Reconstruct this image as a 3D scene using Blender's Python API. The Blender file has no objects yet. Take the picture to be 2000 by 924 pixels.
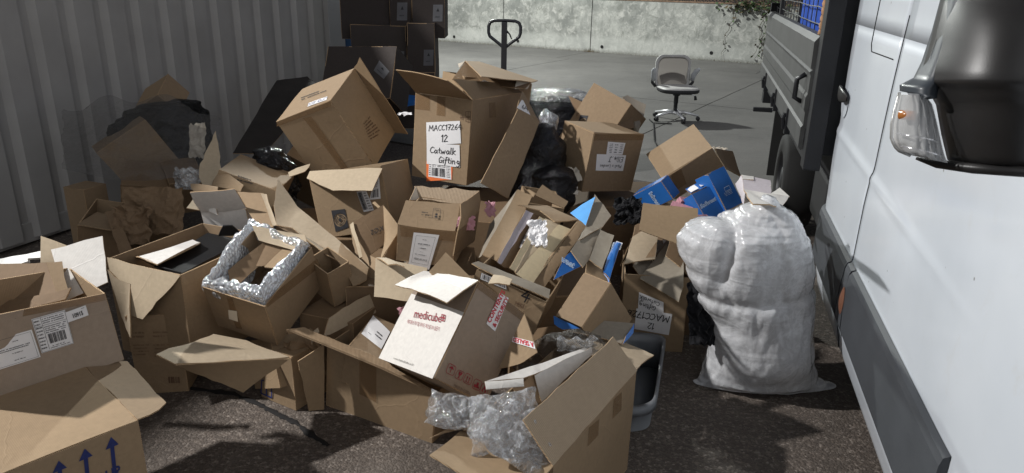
# Heap of empty cardboard boxes in a yard at night, between a shipping container and a white truck.
import bpy, bmesh, math, random
from math import sin, cos, radians, pi, atan2, sqrt, exp
from mathutils import Vector, Matrix, noise
random.seed(7)
scene = bpy.context.scene
COL = scene.collection

# ------------------------------------------------------------------ camera
CAM = Vector((0.0, 0.0, 1.8)); PITCH = radians(19.5); ROLL = radians(1.2)
fwd = Vector((0, cos(PITCH), -sin(PITCH))); r0 = Vector((1, 0, 0)); u0 = r0.cross(fwd)
right = r0 * cos(ROLL) + u0 * sin(ROLL); up = u0 * cos(ROLL) - r0 * sin(ROLL)
cd = bpy.data.cameras.new('camera'); cam = bpy.data.objects.new('camera', cd); COL.objects.link(cam)
cam.matrix_world = Matrix(((right.x, up.x, -fwd.x, CAM.x), (right.y, up.y, -fwd.y, CAM.y), (right.z, up.z, -fwd.z, CAM.z), (0, 0, 0, 1)))
cd.sensor_width = 36; cd.lens = 1430 / 2000 * 36; cd.clip_start = .05; cd.clip_end = 400
scene.camera = cam

# ------------------------------------------------------------------ night sky and floodlights
w = bpy.data.worlds.new('World'); scene.world = w; w.use_nodes = True
nt = w.node_tree; bg = nt.nodes['Background']
sky = nt.nodes.new('ShaderNodeTexSky'); sky.sky_type = 'NISHITA'; sky.sun_disc = False
sky.sun_elevation = radians(38); sky.sun_rotation = radians(160)
hs = nt.nodes.new('ShaderNodeHueSaturation'); hs.inputs['Saturation'].default_value = .22      # town glow greys the sky
nt.links.new(sky.outputs['Color'], hs.inputs['Color']); nt.links.new(hs.outputs['Color'], bg.inputs['Color']); bg.inputs['Strength'].default_value = .046
def lamp(name, loc, target, watts, size, angle, color, blend=.3):
    l = bpy.data.lights.new(name, 'SPOT'); o = bpy.data.objects.new(name, l); COL.objects.link(o)
    o.location = loc; d = Vector(target) - Vector(loc); o.rotation_euler = d.to_track_quat('-Z', 'Y').to_euler()
    l.energy = watts; l.shadow_soft_size = size; l.spot_size = radians(angle); l.spot_blend = blend; l.color = color
    return o
lamp('floodlight_near', (-6.6, 2.8, 5.5), (0, 3.4, .5), 3200, .12, 68, (1, .985, .96), .6)
lamp('floodlight_yard', (-2.6, 15.3, 6.2), (1.5, 14, 0), 4200, .15, 165, (.96, 1, .95))
sl = bpy.data.lights.new('sky_glow_sun', 'SUN'); so = bpy.data.objects.new('sky_glow_sun', sl); COL.objects.link(so)
sl.energy = .24; sl.angle = radians(55); sl.color = (.93, .96, 1.0)      # dim, very soft glow of the night sky and street behind the camera
so.rotation_euler = (Vector((-.30, .80, -.62))).to_track_quat('-Z', 'Y').to_euler()
scene.view_settings.view_transform = 'Standard'; scene.view_settings.look = 'None'
scene.view_settings.exposure = 0; scene.view_settings.gamma = 1

# ------------------------------------------------------------------ materials
MATS = {}
class NB:
    """small node-tree builder"""
    def __init__(s, name):
        s.m = bpy.data.materials.new(name); s.m.use_nodes = True; s.t = s.m.node_tree; s.b = s.t.nodes['Principled BSDF']; s.out = s.t.nodes['Material Output']
    def n(s, typ, ins=None, **kw):
        q = s.t.nodes.new('ShaderNode' + typ)
        for k, v in kw.items(): setattr(q, k, v)
        for k, v in (ins or {}).items():
            i = q.inputs[k]
            if hasattr(v, 'is_output') or isinstance(v, bpy.types.NodeSocket): s.t.links.new(v, i)
            else: i.default_value = v
        return q
    def set(s, k, v):
        if isinstance(v, bpy.types.NodeSocket): s.t.links.new(v, s.b.inputs[k])
        else: s.b.inputs[k].default_value = v
    def obj(s): return s.n('TexCoord').outputs['Object']
    def uv(s): return s.n('TexCoord').outputs['UV']
    def noise(s, vec, scale, detail=4, rough=.55, dist=0):
        return s.n('TexNoise', {'Vector': vec, 'Scale': scale, 'Detail': detail, 'Roughness': rough, 'Distortion': dist}).outputs['Fac']
    def ramp(s, fac, *stops):
        q = s.n('ValToRGB', {'Fac': fac}); e = q.color_ramp.elements
        while len(e) < len(stops): e.new(.5)
        for el, (p, c) in zip(e, stops): el.position = p; el.color = (*c, 1) if len(c) == 3 else c
        return q.outputs['Color']
    def mix(s, fac, a, b, mode='MIX'):
        q = s.n('Mix', data_type='RGBA', blend_type=mode)
        for i, v in ((0, fac), (6, a), (7, b)):
            if isinstance(v, bpy.types.NodeSocket): s.t.links.new(v, q.inputs[i])
            else: q.inputs[i].default_value = v if i == 0 else ((*v, 1) if len(v) == 3 else v)
        return q.outputs[2]
    def bump(s, h, strength=.3, dist=.01):
        s.t.links.new(s.n('Bump', {'Height': h, 'Strength': strength, 'Distance': dist}).outputs['Normal'], s.b.inputs['Normal'])
    def math(s, op, a, b=0.0):
        return s.n('Math', {0: a, 1: b}, operation=op).outputs[0]
def plain(name, col, rough=.6, metal=0, var=.12, vs=9, bump=.0, bs=60, spec=.4, coat=0):
    k = NB(name); v = k.obj(); f = k.noise(v, vs, 5)
    k.set('Base Color', k.ramp(f, (.3, tuple(c * (1 - var) for c in col)), (.7, tuple(min(1, c * (1 + var)) for c in col))))
    k.set('Roughness', rough); k.set('Metallic', metal); k.set('Specular IOR Level', spec)
    if coat: k.set('Coat Weight', coat); k.set('Coat Roughness', .08)
    if bump: k.bump(k.noise(v, bs, 4), bump, .004)
    MATS[name] = k.m; return k
def kraft(name, col, flute=.07, rough=.72, dark=.0, flutescale=62):
    k = NB(name); uv = k.uv(); ob = k.obj()
    rnd = k.n('ObjectInfo').outputs['Random']
    big = k.noise(ob, 3.2, 5, .6); fine = k.noise(ob, 55, 3); scuff = k.noise(ob, 11, 6, .7, 1.2)
    wv = k.n('TexWave', {'Vector': uv, 'Scale': flutescale, 'Distortion': .6, 'Detail': 1.0, 'Detail Scale': .4}, wave_type='BANDS', bands_direction='X').outputs['Fac']
    c = k.ramp(big, (.25, tuple(x * .86 for x in col)), (.75, tuple(x * 1.1 for x in col)))
    c = k.mix(rnd, c, tuple(x * y for x, y in zip(col, (.72, .71, .73))))
    c = k.mix(k.ramp(scuff, (.62, (0, 0, 0)), (.75, (.5, .5, .5))), c, tuple(min(1, x * 1.28) for x in col))
    st = k.noise(k.n('Mapping', {'Vector': uv, 'Scale': (3.0, 40.0, 1.0)}).outputs[0], 3.0, 4, .6)
    c = k.mix(k.ramp(st, (.55, (0, 0, 0)), (.8, (.35, .35, .35))), c, tuple(x * .72 for x in col))
    stain = k.noise(ob, 2.1, 3, .5, .4)
    c = k.mix(k.ramp(stain, (.60, (0, 0, 0)), (.70, (.30, .30, .30))), c, tuple(x * .62 for x in col))
    vd = k.n('TexVoronoi', {'Vector': k.n('VectorMath', {0: ob, 1: k.n('VectorMath', {0: k.n('TexNoise', {'Vector': ob, 'Scale': 9.0}).outputs['Color'], 1: (.05, .05, .05)}, operation='MULTIPLY').outputs[0]}, operation='ADD').outputs[0], 'Scale': 3.1}, feature='DISTANCE_TO_EDGE').outputs['Distance']
    crz = k.ramp(vd, (.0, (1, 1, 1)), (.010, (0, 0, 0)))                # pressed creases and handling lines
    c = k.mix(k.math('MULTIPLY', k.math('MULTIPLY', crz, k.ramp(big, (.48, (0, 0, 0)), (.60, (1, 1, 1)))), .16), c, tuple(min(1, x * 1.45) for x in col))
    c = k.mix(.14, c, k.ramp(fine, (.3, tuple(x * .6 for x in col)), (.7, tuple(x * 1.3 for x in col))))
    c = k.mix(flute * .35, c, k.ramp(wv, (.3, tuple(x * .78 for x in col)), (.7, tuple(x * 1.1 for x in col))))
    k.set('Base Color', c); k.set('Roughness', rough); k.set('Specular IOR Level', .22)
    h = k.math('ADD', k.math('MULTIPLY', wv, flute), k.math('ADD', k.math('MULTIPLY', scuff, .6), k.math('ADD', k.math('MULTIPLY', big, 1.2), k.math('MULTIPLY', crz, .30))))
    k.bump(h, .35, .004)
    MATS[name] = k.m
K = (.335, .240, .148)
kraft('kraft', K); kraft('kraft_in', (.345, .25, .158), .14); kraft('kraft_light', (.54, .44, .31), .10); kraft('kraft_grey', (.36, .285, .22))  # kraft_light doubles as kraft with floodlight put into the colour of lit flaps
kraft('kraft_dark', (.24, .162, .096)); kraft('kraft_dim', (.058, .048, .044), .04); kraft('kraft_rib', (.42, .32, .22), .8, flutescale=42)  # both darker krafts have the shade on the cartons put into their colour
kraft('kraft_torn', (.36, .25, .15), 1.2); kraft('cream', (.70, .58, .38), .2); kraft('grey_board', (.33, .29, .23), .2)
kraft('white_board', (.80, .77, .72), .12, .5); kraft('lavender_board', (.55, .50, .53), .1, .55)
plain('white_foam', (.8, .8, .78), .7, bump=.5, bs=40); plain('paper', (.80, .79, .80), .6, var=.04, bump=.25, bs=14)
plain('paper_dim', (.13, .13, .14), .6); plain('paper_dirty', (.62, .56, .47), .6, var=.2); plain('paper_orange', (.85, .20, .06), .5)  # paper for the stack's labels is white with shade put into the colour
k = NB('edge'); wv = k.n('TexWave', {'Vector': k.obj(), 'Scale': 90, 'Distortion': 3}, wave_type='BANDS', bands_direction='DIAGONAL').outputs['Fac']
k.set('Base Color', k.ramp(wv, (.35, (.22, .14, .08)), (.6, (.52, .37, .22)))); k.set('Roughness', .9); MATS['edge'] = k.m
for n_, c_ in (('ink', (.03, .03, .035)), ('ink_marker', (.012, .012, .016)), ('ink_blue', (.02, .03, .13)), ('ink_red', (.30, .03, .045)), ('ink_redtape', (.55, .03, .05)), ('ink_brown', (.12, .065, .04)), ('ink_grey', (.25, .24, .22)), ('ink_faint', (.21, .135, .08)), ('ink_white', (.62, .72, .80)), ('ink_sky', (.03, .16, .50))):
    plain(n_, c_, .7, var=.25, vs=40)
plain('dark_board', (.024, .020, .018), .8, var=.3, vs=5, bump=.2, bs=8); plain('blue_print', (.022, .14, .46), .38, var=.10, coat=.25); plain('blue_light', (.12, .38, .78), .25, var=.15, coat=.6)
plain('black_plastic', (.012, .012, .013), .45, bump=.1)
k = NB('tape'); k.set('Base Color', (.25, .145, .07, 1)); k.set('Roughness', .22); k.set('Alpha', .45); MATS['tape'] = k.m


# ------------------------------------------------------------------ helpers
def link(name, me, parent=None, mats=(), smooth=False):
    for m in mats: me.materials.append(MATS[m] if isinstance(m, str) else m)
    if smooth:
        for p in me.polygons: p.use_smooth = True
    o = bpy.data.objects.new(name, me); COL.objects.link(o)
    if parent: o.parent = parent
    return o
def tag(o, label=None, cat=None, group=None, kind=None):
    for k_, v in (('label', label), ('category', cat), ('group', group), ('kind', kind)):
        if v: o[k_] = v
    return o
def thing(name, label, cat, loc=(0, 0, 0), group=None, rz=0):
    o = bpy.data.objects.new(name, None); COL.objects.link(o); o.location = loc; o.rotation_euler = (0, 0, rz)
    o.empty_display_size = .1
    return tag(o, label, cat, group)
class MB:
    """collects vertices and faces for one mesh"""
    def __init__(s): s.v = []; s.f = []; s.mi = []
    def add(s, vs, fs, mi=0):
        b = len(s.v); s.v += [tuple(v) for v in vs]; s.f += [tuple(i + b for i in f_) for f_ in fs]; s.mi += [mi] * len(fs)
    def box(s, lo, hi, mi=0, M=None):
        x0, y0, z0 = lo; x1, y1, z1 = hi
        vs = [Vector(p) for p in ((x0, y0, z0), (x1, y0, z0), (x1, y1, z0), (x0, y1, z0), (x0, y0, z1), (x1, y0, z1), (x1, y1, z1), (x0, y1, z1))]
        if M: vs = [M @ v for v in vs]
        s.add(vs, [(0, 3, 2, 1), (4, 5, 6, 7), (0, 1, 5, 4), (1, 2, 6, 5), (2, 3, 7, 6), (3, 0, 4, 7)], mi)
    def tube(s, pts, r, n=8, mi=0, cap=True):
        pts = [Vector(p) for p in pts]; rs = r if isinstance(r, (list, tuple)) else [r] * len(pts)
        ring = []; t0 = (pts[1] - pts[0]).normalized(); a = t0.orthogonal().normalized()
        for i, p in enumerate(pts):
            t = (pts[min(i + 1, len(pts) - 1)] - pts[max(i - 1, 0)]).normalized()
            a = (a - t * a.dot(t)).normalized(); b = t.cross(a)
            ring.append([p + (a * cos(2 * pi * k / n) + b * sin(2 * pi * k / n)) * rs[i] for k in range(n)])
        vs = [v for q in ring for v in q]; fs = []
        for i in range(len(pts) - 1):
            for k in range(n): fs.append((i * n + k, i * n + (k + 1) % n, (i + 1) * n + (k + 1) % n, (i + 1) * n + k))
        if cap: fs += [tuple(range(n - 1, -1, -1)), tuple(range((len(pts) - 1) * n, len(pts) * n))]
        s.add(vs, fs, mi)
    def lathe(s, prof, M=None, n=20, mi=0):
        """prof: (r, z) pairs round local z"""
        vs = []; fs = []
        for r_, z_ in prof:
            for k in range(n):
                v = Vector((r_ * cos(2 * pi * k / n), r_ * sin(2 * pi * k / n), z_)); vs.append(M @ v if M else v)
        for i in range(len(prof) - 1):
            for k in range(n): fs.append((i * n + k, i * n + (k + 1) % n, (i + 1) * n + (k + 1) % n, (i + 1) * n + k))
        s.add(vs, fs, mi)
    def grid(s, fn, nu, nv, mi=0, wrap=False):
        vs = [fn(i / nu, j / nv) for j in range(nv + 1) for i in range(nu + (0 if wrap else 1))]
        w_ = nu if wrap else nu + 1; fs = []
        for j in range(nv):
            for i in range(nu):
                i1 = (i + 1) % w_ if wrap else i + 1
                fs.append((j * w_ + i, j * w_ + i1, (j + 1) * w_ + i1, (j + 1) * w_ + i))
        s.add(vs, fs, mi)
    def mesh(s, name, merge=False):
        me = bpy.data.meshes.new(name); me.from_pydata(s.v, [], s.f)
        for p, i in zip(me.polygons, s.mi): p.material_index = i
        if merge:
            bm = bmesh.new(); bm.from_mesh(me); bmesh.ops.remove_doubles(bm, verts=bm.verts, dist=1e-5); bmesh.ops.recalc_face_normals(bm, faces=bm.faces); bm.to_mesh(me); bm.free()
        me.update(); return me
    def build(s, name, mats, parent=None, smooth=False, merge=False, bevel=0):
        me = s.mesh(name, merge)
        if bevel:
            bm = bmesh.new(); bm.from_mesh(me); bmesh.ops.remove_doubles(bm, verts=bm.verts, dist=1e-5)
            es = [e for e in bm.edges if len(e.link_faces) == 2 and e.calc_face_angle(0) > .6]
            bmesh.ops.bevel(bm, geom=es, offset=bevel, segments=2, affect='EDGES', profile=.6); bm.to_mesh(me); bm.free()
        return link(name, me, parent, [mats] if isinstance(mats, str) else mats, smooth)
def slab(name, lo, hi, mat, parent=None, bevel=0, M=None):
    m = MB(); m.box(lo, hi, M=M); return m.build(name, mat, parent, bevel=bevel)
def fbm(p, s, o=3):
    v = 0; a = 1
    for i in range(o): v += a * noise.noise(Vector(p) * s + Vector((i * 7.3, 1.7, 4.1))); s *= 2.03; a *= .5
    return v
def ridge(p, s, o=3):
    v = 0; a = 1
    for i in range(o): v += a * (1 - 2 * abs(noise.noise(Vector(p) * s + Vector((i * 3.1, 9.2, 2.6))))); s *= 1.9; a *= .55
    return v

# ---- cardboard
def wob(p): return noise.noise(p * 2.7) * .0060 + noise.noise(p * 6.1) * .0022
def normal_of(pts):
    n = Vector()
    for i in range(len(pts)): n += pts[i].cross(pts[(i + 1) % len(pts)])
    return n.normalized()
def bil(q, u, v): return (q[0] * (1 - u) + q[1] * u) * (1 - v) + (q[3] * (1 - u) + q[2] * u) * v
def panel(pts, base, th, cen=None, rag=.002, bend=0, inset=0):
    """cardboard sheet: returns (mesh, outward normal)"""
    pts = [Vector(p) for p in pts]; n = normal_of([p - pts[0] for p in pts])
    if cen is None and th == .005 and not bend: bend = .014 * noise.noise((pts[0] + base) * 13.7 + Vector((.3, .7, .1)))
    if cen is None: rag *= 1.7
    if cen is not None:
        if n.dot(sum(pts, Vector()) / len(pts) - Vector(cen)) < 0: n = -n
        o0, o1 = 0, -th
    else:
        if n.dot(CAM - base - pts[0]) < 0: n = -n
        o0, o1 = th / 2, -th / 2
    e = (pts[1] - pts[0]); el = e.length; e = e / el; f_ = n.cross(e)
    if inset and len(pts) == 4:
        c = sum(pts, Vector()) / 4; q = []
        for i in range(4):
            a = (pts[i - 1] - pts[i]).normalized(); b = (pts[(i + 1) % 4] - pts[i]).normalized(); q.append(pts[i] + (a + b) * inset)
        pts = q
    bm = bmesh.new()
    if len(pts) == 4:
        nu = max(2, min(9, int(max((pts[1] - pts[0]).length, (pts[2] - pts[3]).length) / .055))); nv = max(2, min(9, int(max((pts[3] - pts[0]).length, (pts[2] - pts[1]).length) / .055)))
        gv = [[bm.verts.new(bil(pts, i / nu, j / nv) + n * (bend * sin(pi * i / nu) + bend * .6 * sin(pi * j / nv))) for i in range(nu + 1)] for j in range(nv + 1)]
        for j in range(nv):
            for i in range(nu): bm.faces.new((gv[j][i], gv[j][i + 1], gv[j + 1][i + 1], gv[j + 1][i]))
    else:
        fc = bm.faces.new([bm.verts.new(p) for p in pts])
        bmesh.ops.triangulate(bm, faces=[fc])
        for _ in range(3):
            es = [x for x in bm.edges if x.calc_length() > .07]
            if es: bmesh.ops.subdivide_edges(bm, edges=es, cuts=1); bmesh.ops.triangulate(bm, faces=[x for x in bm.faces if len(x.verts) > 3])
    bm.normal_update()
    if len(bm.faces) and sum((x.normal * x.calc_area() for x in bm.faces), Vector()).dot(n) < 0:
        bmesh.ops.reverse_faces(bm, faces=bm.faces)
    bm.verts.index_update(); src = [v.co.copy() for v in bm.verts]
    if cen is None:
        for x in bm.edges:
            if len(x.link_faces) == 1:
                for v in x.verts:
                    p = src[v.index] + base; v.co = src[v.index] + (e * noise.noise(p * 23) + f_ * noise.noise(p * 23 + Vector((5, 5, 5)))) * rag * 1.6
    V = []; F = []; MI = []; UV = []
    N = len(bm.verts)
    for v in bm.verts: V.append(v.co + n * (o0 + wob(v.co + base)))
    for v in bm.verts: V.append(v.co + n * (o1 + wob(v.co + base)))
    for fc in bm.faces:
        ids = [v.index for v in fc.verts]; F.append(ids); MI.append(0); F.append([i + N for i in reversed(ids)]); MI.append(1)
    for x in bm.edges:
        if len(x.link_faces) == 1:
            lp = x.link_loops[0]; a, b = lp.vert.index, lp.link_loop_next.vert.index
            q_ = len(V); V += [V[b], V[a], V[a + N], V[b + N]]; F.append([q_, q_ + 1, q_ + 2, q_ + 3]); MI.append(2)
    bm.free()
    me = bpy.data.meshes.new('panel'); me.from_pydata(V, [], F)
    ul = me.uv_layers.new(name='UVMap').data
    for p, mi in zip(me.polygons, MI):
        p.material_index = mi; p.use_smooth = mi != 2
        for li in p.loop_indices:
            co = me.vertices[me.loops[li].vertex_index].co - pts[0]; ul[li].uv = (co.dot(e), co.dot(f_))
    me.update(); return me, n

# ---- writing: hand drawn strokes and set type
STROKES = {'M': [[(0, 0), (.08, 1), (.4, .35), (.75, 1), (.85, 0)]], 'A': [[(0, 0), (.38, 1), (.75, 0)], [(.16, .36), (.6, .36)]], 'C': [[(.68, .85), (.4, 1), (.1, .75), (.03, .4), (.25, .05), (.65, .12)]],
 '1': [[(.1, .8), (.3, 1), (.3, 0)]], '7': [[(.02, 1), (.6, 1), (.25, 0)], [(.15, .5), (.55, .52)]], '2': [[(.05, .8), (.3, 1), (.55, .75), (.05, .02), (.65, .02)]], '6': [[(.5, 1), (.12, .5), (.1, .12), (.4, 0), (.58, .25), (.4, .48), (.12, .35)]],
 '4': [[(.4, 1), (.02, .4), (.65, .42)], [(.48, .75), (.42, 0)]], 'a': [[(.5, .5), (.25, .55), (.05, .3), (.2, .02), (.45, .15), (.5, .5), (.58, .02)]], 't': [[(.2, .9), (.18, .15), (.4, .05)], [(0, .58), (.42, .6)]], 'w': [[(0, .52), (.15, .02), (.35, .42), (.52, .02), (.7, .55)]],
 'l': [[(.1, 1), (.08, .1), (.22, .02)]], 'k': [[(.08, 1), (.06, 0)], [(.5, .6), (.1, .3), (.55, 0)]], 'G': [[(.6, .85), (.35, 1), (.06, .6), (.15, .08), (.55, .1), (.6, .42), (.35, .42)]], 'i': [[(.1, .52), (.1, .02)], [(.12, .76), (.13, .8)]], 'f': [[(.45, .95), (.25, .95), (.15, .0), (.1, -.3)], [(.0, .52), (.42, .55)]],
 'n': [[(.04, .52), (.06, .02)], [(.06, .35), (.28, .55), (.42, .4), (.44, .02)]], 'g': [[(.45, .45), (.2, .55), (.05, .3), (.25, .08), (.45, .3), (.5, -.2), (.25, -.38), (.05, -.25)]], 'E': [[(.55, 1), (.08, .95), (.06, .02), (.6, .04)], [(.07, .52), (.48, .54)]], '.': [[(.1, .02), (.14, .04)]],
 'e': [[(.05, .28), (.42, .32), (.25, .55), (.04, .3), (.2, .02), (.48, .12)]], 'J': [[(.5, 1), (.48, .2), (.25, 0), (.05, .2)], [(.2, 1), (.75, 1)]], 'x': [[(0, .55), (.45, 0)], [(.45, .55), (0, 0)]], 'L': [[(.08, 1), (.06, .02), (.5, .04)]], 'o': [[(.25, .55), (.05, .3), (.22, .02), (.45, .25), (.25, .55)]], 'd': [[(.42, .5), (.1, .5), (.08, .05), (.4, .12)], [(.5, 1), (.46, .02)]], ' ': []}
ADV = {'M': 1.05, 'A': .9, '1': .5, 'i': .3, 'l': .34, '.': .3, ' ': .45, 'w': .85, 't': .5, 'f': .5}
def strokes2d(txt, wd=.13):
    V = []; F = []; x = 0
    for ch in txt:
        for st in STROKES.get(ch, []):
            st = [Vector((a + b * .12, b)) for a, b in st]
            for a, b in zip(st, st[1:]):
                d = (b - a); L = d.length or 1e-6; d /= L; nn = Vector((-d.y, d.x)) * wd / 2; a2 = a - d * wd * .35; b2 = b + d * wd * .35
                k = len(V); V += [(p.x + x, p.y) for p in (a2 - nn, b2 - nn * .8, b2 + nn * .8, a2 + nn)]; F.append((k, k + 1, k + 2, k + 3))
        x += ADV.get(ch, .72) 
    return V, F, x
_TXT = {}
def type2d(txt, off=0.0):
    if (txt, off) in _TXT: return _TXT[(txt, off)]
    c = bpy.data.curves.new('type', 'FONT'); c.body = txt; c.resolution_u = 2; c.offset = off
    o = bpy.data.objects.new('type', c); COL.objects.link(o)
    me = bpy.data.meshes.new_from_object(o.evaluated_get(bpy.context.evaluated_depsgraph_get()))
    V = [(v.co.x / .72, v.co.y / .72) for v in me.vertices]; F = [tuple(p.vertices) for p in me.polygons]
    bpy.data.objects.remove(o); bpy.data.curves.remove(c); bpy.data.meshes.remove(me)
    r = (V, F, max((a for a, b in V), default=1)); _TXT[(txt, off)] = r; return r
def rect(u0, v0, u1, v1): return [(u0, v0), (u1, v0), (u1, v1), (u0, v1)]
def ink2d(ops, W, H):
    """list of drawing ops in (u, v) of a quad W x H metres -> [(verts, faces, material slot)]"""
    out = []
    def poly(p, s=0): out.append((p, [tuple(range(len(p)))], s))
    def line(u0, v0, u1, v1, t, s=0):
        a = Vector((u0 * W, v0 * H)); b = Vector((u1 * W, v1 * H)); d = (b - a).normalized(); n = Vector((-d.y, d.x)) * t / 2
        poly([((p.x) / W, (p.y) / H) for p in (a - n, b - n, b + n, a + n)], s)
    for op in ops:
        k = op[0]; mn = min(W, H)
        if k in 'tkhoT':
            txt, u, v, h = op[1:5]; wmax = op[5] if len(op) > 5 else None
            sets = [(strokes2d(txt) if k == 'h' else type2d(txt, .03 if k == 'T' else 0.0), 0)] if k != 'o' else [(type2d(txt, .055), 0), (type2d(txt, -.012), 1)]
            for (V, F, X), s in sets:
                sx = h * H / W if not wmax else wmax / X
                out.append(([(u + a * sx, v + b * h) for a, b in V], F, s))
        elif k == 'l': line(*op[1:5], op[5] * mn)
        elif k == 'r' or k == 'rr':
            u0, v0, u1, v1, t = op[1:]; t *= mn
            if k == 'r':
                for a in ((u0, v0, u1, v0), (u1, v0, u1, v1), (u1, v1, u0, v1), (u0, v1, u0, v0)): line(*a, t)
            else:
                ru, rv = .2, .2 * W / H; P = []
                for cx, cy, a0 in ((u1 - ru, v0 + rv, -90), (u1 - ru, v1 - rv, 0), (u0 + ru, v1 - rv, 90), (u0 + ru, v0 + rv, 180)):
                    for q in range(4): P.append((cx + ru * cos(radians(a0 + q * 30)), cy + rv * sin(radians(a0 + q * 30))))
                for a, b in zip(P, P[1:] + P[:1]): line(*a, *b, t)
        elif k == 'f': poly(op[1])
        elif k == 'b':
            u0, v0, u1, v1, n_, = op[1:6]; rg = random.Random(op[6] if len(op) > 6 else 1); tot = [rg.choice((1, 1, 2, 3)) for _ in range(n_ * 2)]; S = sum(tot); x = u0; du = (u1 - u0) / S
            for i, t_ in enumerate(tot):
                if i % 2 == 0: poly(rect(x, v0, x + t_ * du, v1))
                x += t_ * du
        elif k == 'x':
            u0, v0, u1, v1, rows, sd = op[1:]; rg = random.Random(sd); rh = (v1 - v0) / rows
            for r_ in range(rows):
                x = u0; y = v1 - (r_ + 1) * rh + rh * .25; end = u0 + (u1 - u0) * rg.uniform(.7, 1)
                while x < end:
                    wd = rg.uniform(.012, .03) * (u1 - u0) / .8 * 1.6
                    if rg.random() > .16: poly(rect(x, y + rh * rg.uniform(0, .08), min(x + wd * .75, u1), y + rh * rg.uniform(.38, .5)))
                    x += wd
        elif k == 'arr':
            u, v0, wd, v1 = op[1:]; ah = wd * W / H * 1.3
            poly(rect(u - wd * .22, v0, u + wd * .22, v1 - ah)); poly([(u - wd * .75, v1 - ah), (u + wd * .75, v1 - ah), (u, v1)])
        elif k == 'eye':
            N_ = 24; cx, cy = .5, .5
            outer = rect(.02, .04, .98, .98)
            lens = [(cx + .44 * cos(2 * pi * i / N_), cy + .30 * sin(2 * pi * i / N_)) for i in range(N_)]
            # black field with an eye-shaped opening
            per = []
            for i in range(N_):
                c_, s_ = cos(2 * pi * i / N_), sin(2 * pi * i / N_); m_ = max(abs(c_), abs(s_)); per.append((.5 + .48 * c_ / m_, .51 + .47 * s_ / m_))
            for i in range(N_): poly([per[i], per[(i + 1) % N_], lens[(i + 1) % N_], lens[i]])
            for r_, t_ in ((.33, .05), (.22, .04)):
                for i in range(N_):
                    a, b = 2 * pi * i / N_, 2 * pi * (i + 1) / N_
                    if i % 8 != 7: line(cx + r_ * cos(a), cy + r_ * .68 * sin(a), cx + r_ * cos(b), cy + r_ * .68 * sin(b), t_ * mn)
            poly([(cx + .11 * cos(2 * pi * i / 12), cy + .09 * sin(2 * pi * i / 12)) for i in range(12)])
    return out
def decal(d, n, base, parent):
    q = [Vector(p) for p in d['q']]; off = d.get('o', .0022)
    # grow the quad's own axes
    W = ((q[1] - q[0]).length + (q[2] - q[3]).length) / 2; H = ((q[3] - q[0]).length + (q[2] - q[1]).length) / 2
    def at(u, v, o_):
        p = bil(q, u, v); return p + n * (wob(p + base) + o_ + base_off)
    base_off = d.get('half', 0)
    if d['k'] in ('paper', 'tape'):
        m = MB(); rg = random.Random(int(q[0].x * 1e4)); cr = .0012 if d['k'] == 'paper' else .0005
        m.grid(lambda u, v: at(u, v, off + abs(noise.noise((bil(q, u, v) + base) * 19)) * cr), 5, 5)
        me = m.mesh(d['n'])
        if normal_flip(me, n): me.flip_normals()
        link(d['n'], me, parent, [d.get('m', 'paper') if d['k'] == 'paper' else 'tape'], True); off += .0012
    if d.get('ink'):
        m = MB()
        for V, F, s in ink2d(d['ink'], W, H): m.add([at(u, v, off + .0006 + s * .0008) for u, v in V], F, s)
        if m.v:
            me = m.mesh('printed_text'); link('printed_text' if d['k'] != 'print' else d['n'], me, parent, [d.get('im', 'ink'), 'ink_sky'])
def normal_flip(me, n): return sum((p.normal * p.area for p in me.polygons), Vector()).dot(n) < 0
def build_box(d):
    base = Vector(d['o']); root = thing(d['n'], d['l'], d['c'], base, d['g'])
    for p in d['P']:
        th = p.get('t', .005)
        me, n = panel(p['p'], base, th, p.get('c'), p.get('r', .002), p.get('b', 0), p.get('s', 0))
        o = link(p['n'], me, root, [p['m'], p.get('i', p['m']), 'edge'])
        if p['m'] in ('paper', 'black_plastic', 'white_foam'): me.materials[2] = MATS[p['m']]
        if p.get('l'): o['label'] = p['l']
        for x in p.get('d', []):
            x['half'] = 0 if p.get('c') else th / 2
            decal(x, n, base, o)
    return root


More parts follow.
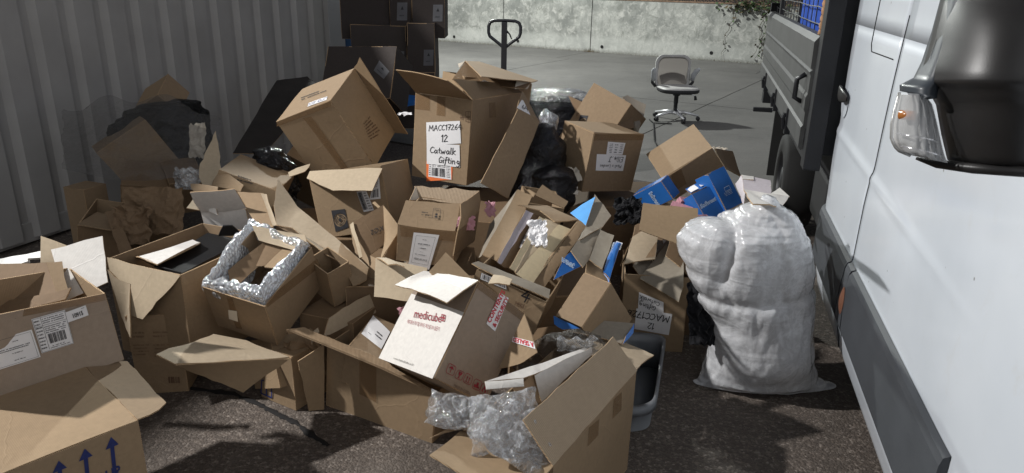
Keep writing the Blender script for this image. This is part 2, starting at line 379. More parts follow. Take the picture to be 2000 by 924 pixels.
# ------------------------------------------------------------------ ground
def ground_mat(name, agg):
    k = NB(name); v = k.obj(); big = k.noise(v, .55, 5, .6); med = k.noise(v, 4, 6, .65, .4)
    if agg:
        sp = k.n('TexVoronoi', {'Vector': v, 'Scale': 105.0, 'Randomness': 1.0}); cell = sp.outputs['Color']; f1 = sp.outputs['Distance']
        fine = k.noise(v, 160, 3)
        sep = k.n('SeparateColor', {'Color': cell}).outputs[0]
        c = k.ramp(sep, (.0, (.058, .046, .038)), (.35, (.13, .105, .086)), (.75, (.20, .165, .138)), (.95, (.36, .31, .27)))
        c = k.mix(k.ramp(k.noise(v, 38, 4, .6), (.42, (0, 0, 0)), (.56, (.85, .85, .85))), c, (.078, .064, .054))
        c = k.mix(k.ramp(med, (.45, (0, 0, 0)), (.7, (.6, .6, .6))), c, (.060, .051, .044))
        c = k.mix(k.ramp(k.noise(v, 1.7, 6, .65, .8), (.56, (0, 0, 0)), (.66, (.5, .5, .5))), c, (.20, .175, .15))  # random pale patches, standing in for pools of light on the ground
        c = k.mix(.35, c, k.ramp(fine, (.3, (.04, .03, .026)), (.7, (.17, .14, .12))))
        k.set('Base Color', c); k.set('Roughness', .75); k.set('Specular IOR Level', .35)
        k.bump(k.math('ADD', k.math('MULTIPLY', f1, -1.3), k.math('ADD', k.math('MULTIPLY', fine, .5), med)), .45, .006)
    else:
        st = k.n('Mapping', {'Vector': v, 'Rotation': (0, 0, .62), 'Scale': (1.0, 9.0, 1.0)}).outputs[0]
        brush = k.noise(st, 6, 5, .7); fine = k.noise(v, 70, 4, .7)
        c = k.ramp(big, (.38, (.060, .057, .053)), (.62, (.135, .130, .120)))
        c = k.mix(k.ramp(med, (.45, (0, 0, 0)), (.62, (.8, .8, .8))), c, (.095, .092, .087))
        c = k.mix(.25, c, k.ramp(brush, (.3, (.08, .08, .077)), (.7, (.25, .245, .235))))
        c = k.mix(.2, c, k.ramp(fine, (.3, (.07, .07, .07)), (.7, (.28, .27, .26))))
        k.set('Base Color', c); k.set('Roughness', .8)
        k.bump(k.math('ADD', k.math('MULTIPLY', brush, .7), fine), .35, .006)
    MATS[name] = k.m
ground_mat('aggregate', True); ground_mat('concrete_floor', False)
m = MB(); m.grid(lambda u, v: Vector((-150 + 300 * u, -80 + 260 * v, 0)), 12, 12); g = m.build('ground', 'aggregate'); tag(g, kind='structure')
# concrete slabs of the yard, laid in rows along the far wall
AW = atan2(-4.46, 7.70); WD = Vector((cos(AW), sin(AW), 0)); WN = Vector((sin(AW), -cos(AW), 0))   # along the wall, towards the camera
W0 = Vector((1.912, 19.44, 0))
yard = tag(bpy.data.objects.new('concrete_yard', None), kind='structure'); COL.objects.link(yard)
JL = [-9.3, -4.65, 0.0, 4.65, 9.3, 14]; rows = [0.0, 1.9, 6.6, 11.4]
def jit(a, b): return noise.noise(Vector((a * 1.7, b * 1.3, 3))) * .022
for r_ in range(len(rows) - 1):
    for c_ in range(len(JL) - 1):
        x0, x1, y0, y1 = JL[c_] + .009, JL[c_ + 1] - .009, rows[r_] + .009, rows[r_ + 1] - .009
        sh = (.35 if r_ else 0)
        cs = [W0 + WD * (x + sh) + WN * y for x, y in ((x0, y1), (x1, y1), (x1, y0), (x0, y0))]
        if r_ == 2: cs[0] = cs[0] + WN * 0; 
        m = MB(); N_ = 14
        def top(u, v): p = bil(cs, u, v); return p + Vector((jit(p.x * 3, p.y * 3) if v in (0, 1) else 0, jit(p.y * 3, p.x * 3) if u in (0, 1) else 0, .02 + .002 * noise.noise(p)))
        m.grid(top, N_, N_)
        o = m.build('concrete_slab', 'concrete_floor', yard)
        mod = o.modifiers.new('thickness', 'SOLIDIFY'); mod.thickness = .02; mod.offset = -1
# tarred joint that runs across the aggregate in front of the heap
plain('tar', (.012, .011, .011), .9, bump=.6, bs=25)
tp = [(-1.62, 2.93), (-1.45, 2.91), (-1.24, 2.87), (-1.10, 2.79), (-1.00, 2.72), (-.90, 2.655), (-.80, 2.56), (-.72, 2.50)]
m = MB()
def tarf(u, v):
    x = u * (len(tp) - 1); i = min(int(x), len(tp) - 2); a, b = Vector(tp[i]), Vector(tp[i + 1]); p = a.lerp(b, x - i); d = (b - a).normalized(); n_ = Vector((-d.y, d.x))
    wd = .012 + .016 * noise.noise(Vector((u * 14, 0, 0))) + .012 * noise.noise(Vector((u * 41, v * 2, 5)))
    q = p + n_ * wd * (v * 2 - 1); return Vector((q.x, q.y, .003 + .003 * sin(pi * v)))
m.grid(tarf, 60, 4); tag(m.build('tar_joint', 'tar', None, True), kind='structure')

# ------------------------------------------------------------------ far concrete wall
k = NB('wall_concrete'); v = k.obj(); big = k.noise(v, 1.3, 6, .65, .5); med = k.noise(v, 6, 6, .7, .8); fine = k.noise(v, 40, 5, .7)
dr = k.noise(k.n('Mapping', {'Vector': v, 'Scale': (5.0, 5.0, 1.2)}).outputs[0], 1.4, 6, .75, .8)
c = k.ramp(big, (.36, (.17, .175, .165)), (.64, (.40, .40, .375)))
c = k.mix(k.ramp(dr, (.48, (0, 0, 0)), (.72, (.6, .6, .6))), c, (.13, .135, .125))
c = k.mix(k.ramp(med, (.50, (0, 0, 0)), (.66, (.75, .75, .75))), c, (.50, .49, .46)); c = k.mix(k.ramp(k.noise(v, 2.4, 8, .8, 1.5), (.52, (0, 0, 0)), (.62, (.7, .7, .7))), c, (.14, .145, .13)); c = k.mix(k.ramp(fine, (.35, (.5, .5, .5)), (.5, (0, 0, 0))), c, (.2, .2, .185))
sz = k.n('SeparateXYZ', {'Vector': v}).outputs[2]
c = k.mix(k.ramp(k.math('ADD', sz, k.math('MULTIPLY', med, .12)), (.40, (.45, .45, .45)), (.52, (0, 0, 0))), c, (.48, .48, .455))
c = k.mix(k.ramp(k.math('ADD', sz, k.math('MULTIPLY', fine, .25)), (.12, (.85, .85, .85)), (.24, (0, 0, 0))), c, (.10, .095, .08))
k.set('Base Color', c); k.set('Roughness', .85); k.bump(k.math('ADD', med, k.math('MULTIPLY', fine, .5)), .5, .01); MATS['wall_concrete'] = k.m
wall = thing('concrete_wall', 'long weathered concrete wall at the far side of the yard', 'wall', W0)
bnd = [-12, -6.2, -2.62, 0, 4.6, 9.4, 14.5]
for a, b in zip(bnd, bnd[1:]):
    m = MB()
    off = noise.noise(Vector((a, 3, 1))) * .012
    q = [WD * (a + .012) - WN * (.0 - off), WD * (b - .012) - WN * (.0 - off)]
    def face(u, v): p = q[0].lerp(q[1], u); return p + Vector((0, 0, v * 1.30)) + WN * .006 * noise.noise(Vector((p.x * 1.3, v * 3, 1)))
    m.grid(face, 16, 6)
    o = m.build('wall_panel', 'wall_concrete', wall); md = o.modifiers.new('thickness', 'SOLIDIFY'); md.thickness = .22; md.offset = -1
plain('hole_dark', (.01, .01, .01), .9)
def wallpt(x, z): return WD * x + WN * .0 + Vector((0, 0, z))
for hx, hz in ((-4.25, .17), (-2.15, .17), (.33, .17), (3.15, .2)):
    m = MB(); M = Matrix.Translation(wallpt(hx, hz) + WN * .012) @ WN.to_track_quat('Z', 'Y').to_matrix().to_4x4()
    m.lathe([(.042, -.004), (.036, .0), (.028, -.002), (.0005, -.004)], M, 14); m.build('tie_hole', 'hole_dark', wall)
plain('rust_mesh', (.17, .11, .075), .8, var=.3, vs=20)
fence = thing('mesh_fence', 'orange brown wire mesh fence standing along the top of the far wall', 'fence', W0)
m = MB()
for i in range(150):
    x = -2.5 + i * .085
    for s_ in (1, -1): m.tube([wallpt(x, 1.33) - WN * .1, wallpt(x + s_ * .45, 2.0) - WN * .1], .006, 4, cap=False)
o = m.build('wire_mesh', 'rust_mesh', fence); o['kind'] = 'stuff'
m = MB(); m.tube([wallpt(-2.6, 1.325) - WN * .1, wallpt(10.2, 1.325) - WN * .1], .018, 6); m.build('bottom_rail', 'rust_mesh', fence)
for i in range(6): m = MB(); m.tube([wallpt(-2.4 + i * 2.5, 1.3) - WN * .12, wallpt(-2.4 + i * 2.5, 2.1) - WN * .12], .025, 8); m.build('fence_post', 'rust_mesh', fence)
# climbing plant
plain('leaf', (.05, .085, .03), .6, var=.5, vs=6); plain('leaf_dry', (.10, .075, .045), .8, var=.4, vs=6); plain('stem', (.09, .07, .05), .8)
ivy = thing('climbing_plant', 'straggling climbing plant hanging down the far wall beside the truck', 'plant', W0 + WD * 4.4)
rg = random.Random(5); sm = MB(); lm_ = MB()
for s_ in range(13):
    x = rg.uniform(-.9, .9); z = 1.36; p = [wallpt(x, z) + WN * .06]; drop = rg.uniform(.25, 1.25) if s_ > 3 else 1.2
    while z > 1.36 - drop:
        z -= .07; x += rg.gauss(-.008, .035); p.append(wallpt(x, z) + WN * (.03 + .02 * rg.random()))
    sm.tube(p, [.008 - .005 * i / len(p) for i in range(len(p))], 4, cap=False)
    for q in p:
        for _ in range(rg.choice((0, 1, 1, 2, 3)) if q.z > .9 else rg.choice((0, 0, 1, 1))):
            c = q + WD * rg.gauss(0, .07) + Vector((0, 0, rg.gauss(0, .05))) + WN * rg.uniform(0, .06)
            a = Vector((rg.gauss(0, 1), rg.gauss(0, 1), rg.gauss(0, .6))).normalized(); b = a.orthogonal().normalized(); L = rg.uniform(.025, .055)
            lm_.add([c - a * L, c + b * L * .6, c + a * L, c - b * L * .6], [(0, 1, 2, 3)], 0 if rg.random() > .45 else 1)
for _ in range(260):
    c = wallpt(rg.gauss(-.35, .35), 1.3 + rg.gauss(.02, .1)) + WN * rg.uniform(0, .16)
    a = Vector((rg.gauss(0, 1), rg.gauss(0, 1), rg.gauss(0, .6))).normalized(); b = a.orthogonal().normalized(); L = rg.uniform(.03, .06)
    lm_.add([c - a * L, c + b * L * .6, c + a * L, c - b * L * .6], [(0, 1, 2, 3)], 0 if rg.random() > .3 else 1)
sm.build('stems', 'stem', ivy); lm_.build('foliage', ['leaf', 'leaf_dry'], ivy)['kind'] = 'stuff'
# weeds at the foot of the wall
m = MB()
for i in range(520):
    x = rg.uniform(-7, 9) if i > 60 else rg.gauss(.0, .12); c = W0 + WD * x + WN * abs(rg.gauss(.0, .05)); h = rg.uniform(.02, .09) * (1.6 if i < 60 else 1); d = Vector((rg.gauss(0, .4), rg.gauss(0, .4), 1)).normalized()
    s_ = WD * .006; m.add([c - s_, c + s_, c + d * h], [(0, 1, 2)], 0)
tag(m.build('weeds', 'leaf_dry'), 'dry weeds and litter growing along the foot of the far wall', 'weeds', kind='stuff')

# ------------------------------------------------------------------ shipping container on the left
AC = radians(20.2); CDIR = Vector((sin(AC), cos(AC), 0)); CN = Vector((cos(AC), -sin(AC), 0)); C0 = Vector((-3.16, 4.99, 0))
plain('container_paint', (.34, .33, .32), .45, var=.10, vs=2.5, bump=.15, bs=6); plain('container_frame', (.36, .365, .375), .5, var=.06, vs=3)
plain('container_blue', (.025, .07, .16), .5); plain('steel', (.5, .5, .52), .3, .9); plain('dark_steel', (.02, .021, .024), .45, .3, bump=.1)
def cp(s, d, z): return C0 + CDIR * s - CN * d + Vector((0, 0, z)) - CB
CB = C0 + CDIR * -3
cont = thing('shipping_container', 'grey corrugated steel shipping container along the left of the heap', 'container', CB)
per = .278; prof = []
s0 = -22 * per + .02
for i in range(34):
    b = s0 + i * per
    for t, d in ((0, .0), (.150, .0), (.178, .040), (.236, .040)): prof.append((b + t, d))
prof = [q for q in prof if q[0] < 3.32]
prof.append((3.34, .0))
m = MB()
for (a, d0), (b, d1) in zip(prof, prof[1:]):
    nz = 10
    for z in range(nz):
        za, zb = .05 + z * 2.64 / nz, .05 + (z + 1) * 2.64 / nz
        m.add([cp(a, d0, za), cp(b, d1, za), cp(b, d1, zb), cp(a, d0, zb)], [(0, 1, 2, 3)])
m.build('corrugated_wall', 'container_paint', cont, merge=True)
def cbox(name, s0, s1, d0, d1, z0, z1, mat='container_frame', bevel=.008):
    m = MB(); vs = [cp(s, d, z) for z in (z0, z1) for s, d in ((s0, d0), (s1, d0), (s1, d1), (s0, d1))]
    m.add(vs, [(0, 3, 2, 1), (4, 5, 6, 7), (0, 1, 5, 4), (1, 2, 6, 5), (2, 3, 7, 6), (3, 0, 4, 7)]); return m.build(name, mat, cont, bevel=bevel)
cbox('corner_post', 3.34, 3.62, -.015, .14, .12, 2.74); cbox('corner_post', s0 - .25, s0, -.015, .14, .12, 2.74)
cbox('bottom_rail', s0, 3.34, .03, .09, .02, .16, 'container_paint'); cbox('top_rail', s0, 3.34, -.012, .08, 2.66, 2.76)
cbox('roof', s0 - .2, 3.6, .08, 2.4, 2.72, 2.76); cbox('far_wall', s0, 3.6, 2.38, 2.42, .15, 2.72); cbox('door_end', 3.56, 3.6, .14, 2.38, .15, 2.72); cbox('floor', s0, 3.56, .09, 2.38, .1, .16)
# blue container door standing behind it
bc = thing('blue_container_door', 'dark blue steel door with a lock bar, standing behind the end of the grey container', 'door', C0 + CDIR * 4.5 - CN * .1)
m = MB(); m.box((-.9, 0, .1), (.55, .05, 2.5)); m.build('door_leaf', 'container_blue', bc, bevel=.01)
for x in (-.45, -.05): m = MB(); m.tube([(x, -.04, .3), (x, -.04, 2.4)], .018, 8); m.build('lock_bar', 'dark_steel', bc)
m = MB(); m.box((-.12, -.08, 1.42), (.04, -.05, 1.455)); m.build('lock_handle', 'steel', bc)
m = MB(); m.box((-.02, -.1, 1.3), (.05, -.05, 1.33)); m.build('lock_catch', 'steel', bc)


# ------------------------------------------------------------------ white dropside truck on the right
AT = radians(14.0); TD = Vector((sin(AT), cos(AT), 0)); TN = Vector((cos(AT), -sin(AT), 0)); Z = Vector((0, 0, 1))
TB = TD * 4 + TN * 1.6
def tp_(s, w_, z): return TD * s + TN * w_ + Z * z - TB      # s along the truck (nose is near), w to its far side, z up
k = NB('white_paint'); v = k.obj(); f = k.noise(v, 1.6, 4); dust = k.noise(v, 9, 6, .7, .6)
c = k.ramp(f, (.3, (.54, .58, .635)), (.7, (.63, .67, .725)))
c = k.mix(k.ramp(dust, (.58, (0, 0, 0)), (.8, (.35, .35, .35))), c, (.52, .51, .49))
spk = k.n('TexVoronoi', {'Vector': v, 'Scale': 9.0}).outputs['Distance']
c = k.mix(k.ramp(spk, (.03, (.8, .8, .8)), (.05, (0, 0, 0))), c, (.12, .11, .10))
k.set('Base Color', c); k.set('Roughness', .32); k.set('Coat Weight', .5); k.set('Coat Roughness', .12); MATS['white_paint'] = k.m
plain('trim_plastic', (.055, .06, .068), .55, bump=.12, bs=300, var=.1, vs=5); plain('mirror_plastic', (.020, .019, .019), .40, bump=.05, bs=400, var=.2)
plain('gap_black', (.004, .004, .004), .9); plain('dropside_paint', (.062, .064, .064), .45, var=.2, vs=7, bump=.15, bs=8); plain('rubber', (.012, .012, .012), .8)
plain('lamp_amber', (.36, .13, .03), .3, coat=.3); plain('reflector_amber', (.17, .075, .045), .4, coat=.2); plain('chrome_reflector', (.75, .75, .77), .12, .9)
k = NB('lamp_lens'); k.set('Base Color', (.85, .87, .9, 1)); k.set('Roughness', .06); k.set('Alpha', .30); k.set('Specular IOR Level', .8)
wv = k.n('TexWave', {'Vector': k.obj(), 'Scale': 24.0}, wave_type='BANDS', bands_direction='X').outputs['Fac']; k.bump(wv, .5, .004); MATS['lamp_lens'] = k.m
plain('trim_gloss', (.035, .042, .052), .45, coat=.1); plain('lens_grey', (.36, .36, .35), .25, .3, bump=.2, bs=60)
plain('tarp_blue', (.03, .09, .42), .5, var=.2, bump=.3, bs=10); plain('rope_brown', (.30, .17, .09), .85, var=.3, vs=30); plain('glass_dark', (.01, .012, .014), .08)
plain('axle_black', (.01, .01, .011), .7)
truck = thing('truck', 'white cabbed dropside truck with a caged dark load bed, parked along the right', 'truck', TB)
def wside(s, z):
    """lateral position of the cab skin"""
    cz = 1.105 - .07 * min(max((4.1 - s) / 2.3, 0), 1.2)            # the swage line falls towards the nose
    amp = max(0, min(1, (s - 1.75) / 1.1))
    pr = [(.20, .775), (.26, .725), (.36, .703), (.72, .700), (.95, .694)]
    for (za, wa), (zb, wb) in zip(pr, pr[1:]):
        if z <= zb: w_ = wa + (wb - wa) * max(0, (z - za) / (zb - za)); break
    else: w_ = .694 + .0 * (z - .95)
    if z > 1.35: w_ += .03 * (z - 1.35) ** 2 + .10 * max(0, z - 1.85) ** 1.5
    d = z - cz
    w_ += amp * (-.006 * exp(-((d + .0) / .018) ** 2) + .009 * (1 / (1 + exp(-d / .018))) * exp(-max(0, d) / .28))
    if s > 3.95: w_ += .9 * (s - 3.95) ** 2 * 2.2                    # rounded rear corner
    if s < 1.9: w_ += .10 * (1.9 - s) ** 2
    return w_
def skin(name, fs0, fs1, z0, z1, ns=24, nz=40, mat='white_paint', off=0, cut=None, depth=.03, zs=None):
    zl = zs or [z0 + (z1 - z0) * j / nz for j in range(nz + 1)]
    m = MB(); vs = {}; idx = {}
    def vid(i, j):
        if (i, j) not in idx:
            z = zl[j]; a, b = fs0(z), fs1(z); s = a + (b - a) * i / ns
            idx[(i, j)] = len(m.v); m.v.append(tuple(tp_(s, wside(s, z) - off, z)))
            vs[idx[(i, j)]] = (s, z)
        return idx[(i, j)]
    for j in range(len(zl) - 1):
        for i in range(ns):
            z = (zl[j] + zl[j + 1]) / 2; s = fs0(z) + (fs1(z) - fs0(z)) * (i + .5) / ns
            if cut and cut(s, z): continue
            m.f.append((vid(i, j), vid(i, j + 1), vid(i + 1, j + 1), vid(i + 1, j))); m.mi.append(0)
    if cut:      # slide the ragged edge of the opening on to its circle
        m.v = [tuple(cutfix(vs[i], off) or v) for i, v in enumerate(m.v)]
    o = m.build(name, mat, truck, True); md = o.modifiers.new('thickness', 'SOLIDIFY'); md.thickness = depth; md.offset = 1 if False else -1
    return o
def groove(pts, r_=.0035, name='panel_gap'):
    m = MB(); P_ = []
    for (s0_, z0_), (s1_, z1_) in zip(pts, pts[1:]):
        for i in range(8): s = s0_ + (s1_ - s0_) * i / 8; z = z0_ + (z1_ - z0_) * i / 8; P_.append(tp_(s, wside(s, z) - .0008, z))
    s, z = pts[-1]; P_.append(tp_(s, wside(s, z) - .0008, z)); m.tube(P_, r_, 5); m.build(name, 'gap_black', truck)
AS, AZ, AR = .42, .36, .50
def cut_arch(s, z): return (s - AS) ** 2 + (z - AZ) ** 2 < AR ** 2
def cutfix(sz, off):
    s, z = sz; d = sqrt((s - AS) ** 2 + (z - AZ) ** 2)
    if abs(d - AR) < .045:
        s2 = AS + (s - AS) * AR / d; z2 = AZ + (z - AZ) * AR / d; return tp_(s2, wside(s2, z2) - off, z2)
seam = lambda z: 3.235 - .17 * max(0, z - .25)                        # front edge of the door
rear = lambda z: 4.18 - .10 * max(0, 1.1 - z) * 0
zz = [.22, .26, .30, .36, .44, .56, .68, .74, .8, .86, .9, .94] + [.96 + i * .015 for i in range(18)] + [1.26, 1.32, 1.40, 1.48, 1.56, 1.62]
skin('door', lambda z: seam(z) + .0005, rear, 0, 0, zs=zz)
zw = [1.62, 1.68, 1.74, 1.8]
skin('door_frame', lambda z: seam(z) + .0005, rear, 0, 0, zs=zw, ns=20)
skin('fender', lambda z: -.35, lambda z: seam(z) - .0005, 0, 0, zs=[.22 + .02 * i for i in range(37)] + zz[11:][1:], cut=cut_arch, ns=120)
skin('windscreen_pillar', lambda z: 2.2 + 1.1 * (z - 1.62) * .3, lambda z: seam(z) - .0005, 0, 0, zs=zw + [2.0, 2.2, 2.4], ns=8)
skin('door_window', lambda z: seam(z) + .06, lambda z: 4.02, 0, 0, zs=[1.8, 2.0, 2.2, 2.35], ns=8, mat='glass_dark', depth=.008)
skin('bonnet_side', lambda z: .75, lambda z: 2.2 + 1.1 * (z - 1.62) * .3 - .004, 0, 0, zs=[1.62, 1.66, 1.7], ns=14)
groove([(seam(z), z) for z in (.24, .40)], .0025); groove([(seam(z), z) for z in (.70, .9, 1.1, 1.3, 1.5, 1.7)], .0022)
# black rubbing strip, in three pieces
zs_ = [.405, .415, .44, .66, .685, .695]
def strip(name, f0, f1):
    zl = [.40, .412, .43, .50, .60, .66, .684, .694]; prof_ = [.0, .020, .026, .027, .025, .022, .016, .0]
    m = MB(); n_ = 30
    for i in range(n_ + 1):
        for z, p in zip(zl, prof_):
            a, b = f0(z), f1(z); s = a + (b - a) * i / n_; m.v.append(tuple(tp_(s, wside(s, z) - p - .002, z)))
    q = len(zl)
    for i in range(n_):
        for j in range(q - 1): m.f.append((i * q + j, i * q + j + 1, (i + 1) * q + j + 1, (i + 1) * q + j)); m.mi.append(0)
    m.f += [tuple(range(q)), tuple(range(n_ * q, (n_ + 1) * q))[::-1]]; m.mi += [0, 0]
    return m.build(name, 'trim_plastic', truck)
arc = lambda z: AS + sqrt(max(.001, AR ** 2 - (z - AZ) ** 2)) + .0
strip('rubbing_strip', lambda z: 1.775 - .02 * (z - .4), lambda z: 3.03 - .10 * (z - .5) + .06 * exp(-((z - .62) / .1) ** 2))
strip('rubbing_strip', lambda z: 3.045 - .10 * (z - .5) + .06 * exp(-((z - .62) / .1) ** 2), lambda z: seam(z) - .006)
strip('rubbing_strip', lambda z: seam(z) + .006, lambda z: 4.14)
m = MB(); c = tp_(3.09, wside(3.09, .54) - .030, .54); m.grid(lambda u, v: c + TD * (.034 * v * cos(2 * pi * u)) + Z * (.062 * v * sin(2 * pi * u)) - TN * .012 * (1 - v * v), 18, 5); m.build('side_reflector', 'reflector_amber', truck, True)
# wheel arch lip and front wheel
m = MB(); pts = [tp_(AS + AR * cos(a), wside(AS + AR * cos(a), AZ + AR * sin(a)) - .006, AZ + AR * sin(a)) for a in [radians(-12 + 6 * i) for i in range(34)]]
m.tube(pts, .011, 6); m.build('arch_lip', 'trim_plastic', truck, True)
m = MB(); m.grid(lambda u, v: tp_(AS + (AR + .01) * cos(radians(-14 + 208 * u)), .70 + .005 + v * .35, AZ + (AR + .01) * sin(radians(-14 + 208 * u))), 30, 4); m.build('wheel_arch_liner', 'white_paint', truck, True)
def wheel(s, w_, r_=.36, wd=.24):
    M = Matrix.Translation(tp_(s, w_, r_)) @ (-TN).to_track_quat('Z', 'Y').to_matrix().to_4x4()
    e = bpy.data.objects.new('wheel', None); COL.objects.link(e); e.parent = truck
    m = MB(); m.lathe([(r_ * .62, -wd), (r_ * .93, -wd), (r_, -wd * .85), (r_, -wd * .12), (r_ * .95, 0), (r_ * .62, .0), (r_ * .58, -.03)], M, 36); m.build('tyre', 'rubber', e, True)
    m = MB(); m.lathe([(r_ * .6, -.012), (r_ * .55, -.05), (r_ * .3, -.07), (r_ * .28, -.02), (.001, -.015)], M, 28); m.build('rim', 'dark_steel', e, True)
wheel(.42, .78)
# front bumper corner with its black gap
groove([(1.80, .24), (1.785, .34)] + [(1.17 + .615 * cos(radians(a)), .38 + .53 * sin(radians(a))) for a in range(0, 91, 5)], .0075, 'bumper_gap')
# door handle, badge lines and seams pressed into the panels
m = MB(); hz = 1.285
def hand(u, v): s = 3.80 + .20 * u; a = 2 * pi * v; b = sin(pi * min(max(u, .02), .98)) ** .35; return tp_(s, wside(s, hz) - .022 * b - .004 - .013 * b * (1 + cos(a)) * .5, hz + .02 * u + .036 * b * sin(a))
m.grid(hand, 12, 10); m.build('door_handle', 'mirror_plastic', truck, True)
m = MB(); m.grid(lambda u, v: tp_(3.90 + .085 * v * cos(2 * pi * u), wside(3.9, 1.25) - .0035, 1.25 + .07 * v * sin(2 * pi * u)), 20, 2); m.build('handle_recess', 'white_paint', truck, True)
groove([(3.52, 1.80), (3.53, 1.56), (3.50, 1.53), (3.10, 1.535)], .0026)
# cab shell behind the skin so that it is solid from every side
m = MB(); m.box((0, 0, 0), (1, 1, 1)); m.v = [tuple(tp_(.8 + 3.36 * x, .93 + 1.55 * y, .45 + 1.2 * z)) for x, y, z in m.v]; m.build('cab_body', 'white_paint', truck, bevel=.02)
m = MB(); m.v = [tuple(tp_(s, w_, z)) for s, w_, z in ((2.1, .86, 1.6), (4.15, .86, 1.6), (4.15, 2.5, 1.6), (2.1, 2.5, 1.6), (2.9, 1.02, 2.45), (4.12, 1.02, 2.45), (4.12, 2.35, 2.45), (2.9, 2.35, 2.45))]; m.f = [(0, 1, 5, 4), (1, 2, 6, 5), (2, 3, 7, 6), (3, 0, 4, 7), (4, 5, 6, 7)]; m.mi = [0] * 5; m.build('cab_roof', 'white_paint', truck, bevel=.03)
# mirror: housing, arm, indicator lens
def rp(x, y, t): return CAM + (fwd + right * ((x - 1000) / 1430) + up * ((462 - y) / 1430)) * t - TB
def along(pl_, t):
    x = t * (len(pl_) - 1); i = min(int(x), len(pl_) - 2); f_ = x - i; return tuple(a + (b - a) * f_ for a, b in zip(pl_[i], pl_[i + 1]))
HL = [(1866, 322), (1850, 312), (1838, 262), (1828, 205), (1812, 176), (1796, 160), (1800, 138), (1815, 90), (1828, 40), (1838, 0), (1850, -60), (1880, -130)]
HR = [(2120, 340), (2125, 330), (2130, 262), (2132, 205), (2132, 176), (2132, 160), (2132, 138), (2132, 90), (2132, 40), (2130, 0), (2125, -60), (2100, -130)]
def mir(u, v):
    a, b = along(HL, v), along(HR, v); x = a[0] + (b[0] - a[0]) * u; y = a[1] + (b[1] - a[1]) * u + 12 * sin(pi * u) * max(0, 1 - v * 8)
    t = 1.36 - .02 * u - .20 * sin(pi * min(1, .02 + .75 * u)) ** .6 * (sin(pi * min(.97, .03 + .9 * v)) ** .4)
    return rp(x, y, t)
m = MB(); m.grid(mir, 36, 44); o = m.build('mirror_housing', 'mirror_plastic', truck, True); md = o.modifiers.new('thickness', 'SOLIDIFY'); md.thickness = .03; md.offset = -1
AL = [(1757, 178), (1757, 166), (1784, 152), (1800, 120), (1820, 60), (1836, 0), (1850, -60)]
AR_ = [(1830, 192), (1832, 176), (1838, 160), (1848, 120), (1868, 60), (1886, 0), (1900, -60)]
def fin(u, v):
    a, b = along(AL, v), along(AR_, v); return rp(a[0] + (b[0] - a[0]) * u, a[1] + (b[1] - a[1]) * u, 1.37 - .10 * sin(pi * (.05 + .55 * u)) ** .8)
m = MB(); m.grid(fin, 12, 24); o = m.build('mirror_edge', 'trim_gloss', truck, True); md = o.modifiers.new('thickness', 'SOLIDIFY'); md.thickness = .03; md.offset = -1
LL = [(1778, 304), (1752, 293), (1741, 272), (1742, 240), (1750, 205), (1757, 181)]
LR = [(1852, 319), (1850, 313), (1844, 296), (1833, 246), (1822, 204), (1806, 184)]
def lens(u, v, o_):
    a, b = along(LL, v), along(LR, v); return rp(a[0] + (b[0] - a[0]) * u, a[1] + (b[1] - a[1]) * u, 1.35 - .07 * sin(pi * (.02 + .62 * u)) ** .7 + o_)
m = MB(); m.grid(lambda u, v: lens(u, v, 0), 16, 20); m.build('indicator_lens', 'lamp_lens', truck, True)
m = MB(); m.grid(lambda u, v: lens(.04 + .94 * u, .03 + .94 * v, .022 + .008 * sin(u * 40) * (u > .45)), 40, 12); m.build('indicator_reflector', 'lens_grey', truck, True)
m = MB(); m.tube([rp(1758, 224, 1.318), rp(1786, 226, 1.298)], .0085, 12); m.build('indicator_bulb', 'lamp_amber', truck, True)
for v_ in (.30, .48): m = MB(); m.tube([lens(u / 10, v_, .008) for u in range(1, 10)], .002, 5); m.build('lens_rib', 'chrome_reflector', truck, True)
m = MB(); m.tube([lens(0, v / 12, .003) for v in range(13)], .003, 6); m.build('lens_rim', 'lens_grey', truck, True)
m = MB(); m.tube([rp(1790, 308, 1.36), rp(1830, 320, 1.34), rp(1900, 329, 1.27), rp(2000, 336, 1.22), rp(2110, 342, 1.24)], [.004, .008, .009, .009, .007], 8); m.build('mirror_lower_lip', 'mirror_plastic', truck, True)
a_ = rp(2080, 250, 1.42) + TB; m = MB(); m.tube([a_ - TB, tp_(1.62, .78, 1.50), tp_(1.85, .84, 1.50)], [.05, .045, .06], 10); m.build('mirror_arm', 'mirror_plastic', truck, True)
# ---- load bed
def tbox(name, s0_, s1_, w0_, w1_, z0_, z1_, mat='dropside_paint', bevel=.006, parent=None):
    m = MB(); m.box((0, 0, 0), (1, 1, 1)); m.v = [tuple(tp_(s0_ + (s1_ - s0_) * x, w0_ + (w1_ - w0_) * y, z0_ + (z1_ - z0_) * z)) for x, y, z in m.v]; return m.build(name, mat, parent or truck, bevel=bevel)
tbox('headboard', 4.20, 4.26, .60, 2.5, .92, 2.35, 'dark_steel'); tbox('headboard_post', 4.07, 4.20, .575, .66, .86, 2.5, 'dark_steel')
tbox('bed_floor', 4.3, 7.6, .64, 2.5, .92, .97, 'dark_steel')
wb = .585
pf = [(.955, .0), (.965, -.010), (1.055, -.010), (1.070, .0), (1.15, .0), (1.165, -.008), (1.22, -.008), (1.24, .0), (1.345, .0), (1.355, -.006), (1.37, .008), (1.385, -.006), (1.505, -.007), (1.52, .004), (1.52, .03)]
m = MB(); m.grid(lambda u, v: Vector(), 1, 1); m = MB()
for i, (z, o_) in enumerate(pf):
    for s in (4.21, 5.2, 6.1, 7.0, 7.62): m.v.append(tuple(tp_(s, wb + o_, z)))
for i in range(len(pf) - 1):
    for j in range(4): m.f.append((i * 5 + j, (i + 1) * 5 + j, (i + 1) * 5 + j + 1, i * 5 + j + 1)); m.mi.append(0)
